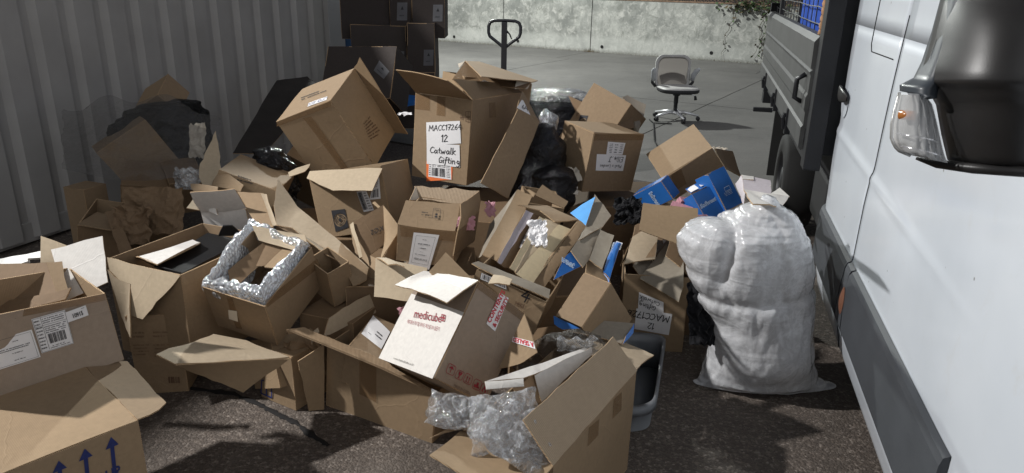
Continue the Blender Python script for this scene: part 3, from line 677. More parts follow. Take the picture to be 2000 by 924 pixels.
o = m.build('dropside', 'dropside_paint', truck); md = o.modifiers.new('thickness', 'SOLIDIFY'); md.thickness = .025; md.offset = -1 if False else 1
for s in (5.05, 6.2): tbox('dropside_rib', s, s + .012, wb - .018, wb + .0, .97, 1.50, bevel=.002)
tbox('corner_post', 7.62, 7.70, wb - .01, wb + .07, .9, 1.62, 'dark_steel')
for s in (4.85, 5.75, 6.8):
    tbox('latch', s, s + .05, wb - .045, wb - .01, .90, 1.06, 'dark_steel', .005); m = MB(); m.tube([tp_(s + .025, wb - .05, .93), tp_(s + .025, wb - .06, 1.0), tp_(s + .03, wb - .05, 1.03)], .012, 6); m.build('latch_lever', 'dark_steel', truck)
m = MB(); m.tube([tp_(4.36, wb - .03, 1.33), tp_(4.37, wb - .07, 1.30), tp_(4.37, wb - .07, 1.20), tp_(4.36, wb - .03, 1.18)], .014, 8); m.build('latch_handle', 'dark_steel', truck, True)
tbox('underframe', 4.25, 7.6, .80, 1.0, .62, .90, 'axle_black'); tbox('underframe', 4.25, 7.6, 2.0, 2.2, .62, .90, 'axle_black'); tbox('side_rail', 4.3, 7.6, .60, .66, .86, .92, 'dark_steel')
tbox('fuel_tank', 4.45, 5.0, .78, 1.1, .38, .72, 'axle_black', .03)
tbox('mudflap', 6.38, 6.40, .62, .95, .26, .84, 'rubber', .002); tbox('tail_bracket', 7.5, 7.66, .60, .72, .70, .90, 'dark_steel'); tbox('tail_bracket', 7.45, 7.5, .52, .70, .62, .66, 'dark_steel')
wheel(5.85, .66); wheel(5.85, 2.5); wheel(.42, 2.45)
tbox('overhead_beam', 7.4, 7.66, .30, 1.2, 1.66, 1.86, 'dark_steel')
# wire cage above the dropside
for i in range(9):
    z = 1.585 + i * .085; m = MB(); m.tube([tp_(s, .62 + .006 * noise.noise(Vector((s * 3, z, 0))), z + .012 * noise.noise(Vector((s * 2, z * 9, 1)))) for s in [4.35 + .2 * j for j in range(17)]], .0035, 5, cap=False); m.build('cage_wire', 'dark_steel', truck)
for i in range(16):
    s = 4.45 + i * .205; m = MB(); m.tube([tp_(s, .628, 1.53), tp_(s + .01, .628, 2.3)], .003, 5, cap=False); m.build('cage_wire', 'dark_steel', truck)
tbox('cage_post', 6.95, 7.0, .60, .64, 1.40, 2.4, 'dark_steel'); tbox('cage_post', 5.9, 5.93, .64, .66, 1.5, 2.4, 'dark_steel')
# load: folded blue sheet and a twisted rope hanging by the headboard
m = MB(); m.grid(lambda u, v: TD * (4.42 + 1.75 * u) + TN * (.70 + .02 * sin(u * 44) + .015 * sin(u * 91 + v * 3) + .03 * noise.noise(Vector((u * 4, v * 2, 0)))) + Z * (.98 + 1.3 * v), 90, 10)
o = m.build('blue_tarpaulin', 'tarp_blue', None, True); tag(o, 'ribbed blue sheeting standing inside the cage of the truck bed', 'tarpaulin'); md = o.modifiers.new('thickness', 'SOLIDIFY'); md.thickness = .006
m = MB()
for ph in (0, pi * 2 / 3, pi * 4 / 3): m.tube([TD * (4.36 + .02 * cos(t * .5 + ph) + .006 * noise.noise(Vector((t * .2, 0, 0)))) + TN * (.62 + .02 * sin(t * .5 + ph)) + Z * (1.54 + t * .009) for t in range(90)], .017, 7)
o = m.build('twisted_rope', 'rope_brown', None, True); tag(o, 'thick brown twisted rope hanging inside the truck cage', 'rope')

# ------------------------------------------------------------------ cartons: corner points in metres relative to each base
BOXES = [
{'n':'cardboard_box','l':'large brown carton with blue arrows on its front,under the box with the 10915 label','c':'box','g':'empty cardboard boxes heaped in the yard','o':[-1.489,1.949,0.0],'P':[{'n':'front_panel','p':[[-0.006,-0.425,0.0],[0.358,-0.032,0.0],[0.358,-0.032,0.5],[-0.006,-0.425,0.5]],'m':'kraft','i':'kraft_in','c':[-0.032,-0.035,0.25],'s':0.002,'d':[{'k':'print','n':'printed_arrows','q':[[0.1646,-0.2407,0.353],[0.3095,-0.0841,0.3477],[0.3154,-0.0777,0.4832],[0.1735,-0.2311,0.4737]],'im':'ink_blue','ink':[('arr',0.22,0.0,0.12,0.98),('arr',0.55,0.0,0.12,1.0),('arr',0.9,0.02,0.12,1.0),('l',0.5,0.07,0.95,0.07,0.05)]},{'k':'print','n':'printed_text','q':[[0.1599,-0.2458,0.3429],[0.3071,-0.0867,0.3439],[0.3074,-0.0863,0.3866],[0.1611,-0.2445,0.3827]],'im':'ink_blue','ink':[('T','THIS WAY UP',0.0,0.05,0.8,1.0)]}]},{'n':'back_panel','p':[[-0.058,0.354,0.0],[-0.422,-0.039,0.0],[-0.422,-0.039,0.5],[-0.058,0.354,0.5]],'m':'kraft','i':'kraft_in','c':[-0.032,-0.035,0.25],'s':0.002},{'n':'side_panel','p':[[-0.422,-0.039,0.0],[-0.006,-0.425,0.0],[-0.006,-0.425,0.5],[-0.422,-0.039,0.5]],'m':'kraft','i':'kraft_in','c':[-0.032,-0.035,0.25],'s':0.002},{'n':'side_panel','p':[[0.358,-0.032,0.0],[-0.058,0.354,0.0],[-0.058,0.354,0.5],[0.358,-0.032,0.5]],'m':'kraft','i':'kraft_in','c':[-0.032,-0.035,0.25],'s':0.002},{'n':'bottom_panel','p':[[-0.422,-0.039,0.0],[-0.058,0.354,0.0],[0.358,-0.032,0.0],[-0.006,-0.425,0.0]],'m':'kraft','i':'kraft_in','c':[-0.032,-0.035,0.25],'s':0.002},{'n':'top_panel','p':[[-0.006,-0.425,0.5],[0.358,-0.032,0.5],[-0.058,0.354,0.5],[-0.422,-0.039,0.5]],'m':'kraft','i':'kraft_in','c':[-0.032,-0.035,0.25],'s':0.002},{'n':'flap','p':[[0.358,-0.032,0.5],[-0.058,0.354,0.5],[0.109,0.388,0.462],[0.36,0.142,0.451]],'m':'kraft','i':'kraft_in','r':0.003}]},
{'n':'cardboard_box','l':'taped brown carton with white labels and the number 10915,on top of the arrow carton','c':'box','g':'empty cardboard boxes heaped in the yard','o':[-1.664,2.357,0.474],'P':[{'n':'front_panel','p':[[-0.032,-0.386,0.0],[0.282,-0.035,0.003],[0.256,-0.038,0.266],[0.043,-0.388,0.325]],'m':'kraft_grey','i':'kraft_in','c':[0.01,-0.099,0.148],'s':0.002,'d':[{'k':'paper','n':'paper_label','q':[[0.1849,-0.1584,0.2098],[0.2262,-0.105,0.2135],[0.226,-0.111,0.2535],[0.184,-0.165,0.2488]],'ink':[('T','10915',0.28,0.25,0.4,0.5),('x',0.75,0.8,0.95,0.92,1,3)]},{'k':'paper','n':'paper_label','q':[[0.1248,-0.2253,0.1295],[0.1843,-0.1474,0.1275],[0.1874,-0.162,0.2586],[0.127,-0.241,0.2601]],'ink':[('r',0.02,0.02,0.98,0.98,0.01),('l',0.02,0.75,0.98,0.75,0.01),('l',0.25,0.05,0.25,0.98,0.01),('x',0.04,0.08,0.24,0.95,9,4),('x',0.28,0.78,0.96,0.95,3,5),('x',0.28,0.5,0.96,0.72,4,6),('b',0.32,0.2,0.85,0.48,22,7),('x',0.3,0.05,0.9,0.15,2,8)]},{'k':'paper','n':'paper_label','q':[[0.0335,-0.3435,0.1229],[0.1211,-0.2285,0.1179],[0.1221,-0.2422,0.224],[0.0363,-0.355,0.2299]],'ink':[('r',0.04,0.05,0.96,0.95,0.008),('x',0.55,0.75,0.7,0.82,1,9),('x',0.25,0.5,0.95,0.62,2,10),('x',0.5,0.36,0.75,0.43,1,11),('x',0.5,0.12,0.75,0.19,1,12)]},{'k':'paper','n':'paper_label','q':[[0.0491,-0.3435,0.2664],[0.1045,-0.271,0.2652],[0.1032,-0.2769,0.2948],[0.0499,-0.3466,0.2959]],'ink':[('t','KTOK',0.46,0.5,0.42),('x',0.48,0.1,0.75,0.35,1,13)]},{'k':'paper','n':'torn_tape','q':[[0.1268,-0.2027,-0.0113],[0.1699,-0.1439,-0.0296],[0.1719,-0.1451,-0.0025],[0.1286,-0.2038,0.0131]],'m':'paper_dirty'},{'k':'tape','n':'packing_tape','q':[[0.0293,-0.3733,0.2948],[0.2652,-0.0591,0.2489],[0.2685,-0.0586,0.2757],[0.0333,-0.3714,0.318]]}]},{'n':'back_panel','p':[[0.028,0.191,0.003],[-0.285,-0.16,0.0],[-0.21,-0.162,0.325],[0.002,0.189,0.266]],'m':'kraft_grey','i':'kraft_in','c':[0.01,-0.099,0.148],'s':0.002},{'n':'side_panel','p':[[-0.285,-0.16,0.0],[-0.032,-0.386,0.0],[0.043,-0.388,0.325],[-0.21,-0.162,0.325]],'m':'kraft_grey','i':'kraft_in','c':[0.01,-0.099,0.148],'s':0.002},{'n':'side_panel','p':[[0.282,-0.035,0.003],[0.028,0.191,0.003],[0.002,0.189,0.266],[0.256,-0.038,0.266]],'m':'kraft_grey','i':'kraft_in','c':[0.01,-0.099,0.148],'s':0.002},{'n':'bottom_panel','p':[[-0.285,-0.16,0.0],[0.028,0.191,0.003],[0.282,-0.035,0.003],[-0.032,-0.386,0.0]],'m':'kraft_grey','i':'kraft_in','c':[0.01,-0.099,0.148],'s':0.002},{'n':'flap','p':[[0.16,0.153,0.223],[0.031,0.092,0.171],[-0.079,0.228,0.317],[-0.031,0.244,0.33],[0.093,0.281,0.358]],'m':'white_board','b':0.012,'l':'white faced flap standing up'},{'n':'flap','p':[[-0.124,0.221,0.266],[-0.139,0.274,0.357],[-0.032,0.252,0.325],[-0.038,0.223,0.271]],'m':'kraft_light','i':'kraft_in'}]},
{'n':'carton_insert','l':'dark brown open inner carton lying in the 10915 box','c':'box','g':None,'o':[-1.715,2.412,0.637],'P':[{'n':'back_panel','p':[[-0.249,0.089,0.128],[0.001,0.091,0.134],[0.095,-0.027,0.069],[-0.18,-0.044,0.023]],'m':'kraft_dark'},{'n':'side_panel','p':[[0.001,0.091,0.134],[0.043,0.112,0.133],[0.123,-0.006,0.069],[0.093,-0.027,0.069]],'m':'kraft','i':'kraft_in'},{'n':'front_flap','p':[[-0.173,-0.055,0.02],[0.099,-0.036,0.075],[0.141,-0.011,0.084],[0.143,-0.062,0.06],[-0.136,-0.115,0.0]],'m':'kraft_dark'}]},
{'n':'foam_sheet','l':'torn white foam sheet along the container side of the 10915 box','c':'packaging','g':None,'o':[-1.925,2.639,0.684],'P':[{'n':'sheet','p':[[-0.147,-0.007,0.0],[-0.162,0.021,0.019],[0.032,0.014,0.058],[0.091,0.018,0.069],[0.103,-0.004,0.06],[0.043,-0.001,0.047],[0.049,-0.021,0.034],[-0.01,-0.02,0.021]],'m':'white_foam','t':0.012,'r':0.006}]},
{'n':'cardboard_box','l':'open brown carton holding a black tray and a white box','c':'box','g':'empty cardboard boxes heaped in the yard','o':[-1.544,3.064,0.15],'P':[{'n':'front_panel','p':[[-0.233,-0.078,0.0],[0.161,-0.239,0.0],[0.161,-0.239,0.45],[-0.233,-0.078,0.45]],'m':'kraft','i':'kraft_in','c':[0.069,0.099,0.225],'s':0.002},{'n':'back_panel','p':[[0.372,0.276,0.0],[-0.022,0.437,0.0],[-0.022,0.437,0.45],[0.372,0.276,0.45]],'m':'kraft','i':'kraft_in','c':[0.069,0.099,0.225],'s':0.002},{'n':'side_panel','p':[[-0.022,0.437,0.0],[-0.233,-0.078,0.0],[-0.233,-0.078,0.45],[-0.022,0.437,0.45]],'m':'kraft','i':'kraft_in','c':[0.069,0.099,0.225],'s':0.002},{'n':'side_panel','p':[[0.161,-0.239,0.0],[0.372,0.276,0.0],[0.372,0.276,0.45],[0.161,-0.239,0.45]],'m':'kraft','i':'kraft_in','c':[0.069,0.099,0.225],'s':0.002},{'n':'bottom_panel','p':[[-0.022,0.437,0.0],[0.372,0.276,0.0],[0.161,-0.239,0.0],[-0.233,-0.078,0.0]],'m':'kraft','i':'kraft_in','c':[0.069,0.099,0.225],'s':0.002},{'n':'flap','p':[[-0.229,-0.078,0.455],[0.16,-0.24,0.444],[-0.032,-0.233,0.235],[-0.095,-0.205,0.24],[-0.092,-0.164,0.366],[-0.156,-0.133,0.378],[-0.211,-0.102,0.405]],'m':'kraft_light','r':0.003,'l':'pale folded down front flap'},{'n':'flap','p':[[-0.219,-0.103,0.408],[-0.181,-0.123,0.383],[-0.098,-0.161,0.365],[-0.069,-0.282,0.172],[-0.162,-0.155,0.204]],'m':'kraft_light','i':'kraft_in'}]},
{'n':'black_tray','l':'black plastic tray lying in the open carton beside the bubble wrap','c':'tray','g':None,'o':[-1.43,3.133,0.56],'P':[{'n':'tray_base','p':[[-0.155,-0.132,0.0],[-0.002,-0.213,0.0],[0.128,0.227,0.0],[-0.075,0.27,0.02]],'m':'black_plastic','t':0.006},{'n':'tray_wall','p':[[0.012,-0.242,0.01],[-0.116,-0.173,0.01],[-0.109,-0.18,0.025],[0.017,-0.243,0.025]],'m':'black_plastic','t':0.006},{'n':'tray_lid','p':[[0.018,0.167,0.04],[0.128,0.203,0.04],[0.099,0.163,0.1],[0.055,0.153,0.1]],'m':'black_plastic','t':0.006}]},
{'n':'white_box','l':'small white topped box beside the black tray in the open carton','c':'box','g':None,'o':[-1.569,3.1,0.52],'P':[{'n':'top_panel','p':[[-0.078,-0.086,0.08],[0.04,-0.171,0.08],[0.111,0.111,0.08],[0.062,0.147,0.08]],'m':'white_board'},{'n':'side_panel','p':[[-0.17,0.038,0.03],[-0.055,-0.001,0.0],[0.04,-0.171,0.08],[-0.078,-0.086,0.08]],'m':'kraft_dark'},{'n':'side_panel','p':[[-0.055,-0.001,0.0],[0.031,0.282,0.0],[0.111,0.111,0.08],[0.04,-0.171,0.08]],'m':'kraft'}]},
{'n':'cardboard_box','l':'faintly printed plain carton standing below the white flap of the tray carton','c':'box','g':'empty cardboard boxes heaped in the yard','o':[-1.569,2.967,-0.0],'P':[{'n':'front_panel','p':[[-0.093,-0.115,0.0],[0.121,-0.083,0.0],[0.121,-0.083,0.387],[-0.093,-0.115,0.387]],'m':'kraft','i':'kraft_in','c':[0.0,0.0,0.194],'s':0.002,'d':[{'k':'print','n':'printed_text','q':[[-0.1096,-0.117,0.0808],[0.0985,-0.0867,0.081],[0.0968,-0.087,0.3236],[-0.0798,-0.1127,0.3324]],'im':'ink_faint','ink':[('x',0.05,0.8,0.4,0.95,2,21),('x',0.5,0.8,0.9,0.95,2,22),('x',0.05,0.45,0.4,0.7,4,23),('x',0.5,0.4,0.9,0.7,4,24)]},{'k':'print','n':'printed_text','q':[[0.0406,-0.0951,0.0505],[0.0879,-0.0883,0.0475],[0.0896,-0.088,0.0789],[0.0425,-0.0949,0.0818]],'im':'ink_brown','ink':[('b',0,0,1,1,9,25)]}]},{'n':'back_panel','p':[[0.093,0.115,0.0],[-0.121,0.083,0.0],[-0.121,0.083,0.387],[0.093,0.115,0.387]],'m':'kraft','i':'kraft_in','c':[0.0,0.0,0.194],'s':0.002},{'n':'side_panel','p':[[-0.121,0.083,0.0],[-0.093,-0.115,0.0],[-0.093,-0.115,0.387],[-0.121,0.083,0.387]],'m':'kraft','i':'kraft_in','c':[0.0,0.0,0.194],'s':0.002},{'n':'side_panel','p':[[0.121,-0.083,0.0],[0.093,0.115,0.0],[0.093,0.115,0.387],[0.121,-0.083,0.387]],'m':'kraft','i':'kraft_in','c':[0.0,0.0,0.194],'s':0.002},{'n':'top_panel','p':[[-0.093,-0.115,0.387],[0.121,-0.083,0.387],[0.093,0.115,0.387],[-0.121,0.083,0.387]],'m':'kraft','i':'kraft_in','c':[0.0,0.0,0.194],'s':0.002},{'n':'bottom_panel','p':[[-0.121,0.083,0.0],[0.093,0.115,0.0],[0.121,-0.083,0.0],[-0.093,-0.115,0.0]],'m':'kraft','i':'kraft_in','c':[0.0,0.0,0.194],'s':0.002}]},
{'n':'cardboard_box','l':'brown carton lined with bubble wrap','c':'box','g':'empty cardboard boxes heaped in the yard','o':[-1.059,2.958,0.298],'P':[{'n':'front_panel','p':[[-0.218,-0.085,0.042],[0.068,-0.173,0.0],[0.069,-0.278,0.232],[-0.216,-0.189,0.273]],'m':'kraft','i':'kraft_in','c':[-0.015,-0.024,0.207],'s':0.002,'d':[{'k':'tape','n':'packing_tape','q':[[-0.1156,-0.1313,0.0598],[-0.0845,-0.144,0.062],[-0.0753,-0.2292,0.2444],[-0.105,-0.2175,0.243]]},{'k':'paper','n':'torn_tape','q':[[-0.1352,-0.1467,0.1106],[-0.091,-0.1617,0.1068],[-0.0752,-0.1979,0.1744],[-0.1189,-0.1792,0.1693]],'m':'paper_dirty'}]},{'n':'back_panel','p':[[0.186,0.141,0.141],[-0.1,0.229,0.182],[-0.098,0.125,0.414],[0.187,0.036,0.373]],'m':'kraft','i':'kraft_in','c':[-0.015,-0.024,0.207],'s':0.002},{'n':'side_panel','p':[[-0.1,0.229,0.182],[-0.218,-0.085,0.042],[-0.216,-0.189,0.273],[-0.098,0.125,0.414]],'m':'kraft','i':'kraft_in','c':[-0.015,-0.024,0.207],'s':0.002},{'n':'side_panel','p':[[0.068,-0.173,0.0],[0.186,0.141,0.141],[0.187,0.036,0.373],[0.069,-0.278,0.232]],'m':'kraft','i':'kraft_in','c':[-0.015,-0.024,0.207],'s':0.002,'d':[{'k':'tape','n':'packing_tape','q':[[0.0721,-0.2643,0.2228],[0.1938,0.1139,0.2527],[0.1902,0.0786,0.3036],[0.0714,-0.2835,0.2588]]}]},{'n':'bottom_panel','p':[[-0.1,0.229,0.182],[0.186,0.141,0.141],[0.068,-0.173,0.0],[-0.218,-0.085,0.042]],'m':'kraft','i':'kraft_in','c':[-0.015,-0.024,0.207],'s':0.002},{'n':'inner_flap','p':[[-0.092,0.103,0.443],[0.152,0.072,0.416],[0.168,0.03,0.387],[0.132,0.01,0.36],[-0.054,0.063,0.389]],'m':'kraft_light','i':'kraft_in'}]},
{'n':'carton_insert','l':'small brown inner carton sunk inside the bubble wrap lining','c':'box','g':None,'o':[-1.062,2.953,0.534],'P':[{'n':'side_panel','p':[[-0.145,-0.07,0.065],[-0.015,0.099,0.154],[0.001,0.045,0.09],[-0.113,-0.146,0.0]],'m':'kraft_dark'},{'n':'back_panel','p':[[-0.015,0.099,0.154],[0.064,0.058,0.127],[0.001,-0.017,0.066],[-0.043,-0.017,0.065]],'m':'kraft_dark'},{'n':'flap','p':[[0.064,0.058,0.127],[0.133,0.023,0.12],[0.065,-0.076,0.08],[0.004,-0.055,0.077]],'m':'kraft','i':'kraft_in'}]},
{'n':'cardboard_box','l':'upside down carton on the ground with a wide pale flap and blue printing','c':'box','g':'empty cardboard boxes heaped in the yard','o':[-1.028,2.778,-0.0],'P':[{'n':'front_panel','p':[[-0.084,0.077,0.0],[0.105,-0.034,0.0],[0.105,-0.034,0.263],[-0.084,0.077,0.263]],'m':'kraft','i':'kraft_in','c':[0.06,0.108,0.132],'s':0.002,'d':[{'k':'print','n':'printed_arrows','q':[[-0.0887,0.0791,0.0115],[-0.0158,0.0366,0.0081],[-0.0083,0.0322,0.1273],[-0.0744,0.0708,0.1083]],'im':'ink_blue','ink':[('r',0.1,0.1,0.9,0.8,0.09),('l',0.5,0.1,0.5,0.8,0.09)]}]},{'n':'back_panel','p':[[0.205,0.139,0.0],[0.016,0.249,0.0],[0.016,0.249,0.263],[0.205,0.139,0.263]],'m':'kraft','i':'kraft_in','c':[0.06,0.108,0.132],'s':0.002},{'n':'side_panel','p':[[0.016,0.249,0.0],[-0.084,0.077,0.0],[-0.084,0.077,0.263],[0.016,0.249,0.263]],'m':'kraft','i':'kraft_in','c':[0.06,0.108,0.132],'s':0.002},{'n':'side_panel','p':[[0.105,-0.034,0.0],[0.205,0.139,0.0],[0.205,0.139,0.263],[0.105,-0.034,0.263]],'m':'kraft','i':'kraft_in','c':[0.06,0.108,0.132],'s':0.002},{'n':'top_panel','p':[[-0.084,0.077,0.263],[0.105,-0.034,0.263],[0.205,0.139,0.263],[0.016,0.249,0.263]],'m':'kraft','i':'kraft_in','c':[0.06,0.108,0.132],'s':0.002},{'n':'bottom_panel','p':[[0.016,0.249,0.0],[0.205,0.139,0.0],[0.105,-0.034,0.0],[-0.084,0.077,0.0]],'m':'kraft','i':'kraft_in','c':[0.06,0.108,0.132],'s':0.002},{'n':'flap','p':[[0.143,-0.167,0.335],[-0.207,-0.382,0.419],[-0.297,-0.343,0.439],[-0.278,-0.283,0.433],[-0.232,-0.235,0.422],[-0.2,-0.049,0.37],[-0.082,-0.03,0.334]],'m':'kraft_light','i':'kraft','r':0.004,'l':'wide pale flap'},{'n':'flap','p':[[0.143,-0.167,0.335],[-0.036,-0.232,0.212],[-0.198,-0.319,0.358],[-0.207,-0.382,0.419]],'m':'kraft','i':'kraft_in'}]},
{'n':'cardboard_sheet','l':'plain brown cardboard sheet leaning beside the carton with blue printing','c':'cardboard','g':None,'o':[-0.822,2.696,0.025],'P':[{'n':'sheet','p':[[-0.046,-0.044,0.275],[0.047,0.025,0.319],[0.029,0.028,0.0],[-0.03,-0.009,0.015]],'m':'kraft','i':'kraft_in'}]},
{'n':'cardboard_box','l':'narrow brown carton wall behind the torn strip,under the bubble wrap carton','c':'box','g':'empty cardboard boxes heaped in the yard','o':[-1.008,2.948,-0.009],'P':[{'n':'front_panel','p':[[-0.141,-0.062,0.027],[0.026,-0.209,0.124],[-0.022,-0.132,0.325],[-0.189,0.015,0.228]],'m':'kraft','i':'kraft_in','c':[0.005,-0.008,0.162],'s':0.002},{'n':'back_panel','p':[[0.199,-0.031,0.097],[0.032,0.116,0.0],[-0.016,0.194,0.201],[0.151,0.047,0.298]],'m':'kraft','i':'kraft_in','c':[0.005,-0.008,0.162],'s':0.002},{'n':'side_panel','p':[[0.032,0.116,0.0],[-0.141,-0.062,0.027],[-0.189,0.015,0.228],[-0.016,0.194,0.201]],'m':'kraft','i':'kraft_in','c':[0.005,-0.008,0.162],'s':0.002},{'n':'side_panel','p':[[0.026,-0.209,0.124],[0.199,-0.031,0.097],[0.151,0.047,0.298],[-0.022,-0.132,0.325]],'m':'kraft','i':'kraft_in','c':[0.005,-0.008,0.162],'s':0.002},{'n':'top_panel','p':[[-0.189,0.015,0.228],[-0.022,-0.132,0.325],[0.151,0.047,0.298],[-0.016,0.194,0.201]],'m':'kraft','i':'kraft_in','c':[0.005,-0.008,0.162],'s':0.002}]},
{'n':'cardboard_box','l':'big plain brown carton on the ground with torn rim,holding the white fronted carton','c':'box','g':'empty cardboard boxes heaped in the yard','o':[-0.586,2.81,-0.073],'P':[{'n':'front_panel','p':[[-0.223,-0.016,0.073],[0.271,-0.27,0.0],[0.304,-0.298,0.323],[-0.189,-0.044,0.396]],'m':'kraft','i':'kraft_in','c':[0.112,-0.021,0.203],'s':0.002,'d':[{'k':'tape','n':'packing_tape','q':[[-0.0467,-0.1118,0.1945],[0.0317,-0.1521,0.1818],[0.0408,-0.1624,0.3533],[-0.0355,-0.1235,0.3726]],'o':0.003}]},{'n':'back_panel','p':[[0.413,0.003,0.009],[-0.081,0.257,0.082],[-0.047,0.229,0.405],[0.446,-0.025,0.332]],'m':'kraft','i':'kraft_in','c':[0.112,-0.021,0.203],'s':0.002},{'n':'side_panel','p':[[-0.081,0.257,0.082],[-0.223,-0.016,0.073],[-0.189,-0.044,0.396],[-0.047,0.229,0.405]],'m':'kraft','i':'kraft_in','c':[0.112,-0.021,0.203],'s':0.002},{'n':'side_panel','p':[[0.271,-0.27,0.0],[0.413,0.003,0.009],[0.446,-0.025,0.332],[0.304,-0.298,0.323]],'m':'kraft','i':'kraft_in','c':[0.112,-0.021,0.203],'s':0.002},{'n':'bottom_panel','p':[[-0.081,0.257,0.082],[0.413,0.003,0.009],[0.271,-0.27,0.0],[-0.223,-0.016,0.073]],'m':'kraft','i':'kraft_in','c':[0.112,-0.021,0.203],'s':0.002},{'n':'flap','p':[[-0.199,-0.047,0.429],[-0.04,0.241,0.402],[0.039,0.435,0.487],[0.072,0.495,0.482],[0.027,0.416,0.493],[-0.101,0.175,0.498],[-0.186,0.012,0.492]],'m':'kraft_light','r':0.003,'l':'pale folded back flap with a tear'},{'n':'flap','p':[[-0.323,-0.133,0.505],[-0.263,-0.122,0.508],[-0.17,-0.09,0.447],[0.058,-0.188,0.406],[0.313,-0.308,0.324],[0.269,0.079,0.06],[0.026,-0.015,0.279],[-0.174,-0.083,0.41],[-0.263,-0.115,0.476],[-0.314,-0.127,0.486]],'m':'kraft_torn','r':0.006,'l':'torn strip left along the rim'},{'n':'torn_scrap','p':[[-0.248,-0.078,0.451],[-0.229,-0.04,0.468],[-0.22,-0.047,0.448],[-0.242,-0.099,0.421]],'m':'kraft_light','i':'kraft_in','r':0.006}]},
{'n':'cardboard_box','l':'small carton with a blank white label,left of the white fronted carton','c':'box','g':'empty cardboard boxes heaped in the yard','o':[-0.587,2.816,0.111],'P':[{'n':'front_panel','p':[[-0.135,-0.082,0.046],[0.019,-0.121,0.0],[0.067,-0.155,0.191],[-0.086,-0.116,0.237]],'m':'kraft','i':'kraft_in','c':[0.0,-0.0,0.131],'s':0.002},{'n':'back_panel','p':[[0.086,0.116,0.026],[-0.067,0.155,0.072],[-0.019,0.121,0.263],[0.135,0.082,0.216]],'m':'kraft','i':'kraft_in','c':[0.0,-0.0,0.131],'s':0.002},{'n':'side_panel','p':[[-0.067,0.155,0.072],[-0.135,-0.082,0.046],[-0.086,-0.116,0.237],[-0.019,0.121,0.263]],'m':'kraft','i':'kraft_in','c':[0.0,-0.0,0.131],'s':0.002},{'n':'side_panel','p':[[0.019,-0.121,0.0],[0.086,0.116,0.026],[0.135,0.082,0.216],[0.067,-0.155,0.191]],'m':'kraft','i':'kraft_in','c':[0.0,-0.0,0.131],'s':0.002},{'n':'bottom_panel','p':[[-0.067,0.155,0.072],[0.086,0.116,0.026],[0.019,-0.121,0.0],[-0.135,-0.082,0.046]],'m':'kraft','i':'kraft_in','c':[0.0,-0.0,0.131],'s':0.002},{'n':'top_panel','p':[[-0.086,-0.116,0.237],[0.067,-0.155,0.191],[0.135,0.082,0.216],[-0.019,0.121,0.263]],'m':'kraft','i':'kraft_in','c':[0.0,-0.0,0.131],'s':0.002,'d':[{'k':'paper','n':'paper_label','q':[[-0.0461,-0.0182,0.2447],[0.049,-0.0835,0.2085],[0.0668,0.0345,0.2253],[-0.0207,0.1198,0.2632]],'ink':[('x',0.5,0.3,0.9,0.6,2,31),('x',0.2,0.2,0.4,0.26,1,32)]}]}]},
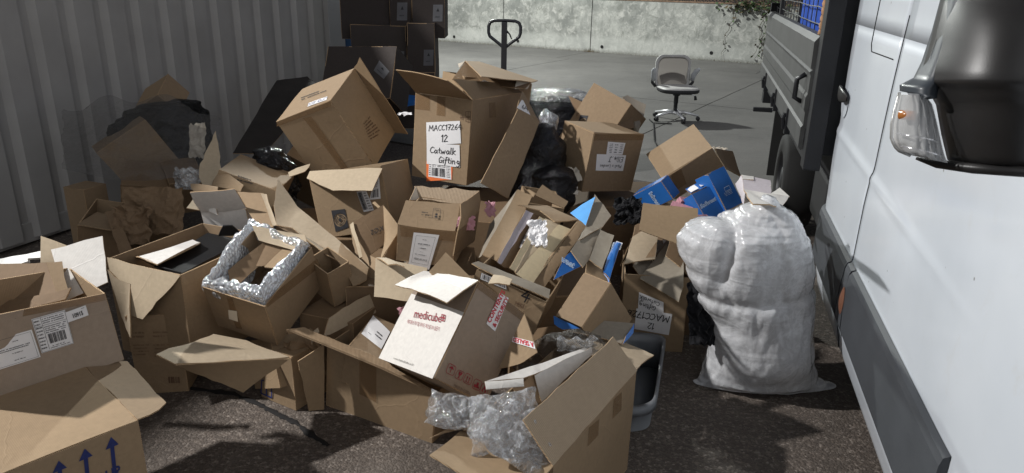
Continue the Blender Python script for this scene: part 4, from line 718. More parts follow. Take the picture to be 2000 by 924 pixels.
{'n':'cardboard_box','l':'white fronted carton with red lettering and handling symbols,tipped in the big front carton','c':'box','g':'empty cardboard boxes heaped in the yard','o':[-0.199,2.554,0.201],'P':[{'n':'front_panel','p':[[-0.308,-0.005,0.176],[-0.067,-0.272,0.252],[0.08,-0.058,0.537],[-0.161,0.209,0.461]],'m':'kraft_grey','i':'kraft_in','c':[-0.024,0.024,0.268],'s':0.002,'d':[{'k':'paper','n':'white_print_area','q':[[-0.3183,0.0062,0.1726],[-0.0727,-0.2707,0.2472],[0.033,-0.1318,0.4422],[-0.1993,0.1525,0.3859]],'m':'white_board','o':0.0015},{'k':'print','n':'printed_text','q':[[-0.1766,0.0341,0.3342],[-0.0557,-0.0922,0.3772],[-0.0504,-0.0647,0.3999],[-0.1696,0.0618,0.3588]],'im':'ink_red','o':0.004,'ink':[('t','medicube',0,0.05,1.0,1.0)]},{'k':'print','n':'printed_logo','q':[[-0.0582,-0.0862,0.3785],[-0.039,-0.1069,0.3849],[-0.0365,-0.08,0.4044],[-0.0558,-0.0589,0.3981]],'im':'ink_red','o':0.004,'ink':[('r',0.1,0.2,0.9,0.95,0.12),('f',[(0.42,0.2),(0.58,0.2),(0.58,0.95),(0.42,0.95)]),('f',[(0.1,0.5),(0.9,0.5),(0.9,0.65),(0.1,0.65)])]},{'k':'print','n':'printed_text','q':[[-0.2013,0.0343,0.3092],[-0.0588,-0.1211,0.3558],[-0.0563,-0.1066,0.3675],[-0.1989,0.048,0.3203]],'im':'ink_red','o':0.004,'ink':[('k','메디큐브 피지컬 와이드 퍼스널 UV 살균기',0,0.1,0.8,1.0)]},{'k':'print','n':'printed_text','q':[[-0.2458,-0.0621,0.2032],[-0.1526,-0.1651,0.2327],[-0.1497,-0.1567,0.2409],[-0.243,-0.0532,0.2116]],'im':'ink_grey','o':0.004,'ink':[('t','www.themedicube.co.kr',0,0.2,0.8,1.0)]}]},{'n':'back_panel','p':[[0.112,-0.161,0.076],[-0.129,0.107,0.0],[0.018,0.32,0.284],[0.259,0.053,0.36]],'m':'kraft_grey','i':'kraft_in','c':[-0.024,0.024,0.268],'s':0.002},{'n':'side_panel','p':[[-0.129,0.107,0.0],[-0.308,-0.005,0.176],[-0.161,0.209,0.461],[0.018,0.32,0.284]],'m':'kraft_grey','i':'kraft_in','c':[-0.024,0.024,0.268],'s':0.002},{'n':'side_panel','p':[[-0.067,-0.272,0.252],[0.112,-0.161,0.076],[0.259,0.053,0.36],[0.08,-0.058,0.537]],'m':'kraft_grey','i':'kraft_in','c':[-0.024,0.024,0.268],'s':0.002,'d':[{'k':'print','n':'handling_symbol','q':[[-0.0335,-0.2405,0.2576],[-0.0058,-0.2229,0.2312],[0.0059,-0.204,0.2607],[-0.0204,-0.22,0.2879]],'im':'ink_red','ink':[('rr',0.04,0.04,0.96,0.96,0.05),('f',[(0.2,0.55),(0.35,0.75),(0.5,0.82),(0.65,0.75),(0.8,0.55),(0.5,0.6)]),('l',0.5,0.2,0.5,0.6,0.07),('f',[(0.3,0.86),(0.36,0.86),(0.36,0.93),(0.3,0.93)]),('f',[(0.65,0.86),(0.72,0.86),(0.72,0.93),(0.65,0.93)])]},{'k':'print','n':'handling_symbol','q':[[-0.004,-0.2226,0.2268],[0.0225,-0.2055,0.2026],[0.0345,-0.1874,0.2285],[0.0095,-0.2033,0.2519]],'im':'ink_red','ink':[('rr',0.04,0.04,0.96,0.96,0.05),('f',[(0.25,0.85),(0.48,0.85),(0.44,0.68),(0.55,0.6),(0.5,0.85),(0.75,0.85),(0.68,0.55),(0.55,0.45),(0.55,0.22),(0.72,0.16),(0.28,0.16),(0.45,0.22),(0.45,0.45),(0.32,0.55)])]},{'k':'print','n':'handling_symbol','q':[[0.0243,-0.2047,0.1999],[0.0532,-0.1864,0.1725],[0.0635,-0.1689,0.2013],[0.038,-0.1841,0.2289]],'im':'ink_red','ink':[('rr',0.04,0.04,0.96,0.96,0.05),('f',[(0.27,0.6),(0.36,0.8),(0.45,0.6)]),('l',0.36,0.25,0.36,0.62,0.08),('f',[(0.55,0.6),(0.64,0.8),(0.73,0.6)]),('l',0.64,0.25,0.64,0.62,0.08),('l',0.22,0.2,0.78,0.2,0.06)]},{'k':'print','n':'handling_symbol','q':[[0.0552,-0.187,0.1643],[0.0865,-0.1664,0.1372],[0.097,-0.1482,0.1682],[0.0691,-0.1657,0.1952]],'im':'ink_red','ink':[('rr',0.04,0.04,0.96,0.96,0.05),('f',[(0.2,0.2),(0.2,0.5),(0.4,0.45),(0.45,0.75),(0.65,0.7),(0.68,0.4),(0.82,0.35),(0.82,0.2)])]},{'k':'print','n':'handling_symbol','q':[[0.0829,-0.1708,0.1332],[0.111,-0.1528,0.1073],[0.1216,-0.1339,0.1404],[0.0951,-0.1502,0.1671]],'im':'ink_red','ink':[('rr',0.04,0.04,0.96,0.96,0.05),('f',[(0.22,0.3),(0.25,0.55),(0.38,0.45),(0.42,0.2)]),('f',[(0.78,0.3),(0.75,0.55),(0.62,0.45),(0.58,0.2)]),('f',[(0.36,0.5),(0.64,0.5),(0.6,0.82),(0.4,0.82)])]},{'k':'print','n':'printed_text','q':[[-0.0052,-0.2328,0.1947],[0.052,-0.1973,0.1379],[0.0554,-0.191,0.1493],[-0.0019,-0.2266,0.206]],'im':'ink_brown','ink':[('t','MADE IN KOREA',0,0.1,0.8,1.0)]},{'k':'paper','n':'security_tape','q':[[0.1079,-0.0796,0.3748],[0.1404,-0.0617,0.3345],[0.19,0.0128,0.4397],[0.1548,-0.0102,0.4705]]},{'k':'print','n':'printed_text','q':[[0.1402,-0.0582,0.3478],[0.19,0.0123,0.4378],[0.1762,0.0044,0.4539],[0.1267,-0.0657,0.3641]],'im':'ink_redtape','o':0.004,'ink':[('T','& SECURITY',0.0,0.05,0.85,1.0)]},{'k':'print','n':'printed_text','q':[[0.121,-0.0692,0.37],[0.1759,0.0079,0.4673],[0.1602,-0.0015,0.4838],[0.1077,-0.0761,0.3879]],'im':'ink_redtape','o':0.004,'ink':[('T','CONTENTS',0.0,0.05,0.85,1.0)]},{'k':'tape','n':'packing_tape','q':[[0.2532,0.0471,0.36],[0.2416,0.0302,0.337],[0.0688,-0.0743,0.5176],[0.0829,-0.0556,0.5386]]}]},{'n':'bottom_panel','p':[[-0.129,0.107,0.0],[0.112,-0.161,0.076],[-0.067,-0.272,0.252],[-0.308,-0.005,0.176]],'m':'kraft_grey','i':'kraft_in','c':[-0.024,0.024,0.268],'s':0.002},{'n':'top_panel','p':[[-0.161,0.209,0.461],[0.08,-0.058,0.537],[0.259,0.053,0.36],[0.018,0.32,0.284]],'m':'kraft_grey','i':'kraft_in','c':[-0.024,0.024,0.268],'s':0.002},{'n':'flap','p':[[-0.161,0.209,0.461],[0.08,-0.058,0.537],[-0.027,-0.16,0.491],[-0.259,0.111,0.441]],'m':'white_board','i':'kraft','r':0.003,'b':0.006,'l':'white faced lid flap'},{'n':'side_flap','p':[[0.251,-0.103,0.431],[0.299,-0.221,0.336],[0.236,-0.201,0.273],[0.162,-0.155,0.228]],'m':'kraft','i':'kraft_in','d':[{'k':'paper','n':'security_tape','q':[[0.288,-0.1917,0.3607],[0.2141,-0.1257,0.3455],[0.2107,-0.1342,0.3287],[0.2954,-0.2122,0.3429]],'im':'ink_redtape','ink':[('T','A SEALED',0.02,0.1,0.75,0.95)]}]}]},
{'n':'cardboard_box','l':'open brown carton nearest the camera holding clear bags and a white carton','c':'box','g':'empty cardboard boxes heaped in the yard','o':[0.136,2.162,-0.0],'P':[{'n':'front_panel','p':[[-0.285,-0.174,0.0],[0.002,-0.341,0.0],[0.002,-0.341,0.435],[-0.285,-0.174,0.435]],'m':'kraft','i':'kraft_in','c':[0.025,0.029,0.218],'s':0.002},{'n':'back_panel','p':[[0.335,0.231,0.0],[0.048,0.398,0.0],[0.048,0.398,0.435],[0.335,0.231,0.435]],'m':'kraft','i':'kraft_in','c':[0.025,0.029,0.218],'s':0.002},{'n':'side_panel','p':[[0.048,0.398,0.0],[-0.285,-0.174,0.0],[-0.285,-0.174,0.435],[0.048,0.398,0.435]],'m':'kraft','i':'kraft_in','c':[0.025,0.029,0.218],'s':0.002},{'n':'side_panel','p':[[0.002,-0.341,0.0],[0.335,0.231,0.0],[0.335,0.231,0.435],[0.002,-0.341,0.435]],'m':'kraft','i':'kraft_in','c':[0.025,0.029,0.218],'s':0.002,'d':[{'k':'tape','n':'packing_tape','q':[[0.125,-0.1293,0.3565],[0.1684,-0.0549,0.3493],[0.1679,-0.0557,0.4142],[0.1264,-0.127,0.4275]]},{'k':'tape','n':'packing_tape','q':[[0.2275,0.0465,0.348],[0.2675,0.1153,0.3421],[0.2628,0.1072,0.4208],[0.2253,0.0428,0.4289]]}]},{'n':'bottom_panel','p':[[0.048,0.398,0.0],[0.335,0.231,0.0],[0.002,-0.341,0.0],[-0.285,-0.174,0.0]],'m':'kraft','i':'kraft_in','c':[0.025,0.029,0.218],'s':0.002},{'n':'flap','p':[[0.002,-0.341,0.435],[0.335,0.231,0.435],[0.248,0.276,0.55],[-0.088,-0.283,0.558]],'m':'kraft_rib','i':'kraft_in','r':0.003,'l':'ribbed flap bent up over the bags'},{'n':'flap','p':[[-0.285,-0.174,0.435],[0.002,-0.341,0.435],[-0.106,-0.504,0.429],[-0.365,-0.335,0.46]],'m':'kraft','i':'kraft_in','r':0.003,'l':'flap folded down in front'},{'n':'flap','p':[[0.335,0.231,0.435],[0.048,0.398,0.435],[0.163,0.579,0.43],[0.432,0.411,0.408]],'m':'kraft_light','r':0.003,'l':'pale back flap'},{'n':'torn_flap','p':[[-0.284,-0.172,0.442],[-0.381,-0.232,0.451],[-0.277,-0.156,0.456],[-0.27,-0.159,0.445]],'m':'kraft','i':'kraft_in','r':0.005}]},
{'n':'white_carton','l':'white lined carton with a folded lip lying in the front right box','c':'box','g':None,'o':[0.103,2.217,0.429],'P':[{'n':'lid_panel','p':[[-0.177,-0.096,0.11],[0.197,0.213,0.083],[0.199,0.169,0.079],[0.024,0.025,0.092],[-0.053,-0.045,0.097]],'m':'white_board'},{'n':'lid_lip','p':[[-0.181,-0.097,0.108],[-0.054,-0.074,0.113],[-0.053,-0.091,0.093],[-0.175,-0.113,0.091]],'m':'white_board'},{'n':'side_panel','p':[[-0.016,-0.017,0.093],[0.194,0.185,0.096],[0.199,0.169,0.079],[0.086,0.021,0.047],[0.011,-0.048,0.006]],'m':'white_board'},{'n':'end_panel','p':[[-0.085,-0.034,0.046],[-0.022,0.009,0.076],[0.011,-0.048,0.006],[-0.03,-0.071,0.0],[-0.074,-0.056,0.019]],'m':'kraft_dark'}]},
{'n':'open_carton','l':'cream lined shallow carton tilted on the heap with a crumpled paper inside','c':'box','g':'empty cardboard boxes heaped in the yard','o':[0.122,3.115,0.543],'P':[{'n':'side_panel','p':[[0.194,0.165,0.185],[0.224,0.127,0.167],[0.012,-0.251,0.0],[-0.035,-0.244,0.02]],'m':'kraft','i':'kraft_in'},{'n':'base_panel','p':[[0.097,0.139,0.173],[0.16,0.13,0.146],[-0.035,-0.261,0.03],[-0.103,-0.246,0.072]],'m':'cream'},{'n':'base_panel','p':[[0.006,0.141,0.208],[0.03,0.141,0.193],[-0.11,-0.234,0.078],[-0.131,-0.238,0.095]],'m':'cream'},{'n':'base_panel','p':[[0.03,0.157,0.193],[0.098,0.149,0.17],[-0.101,-0.233,0.066],[-0.112,-0.22,0.074]],'m':'kraft_light'},{'n':'side_panel','p':[[-0.023,0.184,0.209],[0.013,0.227,0.18],[-0.13,-0.183,0.073],[-0.166,-0.215,0.101]],'m':'kraft_dark'},{'n':'inner_flap','p':[[-0.059,0.179,0.225],[-0.023,0.184,0.209],[-0.166,-0.215,0.101],[-0.185,-0.22,0.115]],'m':'lavender_board'},{'n':'end_flap','p':[[-0.096,0.205,0.239],[0.049,0.33,0.203],[0.195,0.175,0.183],[0.077,0.134,0.187],[0.007,0.203,0.219]],'m':'kraft','i':'kraft_in'},{'n':'side_panel','p':[[0.16,0.13,0.146],[0.194,0.165,0.185],[-0.035,-0.243,0.021],[-0.035,-0.261,0.03]],'m':'kraft','i':'kraft_in'}]},
{'n':'carton_sleeve','l':'brown folded carton panel left of the cream lined carton','c':'cardboard','g':None,'o':[-0.053,3.247,0.584],'P':[{'n':'front_panel','p':[[0.079,0.272,0.22],[0.149,0.233,0.2],[-0.009,-0.304,0.062],[-0.074,-0.257,0.075]],'m':'kraft','i':'kraft_in'},{'n':'side_panel','p':[[0.079,0.272,0.22],[-0.074,-0.257,0.075],[-0.097,-0.124,0.0],[-0.054,0.164,0.065]],'m':'grey_board'}]},
{'n':'cardboard_box','l':'brown open carton with two raised flaps behind the cream lined carton','c':'box','g':'empty cardboard boxes heaped in the yard','o':[0.137,3.705,0.495],'P':[{'n':'front_panel','p':[[-0.098,-0.099,0.035],[0.093,-0.073,0.0],[0.129,-0.084,0.184],[-0.062,-0.111,0.219]],'m':'kraft','i':'kraft_in','c':[0.0,0.032,0.121],'s':0.002},{'n':'back_panel','p':[[0.063,0.175,0.022],[-0.128,0.148,0.057],[-0.092,0.136,0.241],[0.098,0.163,0.206]],'m':'kraft','i':'kraft_in','c':[0.0,0.032,0.121],'s':0.002},{'n':'side_panel','p':[[-0.128,0.148,0.057],[-0.098,-0.099,0.035],[-0.062,-0.111,0.219],[-0.092,0.136,0.241]],'m':'kraft','i':'kraft_in','c':[0.0,0.032,0.121],'s':0.002},{'n':'side_panel','p':[[0.093,-0.073,0.0],[0.063,0.175,0.022],[0.098,0.163,0.206],[0.129,-0.084,0.184]],'m':'kraft','i':'kraft_in','c':[0.0,0.032,0.121],'s':0.002},{'n':'bottom_panel','p':[[-0.128,0.148,0.057],[0.063,0.175,0.022],[0.093,-0.073,0.0],[-0.098,-0.099,0.035]],'m':'kraft','i':'kraft_in','c':[0.0,0.032,0.121],'s':0.002},{'n':'flap','p':[[-0.026,-0.127,0.264],[0.013,-0.08,0.306],[0.148,-0.109,0.225],[0.124,-0.148,0.203]],'m':'kraft','i':'kraft_in'},{'n':'flap','p':[[-0.089,0.014,0.272],[-0.065,-0.041,0.266],[-0.01,-0.067,0.252],[-0.031,-0.102,0.243]],'m':'kraft','i':'kraft_in'}]},
{'n':'paper_wad','l':'crumpled white tissue with a bar code label in the cream lined carton','c':'paper','g':None,'o':[0.077,3.134,0.66],'P':[{'n':'paper_label','p':[[-0.044,-0.076,0.009],[0.006,-0.101,0.0],[0.031,0.087,0.052],[0.007,0.09,0.06]],'m':'paper','t':0.001,'d':[{'k':'print','n':'bar_code','q':[[-0.0398,-0.0561,0.0164],[-0.0123,-0.0662,0.011],[0.002,0.0021,0.0308],[-0.0213,0.0133,0.0362]],'ink':[('b',0,0.55,1,1,9,41),('b',0,0.0,1,0.4,9,42)]}]}]},
{'n':'cardboard_box','l':'brown carton with a hand drawn 4,behind the white fronted carton','c':'box','g':'empty cardboard boxes heaped in the yard','o':[0.006,2.843,0.401],'P':[{'n':'front_panel','p':[[-0.2,-0.054,0.111],[0.09,-0.141,0.012],[0.141,-0.15,0.168],[-0.149,-0.063,0.267]],'m':'kraft','i':'kraft_in','c':[0.018,0.065,0.133],'s':0.002,'d':[{'k':'print','n':'handwriting','q':[[0.0265,-0.117,0.1626],[0.0705,-0.1301,0.1491],[0.0815,-0.1314,0.1999],[0.0378,-0.1184,0.2135]],'im':'ink_marker','ink':[('h','4',0.1,0.0,1.0)]},{'k':'print','n':'printed_text','q':[[0.0083,-0.1128,0.1328],[0.0462,-0.124,0.1228],[0.054,-0.1254,0.1466],[0.0162,-0.1142,0.1566]],'im':'ink_brown','ink':[('t','MEKS',0,0.1,0.8,1.0)]},{'k':'paper','n':'bar_code_label','q':[[-0.1326,-0.0688,0.2292],[-0.0223,-0.1017,0.198],[-0.027,-0.0992,0.2286],[-0.1264,-0.0695,0.2591]],'o':0.003,'ink':[('b',0.05,0.15,0.97,0.85,30,43),('r',0,0,1,1,0.06)]}]},{'n':'back_panel','p':[[0.186,0.193,0.0],[-0.104,0.279,0.099],[-0.053,0.27,0.255],[0.236,0.184,0.156]],'m':'kraft','i':'kraft_in','c':[0.018,0.065,0.133],'s':0.002},{'n':'side_panel','p':[[-0.104,0.279,0.099],[-0.2,-0.054,0.111],[-0.149,-0.063,0.267],[-0.053,0.27,0.255]],'m':'kraft','i':'kraft_in','c':[0.018,0.065,0.133],'s':0.002},{'n':'side_panel','p':[[0.09,-0.141,0.012],[0.186,0.193,0.0],[0.236,0.184,0.156],[0.141,-0.15,0.168]],'m':'kraft','i':'kraft_in','c':[0.018,0.065,0.133],'s':0.002},{'n':'bottom_panel','p':[[-0.104,0.279,0.099],[0.186,0.193,0.0],[0.09,-0.141,0.012],[-0.2,-0.054,0.111]],'m':'kraft','i':'kraft_in','c':[0.018,0.065,0.133],'s':0.002},{'n':'flap','p':[[-0.169,-0.053,0.29],[-0.144,-0.022,0.287],[0.152,-0.114,0.208],[0.147,-0.163,0.189],[0.019,-0.136,0.236],[-0.086,-0.099,0.265]],'m':'grey_board','l':'grey brown ribbed flap'},{'n':'flap','p':[[-0.096,-0.21,0.268],[-0.014,-0.22,0.269],[-0.002,-0.166,0.273],[-0.074,-0.133,0.275]],'m':'kraft_light','i':'kraft_in'}]},
{'n':'cardboard_box','l':'plain brown carton turned over with a sharp ridge,beside the grey tray','c':'box','g':'empty cardboard boxes heaped in the yard','o':[0.362,2.791,0.294],'P':[{'n':'top_panel','p':[[-0.181,-0.129,0.232],[-0.083,-0.221,0.225],[0.036,-0.106,0.366],[-0.063,-0.014,0.373]],'m':'kraft','i':'kraft_in','c':[-0.011,-0.043,0.187],'s':0.002},{'n':'side_panel','p':[[0.041,-0.072,0.0],[0.159,0.043,0.141],[0.036,-0.106,0.366],[-0.083,-0.221,0.225]],'m':'kraft','i':'kraft_in','c':[-0.011,-0.043,0.187],'s':0.002},{'n':'back_panel','p':[[0.159,0.043,0.141],[0.06,0.135,0.148],[-0.063,-0.014,0.373],[0.036,-0.106,0.366]],'m':'kraft','i':'kraft_in','c':[-0.011,-0.043,0.187],'s':0.002},{'n':'side_panel','p':[[0.06,0.135,0.148],[-0.058,0.02,0.007],[-0.181,-0.129,0.232],[-0.063,-0.014,0.373]],'m':'kraft','i':'kraft_in','c':[-0.011,-0.043,0.187],'s':0.002},{'n':'bottom_panel','p':[[0.06,0.135,0.148],[0.159,0.043,0.141],[0.041,-0.072,0.0],[-0.058,0.02,0.007]],'m':'kraft','i':'kraft_in','c':[-0.011,-0.043,0.187],'s':0.002},{'n':'flap','p':[[-0.039,0.145,0.362],[-0.029,0.158,0.368],[0.041,0.16,0.314],[0.061,0.087,0.286],[-0.049,0.081,0.33]],'m':'kraft','i':'kraft_in'}]},
{'n':'cardboard_box','l':'blue printed carton opened out with grey inside,behind the cream lined carton','c':'box','g':'empty cardboard boxes heaped in the yard','o':[0.334,3.062,0.626],'P':[{'n':'side_panel','p':[[0.058,0.254,0.203],[0.001,0.096,0.117],[-0.026,0.172,0.121],[-0.063,0.229,0.132]],'m':'blue_light','l':'pale blue glossy side'},{'n':'side_panel','p':[[0.057,0.306,0.2],[0.126,0.178,0.138],[0.078,0.113,0.106],[-0.049,-0.05,0.094],[0.005,0.115,0.111]],'m':'grey_board'},{'n':'flap','p':[[-0.049,-0.05,0.094],[0.019,-0.06,0.066],[-0.004,-0.133,0.039],[-0.03,-0.182,0.02],[-0.081,-0.131,0.075]],'m':'grey_board'},{'n':'flap','p':[[0.065,0.06,0.106],[0.125,0.034,0.09],[0.048,-0.202,0.023],[-0.006,-0.17,0.054]],'m':'grey_board'},{'n':'side_panel','p':[[0.074,0.14,0.092],[0.08,0.132,0.099],[-0.001,-0.124,0.036],[-0.047,-0.031,0.088]],'m':'grey_board'},{'n':'front_panel','p':[[-0.079,-0.113,0.065],[-0.029,-0.151,0.018],[-0.161,-0.274,0.0],[-0.11,-0.158,0.051]],'m':'blue_print','i':'grey_board','d':[{'k':'print','n':'printed_text','q':[[-0.1303,-0.1831,0.0442],[-0.0754,-0.1909,0.0137],[-0.0606,-0.1571,0.0285],[-0.116,-0.1493,0.0593]],'im':'ink_white','ink':[('o','weet',0,0.15,0.8,1.0)]}]}]},
{'n':'cardboard_box','l':'blue carton with a white label standing between the brown carton and the grey tray','c':'box','g':'empty cardboard boxes heaped in the yard','o':[0.421,2.931,0.432],'P':[{'n':'front_panel','p':[[0.043,0.221,0.232],[0.078,0.201,0.236],[-0.003,-0.047,0.164],[-0.026,-0.01,0.179]],'m':'blue_print','i':'grey_board','d':[{'k':'paper','n':'paper_label','q':[[0.041,0.1595,0.2205],[0.0647,0.1463,0.2186],[0.0826,0.2014,0.2331],[0.0567,0.2192,0.236]],'ink':[('x',0.4,0.3,0.7,0.7,2,51)]}]},{'n':'side_panel','p':[[-0.026,-0.01,0.179],[-0.003,-0.047,0.164],[-0.017,-0.179,0.0],[-0.047,-0.129,0.022]],'m':'blue_print','i':'grey_board'}]},
{'n':'cardboard_box','l':'blue carton corner low in the heap beside the grey tray,under the ridge carton','c':'box','g':'empty cardboard boxes heaped in the yard','o':[0.339,2.637,0.449],'P':[{'n':'side_panel','p':[[-0.167,0.038,0.067],[-0.054,-0.023,0.045],[-0.131,-0.007,0.028],[-0.163,0.014,0.04]],'m':'blue_print','i':'grey_board'},{'n':'side_panel','p':[[0.119,-0.03,0.023],[0.167,0.049,0.037],[0.156,0.0,0.02],[0.103,-0.06,0.0]],'m':'blue_print','i':'grey_board'},{'n':'bottom_panel','p':[[-0.167,0.038,0.067],[-0.131,-0.007,0.028],[0.103,-0.06,0.0],[0.167,0.049,0.037]],'m':'grey_board'}]},
{'n':'cardboard_box','l':'brown carton with an upside down handwritten label,between grey tray and white sack','c':'box','g':'empty cardboard boxes heaped in the yard','o':[0.748,3.55,-0.0],'P':[{'n':'front_panel','p':[[-0.181,-0.164,0.0],[0.135,-0.197,0.0],[0.135,-0.197,0.417],[-0.181,-0.164,0.417]],'m':'kraft','i':'kraft_in','c':[-0.005,-0.007,0.209],'s':0.002,'d':[{'k':'paper','n':'paper_label','q':[[0.069,-0.1902,0.2142],[-0.1105,-0.1716,0.2326],[-0.1121,-0.1714,0.1173],[0.0619,-0.1895,0.0956]],'im':'ink_marker','ink':[('h','MACC1726',0.06,0.12,0.3),('h','12',0.42,0.58,0.28)]},{'k':'paper','n':'paper_label','q':[[0.0206,-0.1852,0.2759],[-0.1047,-0.1722,0.3235],[-0.1025,-0.1724,0.2275],[0.0262,-0.1858,0.2111]],'im':'ink_marker','o':0.0018,'ink':[('h','Catwalk',0.15,0.15,0.3),('h','Gifting',0.3,0.55,0.3)]}]},{'n':'back_panel','p':[[0.171,0.151,0.0],[-0.145,0.184,0.0],[-0.145,0.184,0.417],[0.171,0.151,0.417]],'m':'kraft','i':'kraft_in','c':[-0.005,-0.007,0.209],'s':0.002},{'n':'side_panel','p':[[-0.145,0.184,0.0],[-0.181,-0.164,0.0],[-0.181,-0.164,0.417],[-0.145,0.184,0.417]],'m':'kraft','i':'kraft_in','c':[-0.005,-0.007,0.209],'s':0.002},{'n':'side_panel','p':[[0.135,-0.197,0.0],[0.171,0.151,0.0],[0.171,0.151,0.417],[0.135,-0.197,0.417]],'m':'kraft','i':'kraft_in','c':[-0.005,-0.007,0.209],'s':0.002},{'n':'bottom_panel','p':[[-0.145,0.184,0.0],[0.171,0.151,0.0],[0.135,-0.197,0.0],[-0.181,-0.164,0.0]],'m':'kraft','i':'kraft_in','c':[-0.005,-0.007,0.209],'s':0.002},{'n':'flap','p':[[-0.183,-0.149,0.46],[-0.023,-0.093,0.468],[0.037,0.156,0.572],[-0.115,0.085,0.522]],'m':'kraft_light','i':'kraft_in','l':'flap with shiny tape','d':[{'k':'tape','n':'packing_tape','q':[[-0.174,-0.119,0.4612],[-0.0233,-0.089,0.4778],[0.0034,0.0203,0.5158],[-0.1411,-0.0154,0.4975]]}]},{'n':'flap','p':[[-0.123,0.083,0.516],[0.036,0.157,0.574],[-0.046,0.282,0.48],[-0.189,-0.059,0.415]],'m':'kraft_dark','i':'kraft_in'},{'n':'flap','p':[[0.135,0.232,0.581],[0.228,0.16,0.526],[0.135,-0.177,0.414],[0.033,-0.078,0.483]],'m':'kraft_dark'},{'n':'inner_flap','p':[[-0.109,-0.191,0.401],[0.061,0.073,0.489],[0.133,-0.039,0.471],[0.085,-0.295,0.409],[0.057,-0.338,0.347],[-0.083,-0.224,0.396]],'m':'grey_board'},{'n':'inner_flap','p':[[-0.134,-0.105,0.434],[-0.007,0.174,0.474],[0.061,0.12,0.472],[-0.1,-0.173,0.393]],'m':'grey_board'},{'n':'paper_insert','p':[[0.047,0.2,0.548],[0.098,0.179,0.489],[0.067,0.151,0.469]],'m':'paper','t':0.001}]},
{'n':'cardboard_sheet','l':'flat brown cardboard panel standing behind the carton with the upside down label','c':'cardboard','g':None,'o':[0.787,3.497,0.55],'P':[{'n':'sheet','p':[[-0.119,0.099,0.172],[0.157,0.064,0.162],[0.116,-0.121,0.0],[-0.153,-0.042,0.073]],'m':'kraft','i':'kraft_in'}]},
{'n':'cardboard_box','l':'brown carton with a white printed sheet on its front,right of the bubble wrap','c':'box','g':'empty cardboard boxes heaped in the yard','o':[-0.356,3.496,0.496],'P':[{'n':'front_panel','p':[[-0.194,-0.262,0.025],[0.081,-0.286,0.004],[0.095,-0.285,0.185],[-0.18,-0.262,0.206]],'m':'kraft','i':'kraft_in','c':[-0.029,-0.029,0.103],'s':0.002,'d':[{'k':'paper','n':'paper_sheet','q':[[-0.1342,-0.2676,0.0033],[-0.0338,-0.2761,-0.0119],[0.0175,-0.279,0.1654],[-0.1031,-0.2688,0.1718]],'ink':[('r',0.12,0.12,0.88,0.92,0.008),('t','MEDICUBE WALK',0.2,0.22,0.055,0.6),('x',0.4,0.8,0.6,0.84,1,61),('x',0.25,0.66,0.75,0.72,1,62),('x',0.35,0.54,0.65,0.6,1,63),('x',0.2,0.36,0.8,0.4,1,64),('x',0.4,0.46,0.6,0.48,1,65)]},{'k':'tape','n':'packing_tape','q':[[-0.1643,-0.2639,0.1484],[0.0942,-0.2856,0.1365],[0.1016,-0.2858,0.1873],[-0.1676,-0.2632,0.2013]]}]},{'n':'back_panel','p':[[0.122,0.204,0.0],[-0.153,0.227,0.021],[-0.139,0.227,0.202],[0.136,0.204,0.181]],'m':'kraft','i':'kraft_in','c':[-0.029,-0.029,0.103],'s':0.002},{'n':'side_panel','p':[[-0.153,0.227,0.021],[-0.194,-0.262,0.025],[-0.18,-0.262,0.206],[-0.139,0.227,0.202]],'m':'kraft','i':'kraft_in','c':[-0.029,-0.029,0.103],'s':0.002},{'n':'side_panel','p':[[0.081,-0.286,0.004],[0.122,0.204,0.0],[0.136,0.204,0.181],[0.095,-0.285,0.185]],'m':'kraft','i':'kraft_in','c':[-0.029,-0.029,0.103],'s':0.002},{'n':'bottom_panel','p':[[-0.153,0.227,0.021],[0.122,0.204,0.0],[0.081,-0.286,0.004],[-0.194,-0.262,0.025]],'m':'kraft','i':'kraft_in','c':[-0.029,-0.029,0.103],'s':0.002},{'n':'flap','p':[[-0.18,-0.262,0.206],[0.095,-0.285,0.185],[0.107,-0.159,0.28],[-0.156,-0.141,0.29]],'m':'kraft','i':'kraft_in','r':0.003,'l':'front flap standing up with small printing','d':[{'k':'print','n':'printed_text','q':[[-0.0716,-0.2221,0.2328],[-0.0303,-0.226,0.2299],[-0.0308,-0.1971,0.251],[-0.0724,-0.1931,0.2539]],'ink':[('x',0,0.1,1,0.9,2,66)]},{'k':'print','n':'printed_logo','q':[[-0.0205,-0.2282,0.2283],[0.016,-0.2322,0.2254],[0.0167,-0.1863,0.2588],[-0.0177,-0.1822,0.2619]],'ink':[('r',0,0,1,1,0.04),('x',0.1,0.75,0.9,0.95,2,67),('f',[(0.35,0.3),(0.65,0.3),(0.65,0.5),(0.35,0.5)]),('f',[(0.25,0.12),(0.5,0.05),(0.75,0.12),(0.6,0.25),(0.4,0.25)])]}]},{'n':'flap','p':[[-0.164,0.273,0.24],[0.176,0.254,0.231],[0.168,0.224,0.204],[0.105,0.191,0.173],[-0.025,0.2,0.179],[-0.132,0.211,0.185]],'m':'kraft_rib','i':'kraft_light','r':0.006,'l':'back flap with a frayed edge'},{'n':'flap','p':[[-0.164,0.273,0.24],[-0.136,0.201,0.188],[-0.176,0.124,0.21]],'m':'paper_dirty'},{'n':'side_flap','p':[[0.176,0.223,0.236],[0.179,0.161,0.148],[0.102,-0.285,0.187],[0.107,-0.194,0.293]],'m':'kraft','i':'kraft_in'},{'n':'side_flap','p':[[0.102,-0.285,0.187],[0.18,0.142,0.156],[0.16,0.043,0.025],[0.085,-0.323,0.079]],'m':'kraft_dark','i':'kraft_in'}]},
